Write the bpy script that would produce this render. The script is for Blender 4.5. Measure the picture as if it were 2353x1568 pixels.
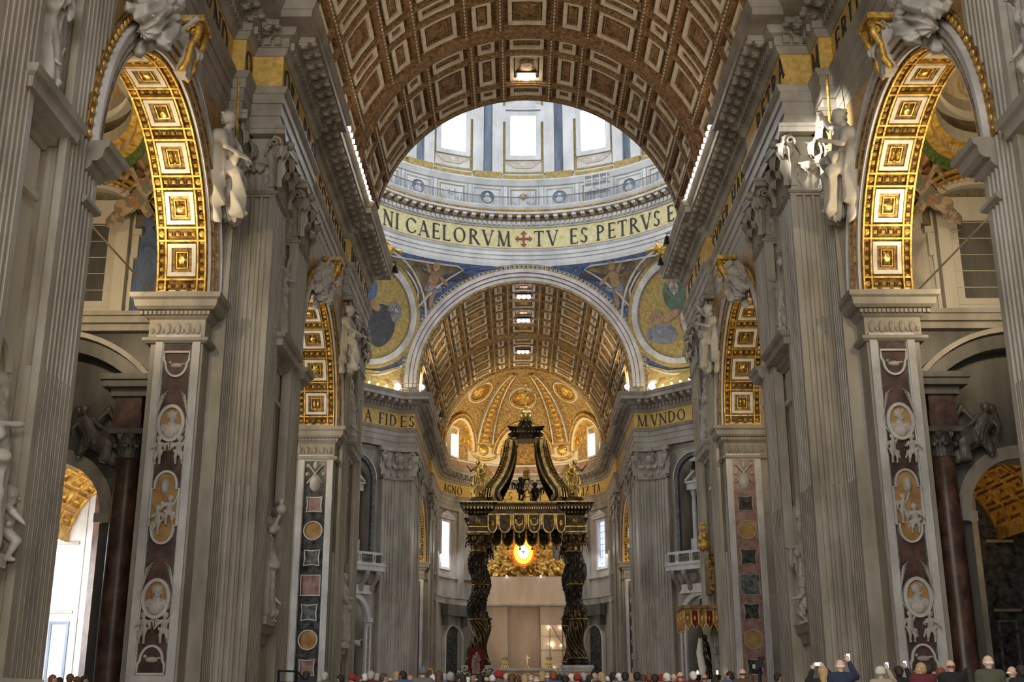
import bpy, math, random
import numpy as np
from mathutils import Vector, Matrix
PI = math.pi
sin, cos, sqrt = math.sin, math.cos, math.sqrt
for o in list(bpy.data.objects): bpy.data.objects.remove(o)
SC = bpy.context.scene
COL = SC.collection
random.seed(7)
np.random.seed(7)
FZ = 0.70            # floor level
YC = 102.9           # centre of the crossing

# ---------------------------------------------------------------- camera
cam = bpy.data.objects.new('camera', bpy.data.cameras.new('camera'))
COL.objects.link(cam)
cam.data.sensor_width = 36.0
cam.data.lens = 36.0 * 2705.37 / 2353.0
cam.data.clip_start = 0.1
cam.data.clip_end = 600
_p, _yaw, _roll = 0.29758, 0.0051167, -0.001512
_f = Vector((-sin(_yaw) * cos(_p), cos(_yaw) * cos(_p), sin(_p)))
_r = Vector((cos(_yaw), sin(_yaw), 0))
_u = _r.cross(_f)
_r2 = _r * cos(_roll) + _u * sin(_roll)
_u2 = _u * cos(_roll) - _r * sin(_roll)
M_ = Matrix((_r2, _u2, -_f)).transposed().to_4x4()
M_.translation = Vector((-0.7, 0, 1.65))
cam.matrix_world = M_
SC.camera = cam

# ---------------------------------------------------------------- world, light, exposure
SC.view_settings.view_transform = 'Standard'
SC.view_settings.look = 'None'
SC.view_settings.gamma = 1
SC.view_settings.use_curve_mapping = False
SC.view_settings.exposure = -0.06
W = bpy.data.worlds.new('daylight'); SC.world = W
W.use_nodes = True
W.node_tree.nodes['Background'].inputs[0].default_value = (0.90, 0.92, 1.0, 1)
W.node_tree.nodes['Background'].inputs[1].default_value = 0.20

def area(name, loc, target, sx, sy, power, col=(1, 1, 1), spread=PI):
    d = bpy.data.lights.new(name, 'AREA'); d.shape = 'RECTANGLE'
    d.size = sx; d.size_y = sy; d.energy = power; d.color = col; d.spread = spread
    o = bpy.data.objects.new(name, d); COL.objects.link(o); o.location = loc
    o.rotation_euler = (Vector(target) - Vector(loc)).to_track_quat('-Z', 'Y').to_euler()
    return o
def spot(name, loc, target, power, col=(1, 1, 1), ang=60, blend=0.6, r=0.3):
    d = bpy.data.lights.new(name, 'SPOT'); d.energy = power; d.color = col
    d.spot_size = math.radians(ang); d.spot_blend = blend; d.shadow_soft_size = r
    o = bpy.data.objects.new(name, d); COL.objects.link(o); o.location = loc
    o.rotation_euler = (Vector(target) - Vector(loc)).to_track_quat('-Z', 'Y').to_euler()
    return o
WARM = (1.0, 0.78, 0.46); COOL = (0.80, 0.88, 1.0); NEUT = (1.0, 0.93, 0.82)
# daylight from the drum windows of the dome
for k in range(16):
    a = k * PI / 8
    area('drum_daylight', (21.2 * sin(a), YC + 21.2 * cos(a), 64.6), (0, YC, 62), 2.7, 5.0, 700, COOL)
# daylight from the high windows of the entrance front and first bays, behind the camera
area('entrance_daylight', (-9, -12, 25), (9, 55, 14), 14, 16, 8500, (1.0, 0.97, 0.93))
area('bay_daylight', (6, 6, 34), (-4, 60, 10), 8, 8, 1500, (0.98, 0.96, 0.95))
# daylight from the transepts into the crossing
area('entrance_fill', (0, -5, 7), (0, 60, 6), 8, 2, 2600, (1.0, .86, .60))  # added warm fill behind the camera for the lower pilasters, not a known lamp
for s in (-1, 1):
    area('transept_daylight', (s * 40, YC, 26), (0, YC + 6, 14), 18, 22, 3600, (0.92, 0.95, 1.0))
# apse windows
for s in (-1, 1):
    area('apse_daylight', (s * 9.6, 162.2, 22.5), (0, 160, 10), 3, 7, 900, COOL)
    spot('cornice_lamp', (s * 11.9, 125.5, 34.6), (s * -3, 138, 46), 30000, WARM, 120, 0.8, 0.4)
    spot('cornice_lamp', (s * 11.9, 145, 34.6), (s * -3, 155, 46), 9000, WARM, 130, 0.8, 0.4)
    # lamps along the nave cornice, aimed at the vault
    spot('vault_lamp', (s * 10.6, 67, 33.9), (s * -2, 68, 46), 1100, (1, .82, .60), 140, 0.9, 0.5)
    spot('vault_lamp', (s * 10.3, 55, 33.9), (s * -2, 60, 46), 950, (1, .82, .60), 140, 0.9, 0.5)
    # lamps on the impost cornices, aimed at the gilded arches
    spot('arch_lamp', (s * 16.2, 44.9, 18.7), (s * 14.8, 44.4, 25), 1500, WARM, 120, 0.9, 0.25)
    spot('arch_lamp', (s * 15.2, 34.5, 18.7), (s * 14.9, 45, 22.5), 1500, WARM, 120, 0.9, 0.25)
    spot('arch_lamp', (s * 13.6, 60.0, 18.7), (s * 13.4, 71, 22), 1700, WARM, 120, 0.9, 0.25)
    spot('arch_lamp', (s * 13.6, 135.2, 18.7), (s * 13.4, 146.5, 22.5), 1900, WARM, 120, 0.9, 0.25)
    spot('aisle_lamp', (s * 19.0, 42.0, 17.8), (s * 18.5, 50.5, 21.5), 1300, (1, .8, .5), 130, 0.8, 0.3)
    spot('aisle_lamp', (s * 21.4, 55.0, 4.0), (s * 20.6, 56, 12), 800, WARM, 150, 0.8, 0.3)
    # uplights of the apse
    spot('apse_lamp', (s * 7.0, 158.0, 34.2), (0, 168, 44), 3600, (1, .78, .42), 150, 0.8, 0.4)
# lamp on the north cornice that strikes the opposite capital
spot('capital_spot', (-9.9, 40.0, 33.9), (13.6, 48.4, 25.9), 130000, (1.0, 0.98, 0.92), 11, 0.7, 0.1)
area('aisle_window_daylight', (-30, 63, 13), (-14, 73, 9), 6, 9, 2500, (.95, .98, 1.0))
area('scaffold_fill', (0, 158.5, 10), (0, 164, 11), 8, 3, 260, (1, .80, .58))  # added warm fill in front of the scaffold sheets, no real lamp here
area('choir_lamp', (0, 150, 33), (0, 165, 15), 6, 2, 700, (1, .86, .66))
spot('altar_spot', (3, 122, 33.6), (0, 99, 20), 9000, (1, .9, .7), 30, 0.6, 0.3)
spot('baldachin_spot', (-9.6, 84, 33.6), (-3, 99, 21), 7000, (1, .88, .66), 16, 0.6, 0.3)
spot('baldachin_spot', (9.6, 84, 33.6), (3, 99, 21), 7000, (1, .88, .66), 16, 0.6, 0.3)

# ---------------------------------------------------------------- materials
MATS = {}
def _nodes(name):
    m = bpy.data.materials.new(name); m.use_nodes = True
    MATS[name] = m
    return m, m.node_tree.nodes, m.node_tree.links, m.node_tree.nodes['Principled BSDF']
def stone(name, c1, c2, scale=0.5, rough=0.55, detail=6, stretch=(1, 1, 0.25), bump=0.0, bscale=6.0,
          metal=0.0, c3=None, vor=0.0, vscale=2.0, spec=0.4, lo=0.35, hi=0.65):
    m, n, l, b = _nodes(name)
    tc = n.new('ShaderNodeTexCoord')
    mp = n.new('ShaderNodeMapping'); mp.inputs['Scale'].default_value = stretch
    l.new(tc.outputs['Object'], mp.inputs['Vector'])
    nz = n.new('ShaderNodeTexNoise'); nz.inputs['Scale'].default_value = scale; nz.inputs['Detail'].default_value = detail
    nz.inputs['Roughness'].default_value = 0.62
    l.new(mp.outputs[0], nz.inputs['Vector'])
    cr = n.new('ShaderNodeValToRGB'); cr.color_ramp.elements[0].position = lo; cr.color_ramp.elements[1].position = hi
    cr.color_ramp.elements[0].color = (*c1, 1); cr.color_ramp.elements[1].color = (*c2, 1)
    if c3:
        e = cr.color_ramp.elements.new((lo + hi) / 2); e.color = (*c3, 1)
    l.new(nz.outputs['Fac'], cr.inputs['Fac'])
    out = cr.outputs['Color']
    if vor > 0:
        v = n.new('ShaderNodeTexVoronoi'); v.inputs['Scale'].default_value = vscale
        l.new(tc.outputs['Object'], v.inputs['Vector'])
        mx = n.new('ShaderNodeMix'); mx.data_type = 'RGBA'; mx.blend_type = 'MULTIPLY'
        mx.inputs[0].default_value = vor
        l.new(out, mx.inputs[6])
        r2 = n.new('ShaderNodeValToRGB'); r2.color_ramp.elements[0].position = 0.05; r2.color_ramp.elements[1].position = 0.5
        l.new(v.outputs['Distance'], r2.inputs['Fac']); l.new(r2.outputs['Color'], mx.inputs[7])
        out = mx.outputs[2]
    l.new(out, b.inputs['Base Color'])
    b.inputs['Roughness'].default_value = rough; b.inputs['Metallic'].default_value = metal
    b.inputs['Specular IOR Level'].default_value = spec
    if bump > 0:
        nb = n.new('ShaderNodeTexNoise'); nb.inputs['Scale'].default_value = bscale; nb.inputs['Detail'].default_value = 4
        l.new(tc.outputs['Object'], nb.inputs['Vector'])
        bp = n.new('ShaderNodeBump'); bp.inputs['Strength'].default_value = bump; bp.inputs['Distance'].default_value = 0.12
        l.new(nb.outputs['Fac'], bp.inputs['Height']); l.new(bp.outputs[0], b.inputs['Normal'])
    return m
def emit(name, col, strength):
    m, n, l, b = _nodes(name)
    b.inputs['Base Color'].default_value = (*col, 1)
    b.inputs['Emission Color'].default_value = (*col, 1)
    b.inputs['Emission Strength'].default_value = strength
    return m
def plain(name, col, rough=0.8, metal=0.0):
    m, n, l, b = _nodes(name)
    tc = n.new('ShaderNodeTexCoord'); nz = n.new('ShaderNodeTexNoise'); nz.inputs['Scale'].default_value = 9
    l.new(tc.outputs['Object'], nz.inputs['Vector'])
    cr = n.new('ShaderNodeValToRGB')
    cr.color_ramp.elements[0].color = (*[c * 0.8 for c in col], 1); cr.color_ramp.elements[1].color = (*[min(1, c * 1.15) for c in col], 1)
    l.new(nz.outputs['Fac'], cr.inputs['Fac']); l.new(cr.outputs[0], b.inputs['Base Color'])
    b.inputs['Roughness'].default_value = rough; b.inputs['Metallic'].default_value = metal
    return m
def painting(name, cols, scale=0.5, distort=2.5, rough=0.6, gold=None):
    m, n, l, b = _nodes(name)
    tc = n.new('ShaderNodeTexCoord')
    nz = n.new('ShaderNodeTexNoise'); nz.inputs['Scale'].default_value = scale; nz.inputs['Detail'].default_value = 5
    nz.inputs['Distortion'].default_value = distort
    l.new(tc.outputs['Object'], nz.inputs['Vector'])
    cr = n.new('ShaderNodeValToRGB'); e = cr.color_ramp.elements
    e[0].position = 0.3; e[0].color = (*cols[0], 1); e[1].position = 0.7; e[1].color = (*cols[-1], 1)
    for i, c in enumerate(cols[1:-1]):
        x = e.new(0.3 + 0.4 * (i + 1) / (len(cols) - 1)); x.color = (*c, 1)
    l.new(nz.outputs['Fac'], cr.inputs['Fac']); l.new(cr.outputs[0], b.inputs['Base Color'])
    b.inputs['Roughness'].default_value = rough
    return m

stone('pilaster_marble', (.20, .18, .15), (.45, .42, .37), 0.7, 0.42, c3=(.34, .30, .235), stretch=(1, 1, .35), detail=12, lo=.30, hi=.70)
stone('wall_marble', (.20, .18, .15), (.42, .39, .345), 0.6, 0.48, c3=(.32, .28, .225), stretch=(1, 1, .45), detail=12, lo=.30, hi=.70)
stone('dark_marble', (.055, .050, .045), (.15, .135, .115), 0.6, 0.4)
stone('cream_marble', (.50, .45, .36), (.66, .60, .50), 0.35, 0.5, detail=3, stretch=(1, 1, .4))
stone('white_marble', (.42, .40, .38), (.66, .64, .61), 0.9, 0.4, stretch=(1, 1, .5))
stone('statue_marble', (.36, .33, .29), (.58, .54, .48), 1.2, 0.5, stretch=(1, 1, 1))
stone('drum_marble', (.52, .52, .51), (.74, .73, .71), 0.5, 0.5, stretch=(1, 1, .5))
stone('blue_panel', (.10, .13, .17), (.22, .27, .34), 0.8, 0.4)
stone('red_marble', (.045, .024, .018), (.16, .085, .058), 1.6, 0.35, c3=(.085, .045, .034), stretch=(1, 1, .7))
stone('rose_marble', (.20, .11, .09), (.40, .26, .22), 2.2, 0.3, stretch=(1, 1, 1))
stone('green_marble', (.025, .035, .032), (.22, .23, .21), 3.5, 0.3, stretch=(1, 1, 1), detail=8)
stone('black_marble', (.012, .013, .014), (.10, .10, .095), 2.6, 0.25, stretch=(1, 1, 1), detail=8)
stone('yellow_marble', (.26, .13, .035), (.46, .29, .11), 1.3, 0.35, stretch=(1, 1, 1))
stone('frieze_gold', (.50, .30, .055), (.72, .50, .15), 3.5, 0.5, stretch=(1, 1, 1), detail=8)
stone('ring_gold', (.62, .52, .22), (.84, .76, .42), 2.2, 0.5, stretch=(1, 1, 1), detail=8)
stone('gilt', (.33, .17, .03), (.82, .53, .13), 2.6, 0.42, metal=0.45, stretch=(1, 1, 1), bump=0.35, bscale=7)
stone('gilt_bright', (.55, .33, .07), (.88, .62, .20), 2.0, 0.3, metal=0.85, stretch=(1, 1, 1), bump=0.25, bscale=4)
stone('gilt_ground', (.10, .05, .014), (.46, .27, .075), 3.0, 0.5, metal=0.2, stretch=(1, 1, 1), bump=0.6, bscale=6, detail=8, vor=.6, vscale=7)
stone('vault_ground', (.06, .03, .012), (.34, .19, .07), 3.0, 0.6, metal=0.1, stretch=(1, 1, 1), bump=0.6, bscale=5, detail=10, vor=.75, vscale=4.0)
stone('vault_rib', (.11, .058, .024), (.36, .215, .095), 4.0, 0.6, metal=0.1, stretch=(1, 1, 1), bump=0.6, bscale=6, detail=10, vor=.6, vscale=5.5)
stone('vault_frame', (.48, .40, .30), (.66, .57, .44), 2.0, 0.55, stretch=(1, 1, 1))
stone('soffit_white', (.58, .53, .46), (.78, .74, .67), 1.5, 0.5, stretch=(1, 1, 1))
stone('bronze', (.010, .008, .006), (.055, .040, .025), 2.0, 0.32, metal=0.75, stretch=(1, 1, 1), bump=0.3, bscale=5)
stone('bronze_gilt', (.18, .105, .025), (.58, .38, .11), 3.0, 0.32, metal=0.9, stretch=(1, 1, 1), bump=0.2, bscale=8)
stone('bronze_aged', (.03, .02, .010), (.40, .25, .07), 4.0, 0.35, metal=0.85, stretch=(1, 1, 1), bump=0.2, bscale=8, lo=.42, hi=.7)
stone('blue_mosaic', (.045, .07, .17), (.10, .15, .30), 2.0, 0.5, stretch=(1, 1, 1))
stone('vault_gold', (.17, .105, .04), (.50, .33, .13), 3.0, 0.55, metal=0.15, stretch=(1, 1, 1), bump=0.5, bscale=6, detail=10, vor=.6, vscale=4.5)
stone('gold_mosaic', (.28, .19, .05), (.50, .37, .12), 3.0, 0.5, stretch=(1, 1, 1), detail=8)
stone('dark_mosaic', (.07, .05, .03), (.24, .18, .08), 1.0, 0.5, stretch=(1, 1, 1))
stone('floor_marble', (.30, .27, .24), (.55, .50, .45), 0.3, 0.25, stretch=(1, 1, 1))
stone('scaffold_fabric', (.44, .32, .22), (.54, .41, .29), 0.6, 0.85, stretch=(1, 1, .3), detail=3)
stone('scaffold_fabric_dim', (.25, .185, .135), (.33, .25, .19), 0.6, 0.85, stretch=(1, 1, .3), detail=3)  # darker copy of the same fabric: lack of light put into its colour
stone('leaf_green', (.03, .07, .02), (.14, .20, .06), 5, 0.7, stretch=(1, 1, 1))
stone('crimson', (.10, .012, .012), (.16, .02, .02), 3, 0.9, stretch=(1, 1, 1))
plain('letter', (.022, .022, .03), 0.6)
plain('red_line', (.20, .03, .02), 0.6)
plain('cross_red', (.30, .07, .04), 0.6)
plain('iron', (.02, .02, .022), 0.5, 0.3)
plain('rail_grey', (.16, .17, .19), 0.5, 0.3)
plain('wood', (.09, .04, .02), 0.5)
plain('blossom', (.85, .82, .62), 0.8)
plain('wax', (.85, .80, .68), 0.5)
plain('steel', (.45, .46, .48), 0.35, 0.5)
painting('fresco', [(.22, .11, .03), (.34, .22, .08), (.10, .12, .07), (.30, .10, .05), (.42, .30, .14)], 0.45)
painting('fresco_figure', [(.26, .06, .03), (.36, .24, .13), (.10, .11, .09), (.30, .12, .05), (.40, .32, .22)], 1.3, 2)
painting('fresco_dark', [(.08, .07, .05), (.22, .17, .10), (.10, .12, .10), (.30, .22, .12)], 0.6)
painting('fresco_cream', [(.55, .42, .22), (.72, .60, .40), (.45, .30, .12), (.80, .70, .50)], 0.5)
emit('window_glow', (.86, .90, 1.0), 5.0)
emit('window_glow_strong', (.90, .94, 1.0), 9.0)
emit('window_blue', (.62, .76, 1.0), 1.6)
emit('lamp_glow', (1.0, .86, .62), 22.0)
emit('lamp_cool', (.92, .88, 1.0), 18.0)
emit('lamp_yellow', (1.0, .88, .50), 60.0)
emit('glory_core', (1.0, .82, .38), 7.0)
emit('glory_mid', (1.0, .42, .04), 2.4)
emit('glory_outer', (.85, .16, .01), 1.1)
emit('screen_glow', (.55, .7, 1.0), 1.5)
# ---------------------------------------------------------------- mesh collector
class MB:
    def __init__(s, mir=1):
        s.v = []; s.f = []; s.m = []; s.mi = 0; s.mir = mir; s.mats = []; s.sm = []; s.smooth = False; s.T = None
    def mat(s, name):
        if name not in s.mats: s.mats.append(name)
        s.mi = s.mats.index(name); return s
    def add(s, vs, fs):
        n = len(s.v)
        if s.T is not None:
            T = s.T
            vs = [T @ Vector(p) for p in vs]
        s.v += [tuple(p) for p in vs]
        for f in fs:
            s.f.append(tuple(i + n for i in f)); s.m.append(s.mi); s.sm.append(s.smooth)
    def box(s, x0, x1, y0, y1, z0, z1):
        if x0 > x1: x0, x1 = x1, x0
        if y0 > y1: y0, y1 = y1, y0
        if z0 > z1: z0, z1 = z1, z0
        s.add([(x0, y0, z0), (x1, y0, z0), (x1, y1, z0), (x0, y1, z0), (x0, y0, z1), (x1, y0, z1), (x1, y1, z1), (x0, y1, z1)],
              [(0, 3, 2, 1), (4, 5, 6, 7), (0, 1, 5, 4), (1, 2, 6, 5), (2, 3, 7, 6), (3, 0, 4, 7)])
    def quad(s, a, b, c, d): s.add([a, b, c, d], [(0, 1, 2, 3)])
    def prism(s, poly, z0, z1):           # plan polygon (ccw) extruded upward
        n = len(poly)
        s.add([(x, y, z0) for x, y in poly] + [(x, y, z1) for x, y in poly],
              [(i, (i + 1) % n, n + (i + 1) % n, n + i) for i in range(n)] + [tuple(range(n, 2 * n)), tuple(range(n - 1, -1, -1))])
    def lathe(s, c, prof, n=16, a0=0.0, a1=2 * PI):   # prof [(r,z)]
        full = abs(a1 - a0 - 2 * PI) < 1e-6
        m = n if full else n + 1
        vs = []
        for r, z in prof:
            for i in range(m):
                a = a0 + (a1 - a0) * i / n
                vs.append((c[0] + r * cos(a), c[1] + r * sin(a), c[2] + z))
        fs = []
        for j in range(len(prof) - 1):
            for i in range(n):
                k = (i + 1) % m
                fs.append((j * m + i, j * m + k, (j + 1) * m + k, (j + 1) * m + i))
        s.add(vs, fs)
    def tube(s, pts, r, n=6):
        pts = [Vector(p) for p in pts]; rs = r if isinstance(r, (list, tuple)) else [r] * len(pts)
        up = Vector((0, 0, 1)); vs = []
        for i, p in enumerate(pts):
            t = (pts[min(i + 1, len(pts) - 1)] - pts[max(i - 1, 0)])
            if t.length < 1e-9: t = Vector((0, 0, 1))
            t.normalize()
            if abs(t.dot(up)) > 0.98: up = Vector((1, 0, 0))
            a = t.cross(up).normalized(); b = a.cross(t).normalized(); up = b
            for k in range(n):
                q = 2 * PI * k / n
                vs.append(p + a * cos(q) * rs[i] + b * sin(q) * rs[i])
        L = len(pts)
        fs = [(j * n + k, j * n + (k + 1) % n, (j + 1) * n + (k + 1) % n, (j + 1) * n + k) for j in range(L - 1) for k in range(n)]
        fs += [tuple(range(n - 1, -1, -1)), tuple((L - 1) * n + k for k in range(n))]
        s.add(vs, fs)
    def ball(s, c, r, n=8, m=5):
        rx, ry, rz = r if isinstance(r, (tuple, list)) else (r, r, r)
        vs = [(c[0], c[1], c[2] - rz)]; fs = []
        for j in range(1, m):
            t = -PI / 2 + PI * j / m
            for i in range(n):
                a = 2 * PI * i / n
                vs.append((c[0] + rx * cos(t) * cos(a), c[1] + ry * cos(t) * sin(a), c[2] + rz * sin(t)))
        vs.append((c[0], c[1], c[2] + rz)); e = len(vs) - 1
        for i in range(n):
            k = (i + 1) % n
            fs.append((0, 1 + k, 1 + i)); fs.append((e, e - n + i, e - n + k))
            for j in range(m - 2): fs.append((1 + j * n + i, 1 + j * n + k, 1 + (j + 1) * n + k, 1 + (j + 1) * n + i))
        s.add(vs, fs)
    # parameter-space shapes: F(u,v,h) -> point
    def grid(s, F, u0, u1, v0, v1, nu, nv, h=0.0, flip=False):
        vs = [F(u0 + (u1 - u0) * i / nu, v0 + (v1 - v0) * j / nv, h) for j in range(nv + 1) for i in range(nu + 1)]
        w = nu + 1
        fs = [(j * w + i, j * w + i + 1, (j + 1) * w + i + 1, (j + 1) * w + i) for j in range(nv) for i in range(nu)]
        if flip: fs = [f[::-1] for f in fs]
        s.add(vs, fs)
    def pbox(s, F, u0, u1, v0, v1, h0, h1, nu=1, nv=1):
        w = nu + 1; vs = []
        for h in (h0, h1):
            for j in range(nv + 1):
                for i in range(nu + 1):
                    vs.append(F(u0 + (u1 - u0) * i / nu, v0 + (v1 - v0) * j / nv, h))
        N = w * (nv + 1); fs = []
        for j in range(nv):
            for i in range(nu):
                a = N + j * w + i; fs.append((a, a + 1, a + w + 1, a + w))
        for i in range(nu):
            fs.append((i, i + 1, N + i + 1, N + i)); a = nv * w + i; fs.append((a + 1, a, N + a, N + a + 1))
        for j in range(nv):
            a = j * w; fs.append((a + w, a, N + a, N + a + w)); a = j * w + nu; fs.append((a, a + w, N + a + w, N + a))
        s.add(vs, fs)
    def pring(s, F, u0, u1, v0, v1, wu, wv, h0, h1, nu=1, nv=1):
        s.pbox(F, u0, u1, v0, v0 + wv, h0, h1, nu, 1); s.pbox(F, u0, u1, v1 - wv, v1, h0, h1, nu, 1)
        s.pbox(F, u0, u0 + wu, v0 + wv, v1 - wv, h0, h1, 1, nv); s.pbox(F, u1 - wu, u1, v0 + wv, v1 - wv, h0, h1, 1, nv)
    def pdome(s, F, uc, vc, ru, rv, h0, hh, n=8, m=3, star=0.0):
        vs = []; fs = []
        for j in range(m):
            q = j / m
            for i in range(n):
                a = 2 * PI * i / n
                k = (1 - 0.0 * q) * cos(q * PI / 2) * (1 + (star if i % 2 else -star) * (1 - q))
                vs.append(F(uc + ru * k * cos(a), vc + rv * k * sin(a), h0 + hh * sin(q * PI / 2)))
        vs.append(F(uc, vc, h0 + hh))
        for j in range(m - 1):
            for i in range(n):
                k = (i + 1) % n; fs.append((j * n + i, j * n + k, (j + 1) * n + k, (j + 1) * n + i))
        for i in range(n): fs.append(((m - 1) * n + i, (m - 1) * n + (i + 1) % n, m * n))
        s.add(vs, fs)
    def ppoly(s, F, pts, h0, h1):        # polygon in (u,v) raised from h0 to h1
        n = len(pts)
        vs = [F(u, v, h0) for u, v in pts] + [F(u, v, h1) for u, v in pts]
        s.add(vs, [tuple(range(n, 2 * n))] + [(i, (i + 1) % n, n + (i + 1) % n, n + i) for i in range(n)])
    def pband(s, F, line, w, h0, h1, closed=False):   # ribbon of width w along a (u,v) polyline
        n = len(line); L = []; R = []
        for i in range(n):
            a = line[(i - 1) % n] if (closed or i > 0) else line[i]; b = line[(i + 1) % n] if (closed or i < n - 1) else line[i]
            dx, dy = b[0] - a[0], b[1] - a[1]; d = math.hypot(dx, dy) or 1
            ww = w[i] if isinstance(w, (list, tuple)) else w
            nx, ny = -dy / d * ww / 2, dx / d * ww / 2
            L.append((line[i][0] + nx, line[i][1] + ny)); R.append((line[i][0] - nx, line[i][1] - ny))
        vs = [F(*p, h0) for p in L] + [F(*p, h1) for p in L] + [F(*p, h1) for p in R] + [F(*p, h0) for p in R]
        fs = []
        for i in range(n if closed else n - 1):
            k = (i + 1) % n
            for q in range(3): fs.append((q * n + i, q * n + k, (q + 1) * n + k, (q + 1) * n + i))
        if not closed:
            fs.append((0, n, 2 * n, 3 * n)); fs.append((n - 1, 4 * n - 1, 3 * n - 1, 2 * n - 1))
        s.add(vs, fs)
    def sweep(s, path, prof, closed=False, caps=True):  # plan path, prof [(offset to the left of travel, z)]
        n = len(path); nrm = []
        for i in range(n):
            def d(a, b):
                v = Vector((b[0] - a[0], b[1] - a[1])); v.normalize(); return v
            a = d(path[i - 1], path[i]) if (i > 0 or closed) else None
            b = d(path[i], path[(i + 1) % n]) if (i < n - 1 or closed) else None
            if a is None: a = b
            if b is None: b = a
            na = Vector((-a.y, a.x)); nb = Vector((-b.y, b.x)); m = (na + nb)
            if m.length < 1e-6: m = na.copy()
            m.normalize(); k = 1 / max(0.35, m.dot(na)); nrm.append(m * k)
        P = len(prof); vs = []
        for i in range(n):
            for o, z in prof: vs.append((path[i][0] + nrm[i].x * o, path[i][1] + nrm[i].y * o, z))
        fs = []
        for i in range(n if closed else n - 1):
            k = (i + 1) % n
            for j in range(P - 1): fs.append((i * P + j, k * P + j, k * P + j + 1, i * P + j + 1))
        if caps and not closed:
            fs.append(tuple(range(P))); fs.append(tuple((n - 1) * P + j for j in range(P - 1, -1, -1)))
        s.add(vs, fs)
    def mesh(s, M, name='mesh'):
        me = bpy.data.meshes.new(name)
        vs = s.v if s.mir == 1 else [(-x, y, z) for x, y, z in s.v]
        fs = s.f if s.mir == 1 else [f[::-1] for f in s.f]
        me.from_pydata(vs, [], fs)
        for mm in (s.mats or M): me.materials.append(MATS[mm])
        if s.mats: me.polygons.foreach_set('material_index', s.m)
        if any(s.sm): me.polygons.foreach_set('use_smooth', s.sm)
        me.update(); return me
    def build(s, name, m='wall_marble', parent=None, loc=None, fixn=False):
        ms = [m] if isinstance(m, str) else list(m)
        me = s.mesh(ms, name)
        o = bpy.data.objects.new(name, me); COL.objects.link(o)
        if parent is not None:
            o.parent = parent
            o.matrix_parent_inverse = parent.matrix_basis.inverted() if loc is None else Matrix()
        if loc is not None: o.location = loc
        return o
USED = {}
def tag(o, label=None, cat=None, group=None, kind=None):
    if label: o['label'] = label
    if cat: o['category'] = cat
    if group: o['group'] = group
    if kind: o['kind'] = kind
    return o
def struct(mb, name, m='wall_marble', label=None):
    o = mb.build(name, m); o['kind'] = 'structure'
    if label: o['label'] = label
    return o
def thing(name, label, cat, loc=(0, 0, 0), rz=0.0, group=None):
    o = bpy.data.objects.new(name, None); COL.objects.link(o); o.empty_display_size = 0.3
    o.matrix_basis = Matrix.Translation(loc) @ Matrix.Rotation(rz, 4, 'Z')
    return tag(o, label, cat, group)
def copy_tree(o, parent=None):
    c = o.copy(); COL.objects.link(c)
    if parent is not None:
        c.parent = parent; c.matrix_parent_inverse = o.matrix_parent_inverse.copy()
    for ch in [x for x in bpy.data.objects if x.parent == o]: copy_tree(ch, c)
    return c
SIDE = {-1: 'left', 1: 'right'}
def fplane(o, ux, vx, nx):     # F for a flat panel: origin, u axis, v axis, outward normal
    o, ux, vx, nx = Vector(o), Vector(ux), Vector(vx), Vector(nx)
    return lambda u, v, h: o + ux * u + vx * v + nx * h
def arcpts(cx, cy, r, a0, a1, n, ry=None):
    return [(cx + r * cos(a0 + (a1 - a0) * i / n), cy + (ry or r) * sin(a0 + (a1 - a0) * i / n)) for i in range(n + 1)]

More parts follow.
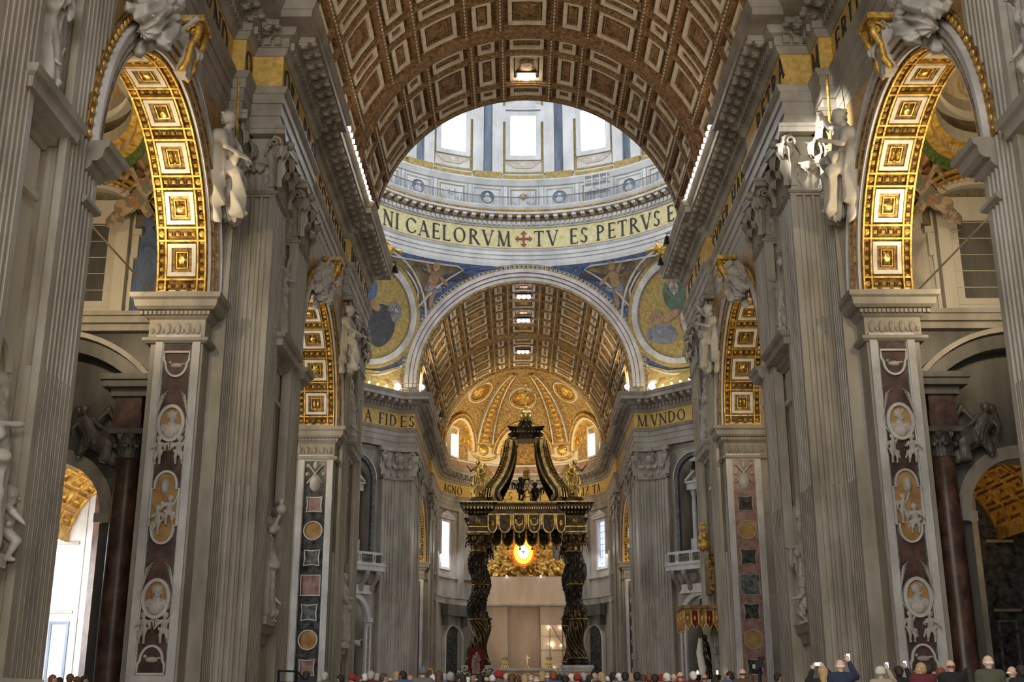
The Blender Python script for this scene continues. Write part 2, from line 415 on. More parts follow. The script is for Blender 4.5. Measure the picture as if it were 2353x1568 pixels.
# ---------------------------------------------------------------- roman capitals, as outlines of strokes
TH, TN = 0.13, 0.055      # thick and thin stroke, unit letter height
def _s(x0, y0, x1, y1, w=TH): return ('l', x0, y0, x1, y1, w)
def _serif(x, y, w=0.26): return ('l', x - w / 2, y, x + w / 2, y, 0.045)
def _arc(cx, cy, rx, ry, a0, a1, wt=TH, wn=TN): return ('a', cx, cy, rx, ry, a0, a1, wt, wn)
D2 = PI / 180
GL = {
 'I': (.30, [_s(.15, 0, .15, 1), _serif(.15, .02), _serif(.15, .98)]),
 'N': (.84, [_s(.12, 0, .12, 1, TN), _s(.08, 1, .72, 0), _s(.72, 0, .72, 1, TN), _serif(.12, .02), _serif(.08, .98, .2), _serif(.72, .98)]),
 'C': (.80, [_arc(.46, .5, .40, .48, 42 * D2, 318 * D2), _s(.76, .70, .76, .88, .05), _s(.76, .12, .76, .28, .05)]),
 'A': (.82, [_s(.40, 1, .10, 0, TN), _s(.38, 1, .72, 0), _s(.2, .34, .6, .34, TN), _serif(.09, .02, .22), _serif(.73, .02)]),
 'E': (.58, [_s(.14, 0, .14, 1), _s(.1, .975, .54, .975, TN), _s(.14, .51, .46, .51, TN), _s(.1, .025, .56, .025, TN), _s(.54, .86, .54, 1, .04), _s(.56, 0, .56, .15, .04), _s(.46, .44, .46, .58, .04)]),
 'F': (.55, [_s(.14, 0, .14, 1), _s(.1, .975, .52, .975, TN), _s(.14, .51, .44, .51, TN), _s(.52, .85, .52, 1, .04), _serif(.14, .02)]),
 'L': (.58, [_s(.14, 0, .14, 1), _s(.1, .025, .55, .025, TN), _s(.55, 0, .55, .16, .04), _serif(.14, .98)]),
 'O': (.92, [_arc(.46, .5, .40, .48, 0, 360 * D2)]),
 'R': (.74, [_s(.14, 0, .14, 1), _arc(.24, .75, .32, .225, -90 * D2, 90 * D2), _s(.14, .975, .26, .975, TN), _s(.14, .525, .26, .525, TN), _s(.32, .52, .70, 0), _serif(.14, .02), _serif(.7, .02, .2)]),
 'V': (.80, [_s(.08, 1, .42, 0), _s(.42, 0, .72, 1, TN), _serif(.09, .98), _serif(.72, .98, .22)]),
 'M': (.98, [_s(.16, 0, .2, 1, TN), _s(.18, 1, .5, 0), _s(.5, 0, .80, 1, TN), _s(.80, 1, .84, 0), _serif(.15, .02, .2), _serif(.85, .02)]),
 'T': (.72, [_s(.36, 0, .36, 1), _s(.04, .975, .68, .975, TN), _s(.04, .84, .04, 1, .04), _s(.68, .84, .68, 1, .04), _serif(.36, .02)]),
 'S': (.56, [_arc(.29, .745, .20, .235, 30 * D2, 250 * D2, .10, .06), _arc(.27, .255, .22, .235, -150 * D2, 85 * D2, .12, .06), _s(.50, .78, .50, .92, .04), _s(.06, .08, .06, .24, .04)]),
 'P': (.66, [_s(.14, 0, .14, 1), _arc(.24, .735, .33, .24, -90 * D2, 90 * D2), _s(.14, .975, .26, .975, TN), _s(.14, .495, .26, .495, TN), _serif(.14, .02)]),
 'D': (.84, [_s(.14, 0, .14, 1), _arc(.28, .5, .46, .475, -90 * D2, 90 * D2), _s(.14, .975, .3, .975, TN), _s(.14, .025, .3, .025, TN)]),
 'G': (.84, [_arc(.46, .5, .40, .48, 42 * D2, 330 * D2), _s(.76, .70, .76, .88, .05), _s(.76, .08, .76, .42, .10), _serif(.76, .42, .22)]),
 'Z': (.62, [_s(.06, .975, .56, .975, TN), _s(.54, .96, .32, .5), _s(.32, .5, .06, .04, TN), _s(.04, .025, .58, .025, TN), _s(.58, 0, .58, .15, .04), _s(.56, .85, .56, 1, .04)]),
 'H': (.84, [_s(.14, 0, .14, 1), _s(.70, 0, .70, 1), _s(.14, .5, .70, .5, TN), _serif(.14, .02), _serif(.14, .98), _serif(.70, .02), _serif(.70, .98)]),
 'U': (.8, [_s(.12, .2, .12, 1), _s(.68, .2, .68, 1, TN), _arc(.40, .3, .30, .29, 180 * D2, 360 * D2), _serif(.12, .98), _serif(.68, .98)]),
 ' ': (.42, []),
}
def write(mb, F, text, u, v, size, h0, h1, gap=0.10, du=1, uscale=1.0):
    """text along +u*du starting at u, baseline v; returns the end u"""
    for ch in text:
        w, st = GL[ch]
        for q in st:
            if q[0] == 'l':
                _, x0, y0, x1, y1, t = q
                dx, dy = x1 - x0, y1 - y0; d = math.hypot(dx, dy)
                nx, ny = -dy / d * t / 2, dx / d * t / 2
                if abs(dy) > 0.3 * d and abs(dx) > 0.02: nx, ny = t / 2 / max(.5, abs(dy) / d), 0
                k = 2 if abs(dx) > 0.25 else 1
                for i in range(k):
                    a, b = i / k, (i + 1) / k
                    P = [(x0 + dx * a + nx, y0 + dy * a + ny), (x0 + dx * a - nx, y0 + dy * a - ny), (x0 + dx * b - nx, y0 + dy * b - ny), (x0 + dx * b + nx, y0 + dy * b + ny)]
                    mb.ppoly(F, [(u + du * X * size * uscale, v + Y * size) for X, Y in P], h0, h1)
            else:
                _, cx, cy, rx, ry, a0, a1, wt, wn = q
                n = max(8, int(abs(a1 - a0) / 0.22)); prev = None
                for i in range(n + 1):
                    a = a0 + (a1 - a0) * i / n
                    t = wn + (wt - wn) * abs(cos(a - 0.25)) ** 1.5
                    o = (cx + (rx + t * .1) * cos(a), cy + (ry + 0.01) * sin(a)); r = (cx + (rx - t) * cos(a), cy + (ry - wn) * sin(a))
                    if prev: mb.ppoly(F, [(u + du * X * size * uscale, v + Y * size) for X, Y in (prev[0], prev[1], r, o)], h0, h1)
                    prev = (o, r)
        u += du * (w + gap) * size * uscale
    return u

# ---------------------------------------------------------------- figures: smooth union of round cones, meshed
def surface_nets(D, org, h):
    s = D < 0; nx, ny, nz = D.shape
    acc = np.zeros((nx - 1, ny - 1, nz - 1, 3)); cnt = np.zeros((nx - 1, ny - 1, nz - 1))
    idx = np.indices((nx, ny, nz)).transpose(1, 2, 3, 0).astype(float)
    for ax in range(3):
        sl0 = [slice(None)] * 3; sl1 = [slice(None)] * 3; sl0[ax] = slice(0, -1); sl1[ax] = slice(1, None)
        a, b = D[tuple(sl0)], D[tuple(sl1)]; c = s[tuple(sl0)] != s[tuple(sl1)]
        t = np.where(c, a / np.where(c, a - b, 1), 0); P = idx[tuple(sl0)].copy(); P[..., ax] += t
        o1, o2 = [k for k in range(3) if k != ax]
        for i in (0, 1):
            for j in (0, 1):
                q = [slice(None)] * 3; q[o1] = slice(i, P.shape[o1] - 1 + i); q[o2] = slice(j, P.shape[o2] - 1 + j)
                q = tuple(q); m = c[q]; acc[m] += P[q][m]; cnt[m] += 1
    act = cnt > 0; ids = -np.ones(cnt.shape, int); ids[act] = np.arange(act.sum())
    V = acc[act] / cnt[act][:, None] * h + org
    F = []
    for ax in range(3):
        sl0 = [slice(None)] * 3; sl1 = [slice(None)] * 3; sl0[ax] = slice(0, -1); sl1[ax] = slice(1, None)
        a, b = s[tuple(sl0)], s[tuple(sl1)]
        o1, o2 = (ax + 1) % 3, (ax + 2) % 3
        C = np.argwhere(a != b)
        C = C[(C[:, o1] > 0) & (C[:, o2] > 0) & (C[:, o1] < D.shape[o1] - 1) & (C[:, o2] < D.shape[o2] - 1)]
        if len(C) == 0: continue
        def g(d1, d2):
            Q = C.copy(); Q[:, o1] -= d1; Q[:, o2] -= d2
            return ids[Q[:, 0], Q[:, 1], Q[:, 2]]
        q = np.stack([g(1, 1), g(0, 1), g(0, 0), g(1, 0)], 1)
        neg = ~a[C[:, 0], C[:, 1], C[:, 2]]
        q[neg] = q[neg][:, ::-1]; F.append(q)
    return V, np.concatenate(F)
def sdf_mesh(name, prims, h, k=0.03, folds=None, flat=None):
    """prims: (a, b, ra, rb[, k]) round cones, or (c, (rx,ry,rz)) ellipsoids"""
    los = []; his = []
    for p in prims:
        if len(p) == 2: c, r = np.array(p[0]), np.array(p[1]); los.append(c - r); his.append(c + r)
        else:
            a, b = np.array(p[0]), np.array(p[1]); R = max(p[2], p[3]); los.append(np.minimum(a, b) - R); his.append(np.maximum(a, b) + R)
    lo = np.min(los, 0) - 3 * h - k; hi = np.max(his, 0) + 3 * h + k
    n = np.ceil((hi - lo) / h).astype(int) + 1
    g = np.stack(np.meshgrid(*[lo[i] + h * np.arange(n[i]) for i in range(3)], indexing='ij'), -1).astype(np.float32)
    D = np.full(g.shape[:3], 1e3, np.float32)
    for i, p in enumerate(prims):
        l = los[i] - 0.12 - 2 * h; u = his[i] + 0.12 + 2 * h
        i0 = np.maximum(0, ((l - lo) / h).astype(int)); i1 = np.minimum(n, ((u - lo) / h).astype(int) + 2)
        S = tuple(slice(i0[j], i1[j]) for j in range(3)); P = g[S]
        kk = k
        if len(p) == 2:
            r = np.array(p[1], np.float32); q = (P - np.array(p[0], np.float32)) / r; L = np.linalg.norm(q, axis=-1); d = (L - 1) * r.min()
        else:
            a, b = np.array(p[0], np.float32), np.array(p[1], np.float32); ba = b - a; bb = float(ba @ ba) + 1e-9
            t = np.clip(((P - a) @ ba) / bb, 0, 1); d = np.linalg.norm(P - a - t[..., None] * ba, axis=-1) - (p[2] + (p[3] - p[2]) * t)
            if len(p) > 4: kk = p[4]
        o = D[S]; hh = np.clip(0.5 + 0.5 * (o - d) / kk, 0, 1)
        D[S] = np.where(o > 100, d, o * (1 - hh) + d * hh - kk * hh * (1 - hh))
    if folds is not None: D = D + folds(g)
    V, F = surface_nets(D, lo, h)
    me = bpy.data.meshes.new(name); me.from_pydata(V.tolist(), [], F.tolist())
    me.polygons.foreach_set('use_smooth', [True] * len(F)); me.update()
    return me
def V3(*a): return np.array(a, float)
def hand(pr, w, d, up, sc=1.0, curl=0.3):
    """palm, four bent fingers and a side thumb, from wrist w along d with back-of-hand normal up"""
    d = d / np.linalg.norm(d); up = up - d * (up @ d); up = up / (np.linalg.norm(up) + 1e-9); sd = np.cross(d, up)
    pr.append((w, w + d * .07 * sc, .026 * sc, .034 * sc, .02))
    for i, (o, L) in enumerate(((-.030, .068), (-.010, .080), (.010, .075), (.028, .058))):
        a = w + d * .085 * sc + sd * o * sc; b = a + (d * (1 - curl * .3) - up * curl * .4) * L * .55 * sc; c = b + (d * (1 - curl) - up * curl) * L * .5 * sc
        pr.append((w + d * .05 * sc + sd * o * .7 * sc, a, .014 * sc, .0105 * sc, .006)); pr.append((a, b, .0105 * sc, .0095 * sc, .004)); pr.append((b, c, .0095 * sc, .008 * sc, .004))
    a = w + d * .025 * sc - sd * .028 * sc; b = a + (d * .6 - sd * .8) * .035 * sc; c = b + (d * .9 - sd * .3) * .032 * sc
    pr.append((a, b, .015 * sc, .012 * sc, .01)); pr.append((b, c, .012 * sc, .009 * sc, .004))
def head(pr, c, f, r=0.105, beard=False, hair=1.0):
    """c head centre, f facing direction (unit, horizontal-ish)"""
    f = f / np.linalg.norm(f); u = V3(0, 0, 1); sd = np.cross(f, u)
    pr.append((c + u * .02 - f * .01, (r * .86, r * .92, r * 1.0))); pr.append((c + f * .01 - u * .03, c + f * .035 - u * .085, r * .62, r * .36, .03))
    pr.append((c + f * .088 - u * .0, c + f * .108 - u * .032, .009, .016, .008))       # nose
    for q in (-1, 1):
        pr.append((c + f * .072 + sd * q * .034 + u * .012, (.014, .014, .010)))       # brow / eye
        pr.append((c + sd * q * r * .84 - u * .01, (.016, .022, .030)))               # ear
    pr.append((c + f * .086 - u * .055 - sd * .018, c + f * .086 - u * .055 + sd * .018, .008, .008, .006))
    if beard: pr.append((c + f * .06 - u * .09, c + f * .085 - u * .20, .055, .02, .03))
    if hair > 0:
        pr.append((c - f * .025 + u * .035, (r * .98 * hair, r * 1.0 * hair, r * .95 * hair)))
def person_prims(J, robe=False, child=False, beard=False, hairf=1.0):
    """J: dict of joints (standing 1.75 m)"""
    pr = []; c = 1.25 if child else 1.0
    P = J['pelvis']; C = J['chest']; N = J['neck']
    pr.append((P, C, .145 * c, .155 * c)); pr.append((C, N - V3(0, 0, .05), .15, .085)); pr.append((N - V3(0, 0, .04), J['head'] - V3(0, 0, .05), .058, .052))
    pr.append((J['sl'], J['sr'], .075 * c, .075 * c, .06))
    for q in 'lr':
        S, E, Wt = J['s' + q], J['e' + q], J['w' + q]
        pr.append((S, E, .062 * c, .047 * c)); pr.append((E, Wt, .048 * c, .031 * c))
        H, K, A = J['h' + q], J['k' + q], J['a' + q]
        pr.append((H, K, .098 * c, .062 * c)); pr.append((K, K + (A - K) * .35, .060 * c, .062 * c)); pr.append((K + (A - K) * .35, A, .062 * c, .038 * c))
        f = J.get('toe', V3(0, -1, 0)); pr.append((A + V3(0, 0, -.03), A + f * .15 + V3(0, 0, -.05), .042 * c, .032 * c))
        d = Wt - E
        hand(pr, Wt, d, J.get('up' + q, V3(0, 0, 1)), 1.15, J.get('curl', .4))
    head(pr, J['head'], J.get('face', V3(0, -1, 0)), 0.108 * (1.15 if child else 1), beard, hairf)
    return pr
def stand(**k):
    J = dict(pelvis=V3(0, 0, .95), chest=V3(0, 0, 1.28), neck=V3(0, 0, 1.50), head=V3(0, -.01, 1.64),
             sl=V3(-.18, 0, 1.42), sr=V3(.18, 0, 1.42), el=V3(-.25, .02, 1.14), er=V3(.25, .02, 1.14), wl=V3(-.24, -.10, .90), wr=V3(.24, -.10, .90),
             hl=V3(-.10, 0, .90), hr=V3(.10, 0, .90), kl=V3(-.11, -.03, .50), kr=V3(.11, -.01, .50), al=V3(-.12, 0, .08), ar=V3(.12, 0.02, .08))
    J.update(k); return J
def xf(J, M):
    M = np.array(M)[:3, :3]; return {k: (M @ v if isinstance(v, np.ndarray) else v) for k, v in J.items()}
def folds_fn(amp=.012, fr=26, z0=-1, z1=1.3, tilt=3.0, ph=0.0):
    def f(g):
        x, y, z = g[..., 0], g[..., 1], g[..., 2]
        a = np.arctan2(y, x + 1e-6)
        w = np.clip((z1 - z) * 5, 0, 1) * np.clip((z - z0) * 5, 0, 1)
        r1 = a * 5.5 + ph + tilt * z + 1.2 * np.sin(4 * z + 3 * x + ph); r2 = fr * x * .9 + 7 * z + 3 * np.sin(5 * y + ph)
        r3 = 21 * x + 8 * y + 5 * z * np.sin(2.2 * z + ph) + ph * 3
        return w * (amp * 1.5 * (np.abs(np.sin(r1)) - .6) + amp * .8 * (np.abs(np.sin(r2 * .5)) - .6) + amp * 1.0 * (np.abs(np.sin(r3)) - .6))
    return f
# ================================================================= THE SHELL
XA, XB, XC, XD = 11.85, 13.3, 13.9, 12.2      # pilaster plane, half pilaster plane, nave wall plane, wall plane of the older bay
XW = 11.7                                     # pilaster plane of the western arm
ZI = 18.1                                     # top of the impost mouldings
ZA, ZB, ZF0, ZF1, ZT = 24.0, 27.4, 29.42, 31.2, 33.15
A1 = (40.4, 6.8); A2 = (65.7, 6.6)            # arches: centre y, radius
APC = 159.0                                   # centre of the apse

# floor
mb = MB(); mb.box(-45, 45, -20, 200, FZ - .4, FZ)
struct(mb, 'floor', 'floor_marble')

def arch_wall(mb, x0, x1, y0, y1, z0, z1, yc, r, n=24, zs=ZI):
    """wall slab between x0 (nave side) and x1 with a round-headed opening"""
    P = [(yc - r, z0)] if z0 < zs else []
    P += [(yc - r * cos(PI * i / n), zs + r * sin(PI * i / n)) for i in range(n + 1)]
    if z0 < zs: P += [(yc + r, z0)]
    for x, fl in ((x0, 0), (x1, 1)):
        for i in range(len(P) - 1):
            (ya, za), (yb, zb) = P[i], P[i + 1]
            if abs(ya - yb) < 1e-6: continue
            q = [(x, ya, za), (x, yb, zb), (x, yb, z1), (x, ya, z1)]
            mb.add(q, [(3, 2, 1, 0) if not fl else (0, 1, 2, 3)])
        for (a, b) in ((y0, yc - r), (yc + r, y1)):
            if b - a > 1e-3:
                mb.add([(x, a, z0), (x, b, z0), (x, b, z1), (x, a, z1)], [(3, 2, 1, 0) if not fl else (0, 1, 2, 3)])
    for i in range(len(P) - 1):
        (ya, za), (yb, zb) = P[i], P[i + 1]
        mb.add([(x0, ya, za), (x0, yb, zb), (x1, yb, zb), (x1, ya, za)], [(0, 1, 2, 3)])
    if z0 < zs or True:
        mb.add([(x0, y0, z1), (x0, y1, z1), (x1, y1, z1), (x1, y0, z1)], [(0, 1, 2, 3)])
        for y in (y0, y1): mb.add([(x0, y, z0), (x1, y, z0), (x1, y, z1), (x0, y, z1)], [(0, 1, 2, 3)])

def niche_wall(mb, xf, xb, y0, y1, z0, z1, niches, n=12):
    """wall facing -x at xf with shallow round-headed niches [(yc, half width, zbottom, zspring)]"""
    zc = sorted(niches, key=lambda q: q[2]); z = z0
    for yc, w, zb, zs in zc:
        mb.box(xf, xb, y0, y1, z, zb)
        mb.box(xf, xb, y0, yc - w, zb, zs + w); mb.box(xf, xb, yc + w, y1, zb, zs + w)
        # corners above the arch
        for sgn in (-1, 1):
            pts = [(yc + sgn * w * cos(PI / 2 * i / n), zs + w * sin(PI / 2 * i / n)) for i in range(n + 1)]
            for i in range(n):
                (ya, za), (yb, zb2) = pts[i], pts[i + 1]
                mb.add([(xf, ya, za), (xf, yb, zb2), (xf, yb, zs + w), (xf, ya, zs + w)], [(0, 1, 2, 3) if sgn > 0 else (3, 2, 1, 0)])
        # half-round recess
        D = w * 0.9; vs = []; m = 12
        for j in range(3):
            zz = (zb, (zb + zs) / 2, zs)[j]
            for i in range(m + 1):
                a = PI * i / m; vs.append((xf + D * sin(a), yc - w * cos(a), zz))
        fs = [(j * (m + 1) + i, j * (m + 1) + i + 1, (j + 1) * (m + 1) + i + 1, (j + 1) * (m + 1) + i) for j in range(2) for i in range(m)]
        mb.add(vs, fs)
        vs = []
        for j in range(7):
            t = PI / 2 * j / 6
            for i in range(m + 1):
                a = PI * i / m; vs.append((xf + D * sin(a) * cos(t), yc - w * cos(a) * cos(t), zs + w * sin(t) * (1 if True else 0)))
        fs = [(j * (m + 1) + i, j * (m + 1) + i + 1, (j + 1) * (m + 1) + i + 1, (j + 1) * (m + 1) + i) for j in range(6) for i in range(m)]
        mb.add(vs, fs)
        mb.box(xf, xf + D, yc - w, yc + w, zb - .02, zb)
        z = zs + w
    mb.box(xf, xb, y0, y1, z, z1)

XO = 16.1     # aisle side of the nave piers
for s in (-1, 1):
    sd = SIDE[s]
    # ---- nave wall with its piers
    mb = MB(s); mb.mat('wall_marble')
    arch_wall(mb, XC, XO, 33.6, 47.2, ZI, ZB, *A1)
    arch_wall(mb, XD, XO, 59.1, 72.3, ZI, ZB, *A2)
    mb.box(15.0, XO + .6, 16.0, 28.6, FZ, ZB); mb.box(15.0, XO + .6, 31.0, 33.55, FZ, ZB)      # first pier
    mb.box(XC + .1, XO, 20, 33.6, 26.9, ZB)
    mb.box(XC, XO, 47.2, 52.4, FZ, ZB); mb.box(XC, XO, 55.8, 59.1, FZ, ZB)
    mb.box(XD, XO, 72.3, 76.2, FZ, ZB); mb.box(XD, XO, 79.6, 82.0, FZ, ZB)
    mb.box(XC, XO, -6, 3, FZ, ZB); mb.box(XC, XO, 3, 16, 24.9, ZB)
    mb.box(XC + .05, XO + 2, -6, 82.4, ZB, ZT)                                      # masonry behind the entablature
    mb.box(XB + .05, XC + 1, 48.4, 58.5, ZB, ZT); mb.box(XD + .05, XC + 1, 58.5, 82.4, ZB, ZT)
    mb.box(XA + .05, XC + 1, 49.9, 58.4, ZB, ZT); mb.box(XA + .05, XC + 1, 73.1, 82.8, ZB, ZT)
    struct(mb, 'wall_' + sd, label=None)
    mb = MB(s); mb.mat('cream_marble')
    niche_wall(mb, 14.55, XO + .6, 28.55, 31.0, FZ, ZB, [(29.78, .95, 5.0, 10.2), (29.78, .95, 18.1, 22.3)])
    niche_wall(mb, 12.45, XO, 52.4, 55.8, FZ, ZB, [(54.1, 1.15, 5.0, 9.9), (54.1, 1.15, 18.1, 22.3)])
    niche_wall(mb, 12.45, XO, 76.2, 79.6, FZ, ZB, [(77.9, 1.1, 5.0, 9.9), (77.9, 1.1, 18.1, 22.3)])
    struct(mb, 'wall_' + sd + '_niches')
    # ---- crossing piers
    mb = MB(s); mb.mat('wall_marble')
    mb.prism([(XD, 82.0), (XD + 8, 82.0), (22, 86), (22, 90.2), (20.8, 90.2), (13.6, 83.0), (XD, 83.0)][::1], FZ, ZB)
    mb.prism([(XW + 1.4, 83.0 - .9), (20.8, 90.2), (26, 90.2), (26, 82), (XW + 1.4, 82)][::-1], ZB, ZT)
    struct(mb, 'wall_' + sd + '_crossing_east')

# ---- vault shells
def barrel(R, ZC):
    return lambda u, v, h: (((R - h) * sin(u)), v, ZC + (R - h) * cos(u))
VN = barrel(12.5, 34.1); VE = barrel(11.75, 34.9); VW = barrel(11.75, 34.9)
def coffered(mb, F0, v0, rows, cols, R, gr, rib, frame, fine=True, oct_=True, hs=1.0):
    F = lambda u, v, h: F0(u, v, h * hs)
    """rows [(length, kind)], cols [(centre angle, half angle)]; kinds: s small, b big"""
    v = v0; k = 1.0 / R
    edges = []
    for (L, kind) in rows:
        mb.mat(rib); ce = sorted(cols)
        # cross ribs between rows
        mb.pbox(F, -1.66, 1.66, v - .28, v + .28, -.02, .42, 66, 1)
        mb.pbox(F, -1.66, 1.66, v - .12, v + .12, .42, .52, 66, 1)
        for (c, hw) in ce:
            a0, a1 = c - hw, c + hw; n = max(2, int(hw * R * 1.2))
            mb.mat(frame); mb.pring(F, a0 + .045, a1 - .045, v + .40, v + L - .40, .27 * k, .27, .0, .30, n, 2)
            mb.mat(rib); mb.pring(F, a0 + .045 + .38 * k, a1 - .045 - .38 * k, v + .78, v + L - .78, .10 * k, .10, 0, .16, n, 2)
            if kind == 'b':
                if hw > .16:
                    Fm = lambda u, vv, h: F(u * k, vv, h)
                    mb.mat(rib); mb.pband(Fm, [(c * R + (hw * R * .50) * cos(q), v + L / 2 + (L * .27) * sin(q)) for q in [2 * PI * i / 20 for i in range(20)]], .13, 0, .26, True)
                    mb.mat(gr)
                    mb.pdome(F, c, v + L / 2, hw * .42, L * .22, .0, .38, 12, 3, .14)
                    mb.mat('vault_frame' if frame == 'vault_frame' else frame)
                    for q in range(4):
                        for sg in (-1, 1):
                            mb.pbox(F, c + sg * hw * .60 - .10 * k, c + sg * hw * .60 + .10 * k, v + L / 2 - .80 + q * .46, v + L / 2 - .56 + q * .46, 0, .20)
                else:
                    mb.mat(gr); mb.pdome(F, c, v + L / 2, hw * .38, L * .2, .0, .25, 8, 2, .2)
            else:
                mb.mat(gr); mb.pbox(F, c - hw * .45, c + hw * .45, v + L / 2 - .12, v + L / 2 + .12, 0, .12, 2, 1)
        v += L
    vend = v
    # long ribs between columns
    mb.mat(rib)
    lo = [c - hw for c, hw in sorted(cols)]; hi = [c + hw for c, hw in sorted(cols)]
    L = vend - v0; nv = max(1, int(L / 2))
    for a in [lo[0]] + [(hi[i] + lo[i + 1]) / 2 for i in range(len(lo) - 1)] + [hi[-1]]:
        mb.pbox(F, a - .24 * k, a + .24 * k, v0, vend, -.02, .44, 1, nv)
        mb.pbox(F, a - .10 * k, a + .10 * k, v0, vend, .44, .56, 1, nv)
        if fine:
            q = v0 + .2
            mb.mat(frame)
            while q < vend:
                mb.pbox(F, a - .05 * k, a + .05 * k, q, q + .16, .56, .62); q += .42
            mb.mat(rib)
    mb.mat(rib)
    mb.pbox(F, -1.66, 1.66, vend - .28, vend + .28, -.02, .42, 66, 1)
COLS = []
for i in range(-3, 4):
    COLS.append((i * .5061, .150)) if abs(i) < 4 else None
for i in range(-3, 3): COLS.append(((i + .5) * .5061, .098))
COLS = sorted(COLS)
def shell(mb, F, u0, u1, v0, v1, nu, nv):
    mb.grid(F, u0, u1, v0, v1, nu, nv, 0.0)
mb = MB(); mb.mat('vault_ground'); shell(mb, VN, -1.66, 1.66, 28, 72.6, 60, 20)
ROWN = [(2.1, 's'), (3.9, 'b')] * 4
tot = sum(r[0] for r in ROWN)
coffered(mb, VN, 71.7 - tot, ROWN, COLS, 12.5, 'vault_rib', 'vault_rib', 'vault_frame', hs=.75)
mb.mat('vault_rib')
mb.pbox(VN, -1.66, 1.66, 71.6, 72.6, -.3, .55, 66, 1)      # dark transverse rib
o = struct(mb, 'ceiling')
mb = MB(); mb.mat('vault_ground'); shell(mb, VE, -1.66, 1.66, 72.4, 82.0, 60, 6)
coffered(mb, VE, 72.7, [(2.3, 's'), (4.5, 'b'), (2.2, 's')], COLS, 11.75, 'vault_rib', 'vault_rib', 'vault_frame', hs=.75)
mb.mat('vault_rib')
for i in range(100):   # beaded edge toward the crossing
    a = -1.6 + 3.2 * i / 99; mb.pdome(VE, a, 81.95, .014, .16, .1, .22, 6, 2)
# ring of masonry facing the crossing above the eastern arch
struct(mb, 'ceiling_east_arch')

# west arm vault
mb = MB(); mb.mat('vault_gold'); shell(mb, VW, -1.66, 1.66, 123.8, 159.3, 60, 16)
COLW = []
for i in range(-3, 4): COLW.append((i * .5061, .158))
for i in range(-3, 3): COLW.append(((i + .5) * .5061, .082))
coffered(mb, VW, 124.0, [(3.1, 'b'), (2.6, 's'), (3.4, 'b'), (3.4, 'b'), (2.6, 's'), (3.4, 'b')], sorted(COLW), 11.75, 'gilt', 'vault_gold', 'soffit_white', True, hs=.6)
mb.mat('vault_gold'); mb.pbox(VW, -1.66, 1.66, 142.6, 143.8, -.2, .6, 66, 1)
coffered(mb, VW, 144.2, [(3.6, 's'), (4.4, 'b'), (3.6, 's'), (2.6, 's')], sorted(COLW), 11.75, 'gilt', 'vault_gold', 'soffit_white', True, hs=.6)
mb.mat('vault_gold'); mb.pbox(VW, -1.66, 1.66, 158.4, 159.4, -.2, .55, 66, 1)
struct(mb, 'ceiling_west_arm')

# ---- crossing: arches, pendentives, ring
SZ, SR = 34.95, None
RW = 13.1
SR = sqrt(RW * RW + 20.9 ** 2)
def sph(a, z, h=0.0):                         # azimuth (0 = west/+y, + to the right), height
    dz = z - SZ; r = sqrt(max(.01, SR * SR - dz * dz)) - h * .9
    return (r * sin(a), YC + r * cos(a), z - h * .1)
mb = MB(); mb.mat('blue_mosaic')
def wz(z, R=RW): return sqrt(max(0, R * R - (z - SZ) ** 2))
for q in range(4):
    nz = 26; na = 18; vs = []
    for j in range(nz + 1):
        z = ZT - .3 + (48.2 - ZT + .3) * j / nz
        r = sqrt(SR * SR - (z - SZ) ** 2)
        w = wz(z) if z > SZ else RW
        t = math.asin(min(1, w / r))
        for i in range(na + 1):
            a = q * PI / 2 + t + (PI / 2 - 2 * t) * i / na; vs.append(sph(a, z))
    mb.add(vs, [(j * (na + 1) + i, j * (na + 1) + i + 1, (j + 1) * (na + 1) + i + 1, (j + 1) * (na + 1) + i) for j in range(nz) for i in range(na)])
struct(mb, 'ceiling_pendentives')
# archivolts of the four great arches (white fasciae, then a gilt ornamental band), facing the crossing
for nm, ang in (('west', 0), ('north', PI / 2), ('east', PI), ('south', -PI / 2)):
    mb = MB(); R3 = Matrix.Translation((0, YC, 0)) @ Matrix.Rotation(-ang, 4, 'Z'); mb.T = R3
    F = lambda u, v, h: (v * sin(u), 20.9 - h, 34.98 + v * cos(u))
    N = 64; E_ = 1.62
    mb.mat('white_marble')
    mb.pbox(F, -E_, E_, 11.72, 12.15, -3.0 if nm != 'west' else -.6, .0, N, 1)
    mb.pbox(F, -E_, E_, 12.15, 12.6, -.6, .10, N, 1); mb.pbox(F, -E_, E_, 12.6, 13.05, -.6, .2, N, 1)
    mb.mat('red_line'); mb.pbox(F, -E_, E_, 12.12, 12.17, -.6, .11, N, 1); mb.pbox(F, -E_, E_, 12.57, 12.62, -.6, .21, N, 1)
    mb.mat('gold_mosaic'); mb.pbox(F, -E_, E_, 13.05, 13.55, -.8, .22, N, 1)
    mb.mat('white_marble'); mb.pbox(F, -E_, E_, 13.55, 13.66, -.8, .30, N, 1)
    if nm == 'west':
        for i in range(84):
            a = -E_ + 2 * E_ * (i + .5) / 84
            mb.mat('dark_marble'); mb.pdome(F, a, 13.3, .016, .18, .22, .10, 6, 2)
        mb.mat('white_marble')
        for i in range(168):
            a = -E_ + 2 * E_ * (i + .5) / 168; mb.pbox(F, a - .004, a + .004, 13.12, 13.5, .22, .27)
    if nm in ('north', 'south', 'east'):
        mb.mat('vault_ground')
        if nm != 'east': mb.grid(lambda u, v, h: ((11.75) * sin(u), 20.9 + v, 34.9 + 11.75 * cos(u)), -1.66, 1.66, 0, 14, 40, 3)
    struct(mb, 'trim_arch_' + nm)
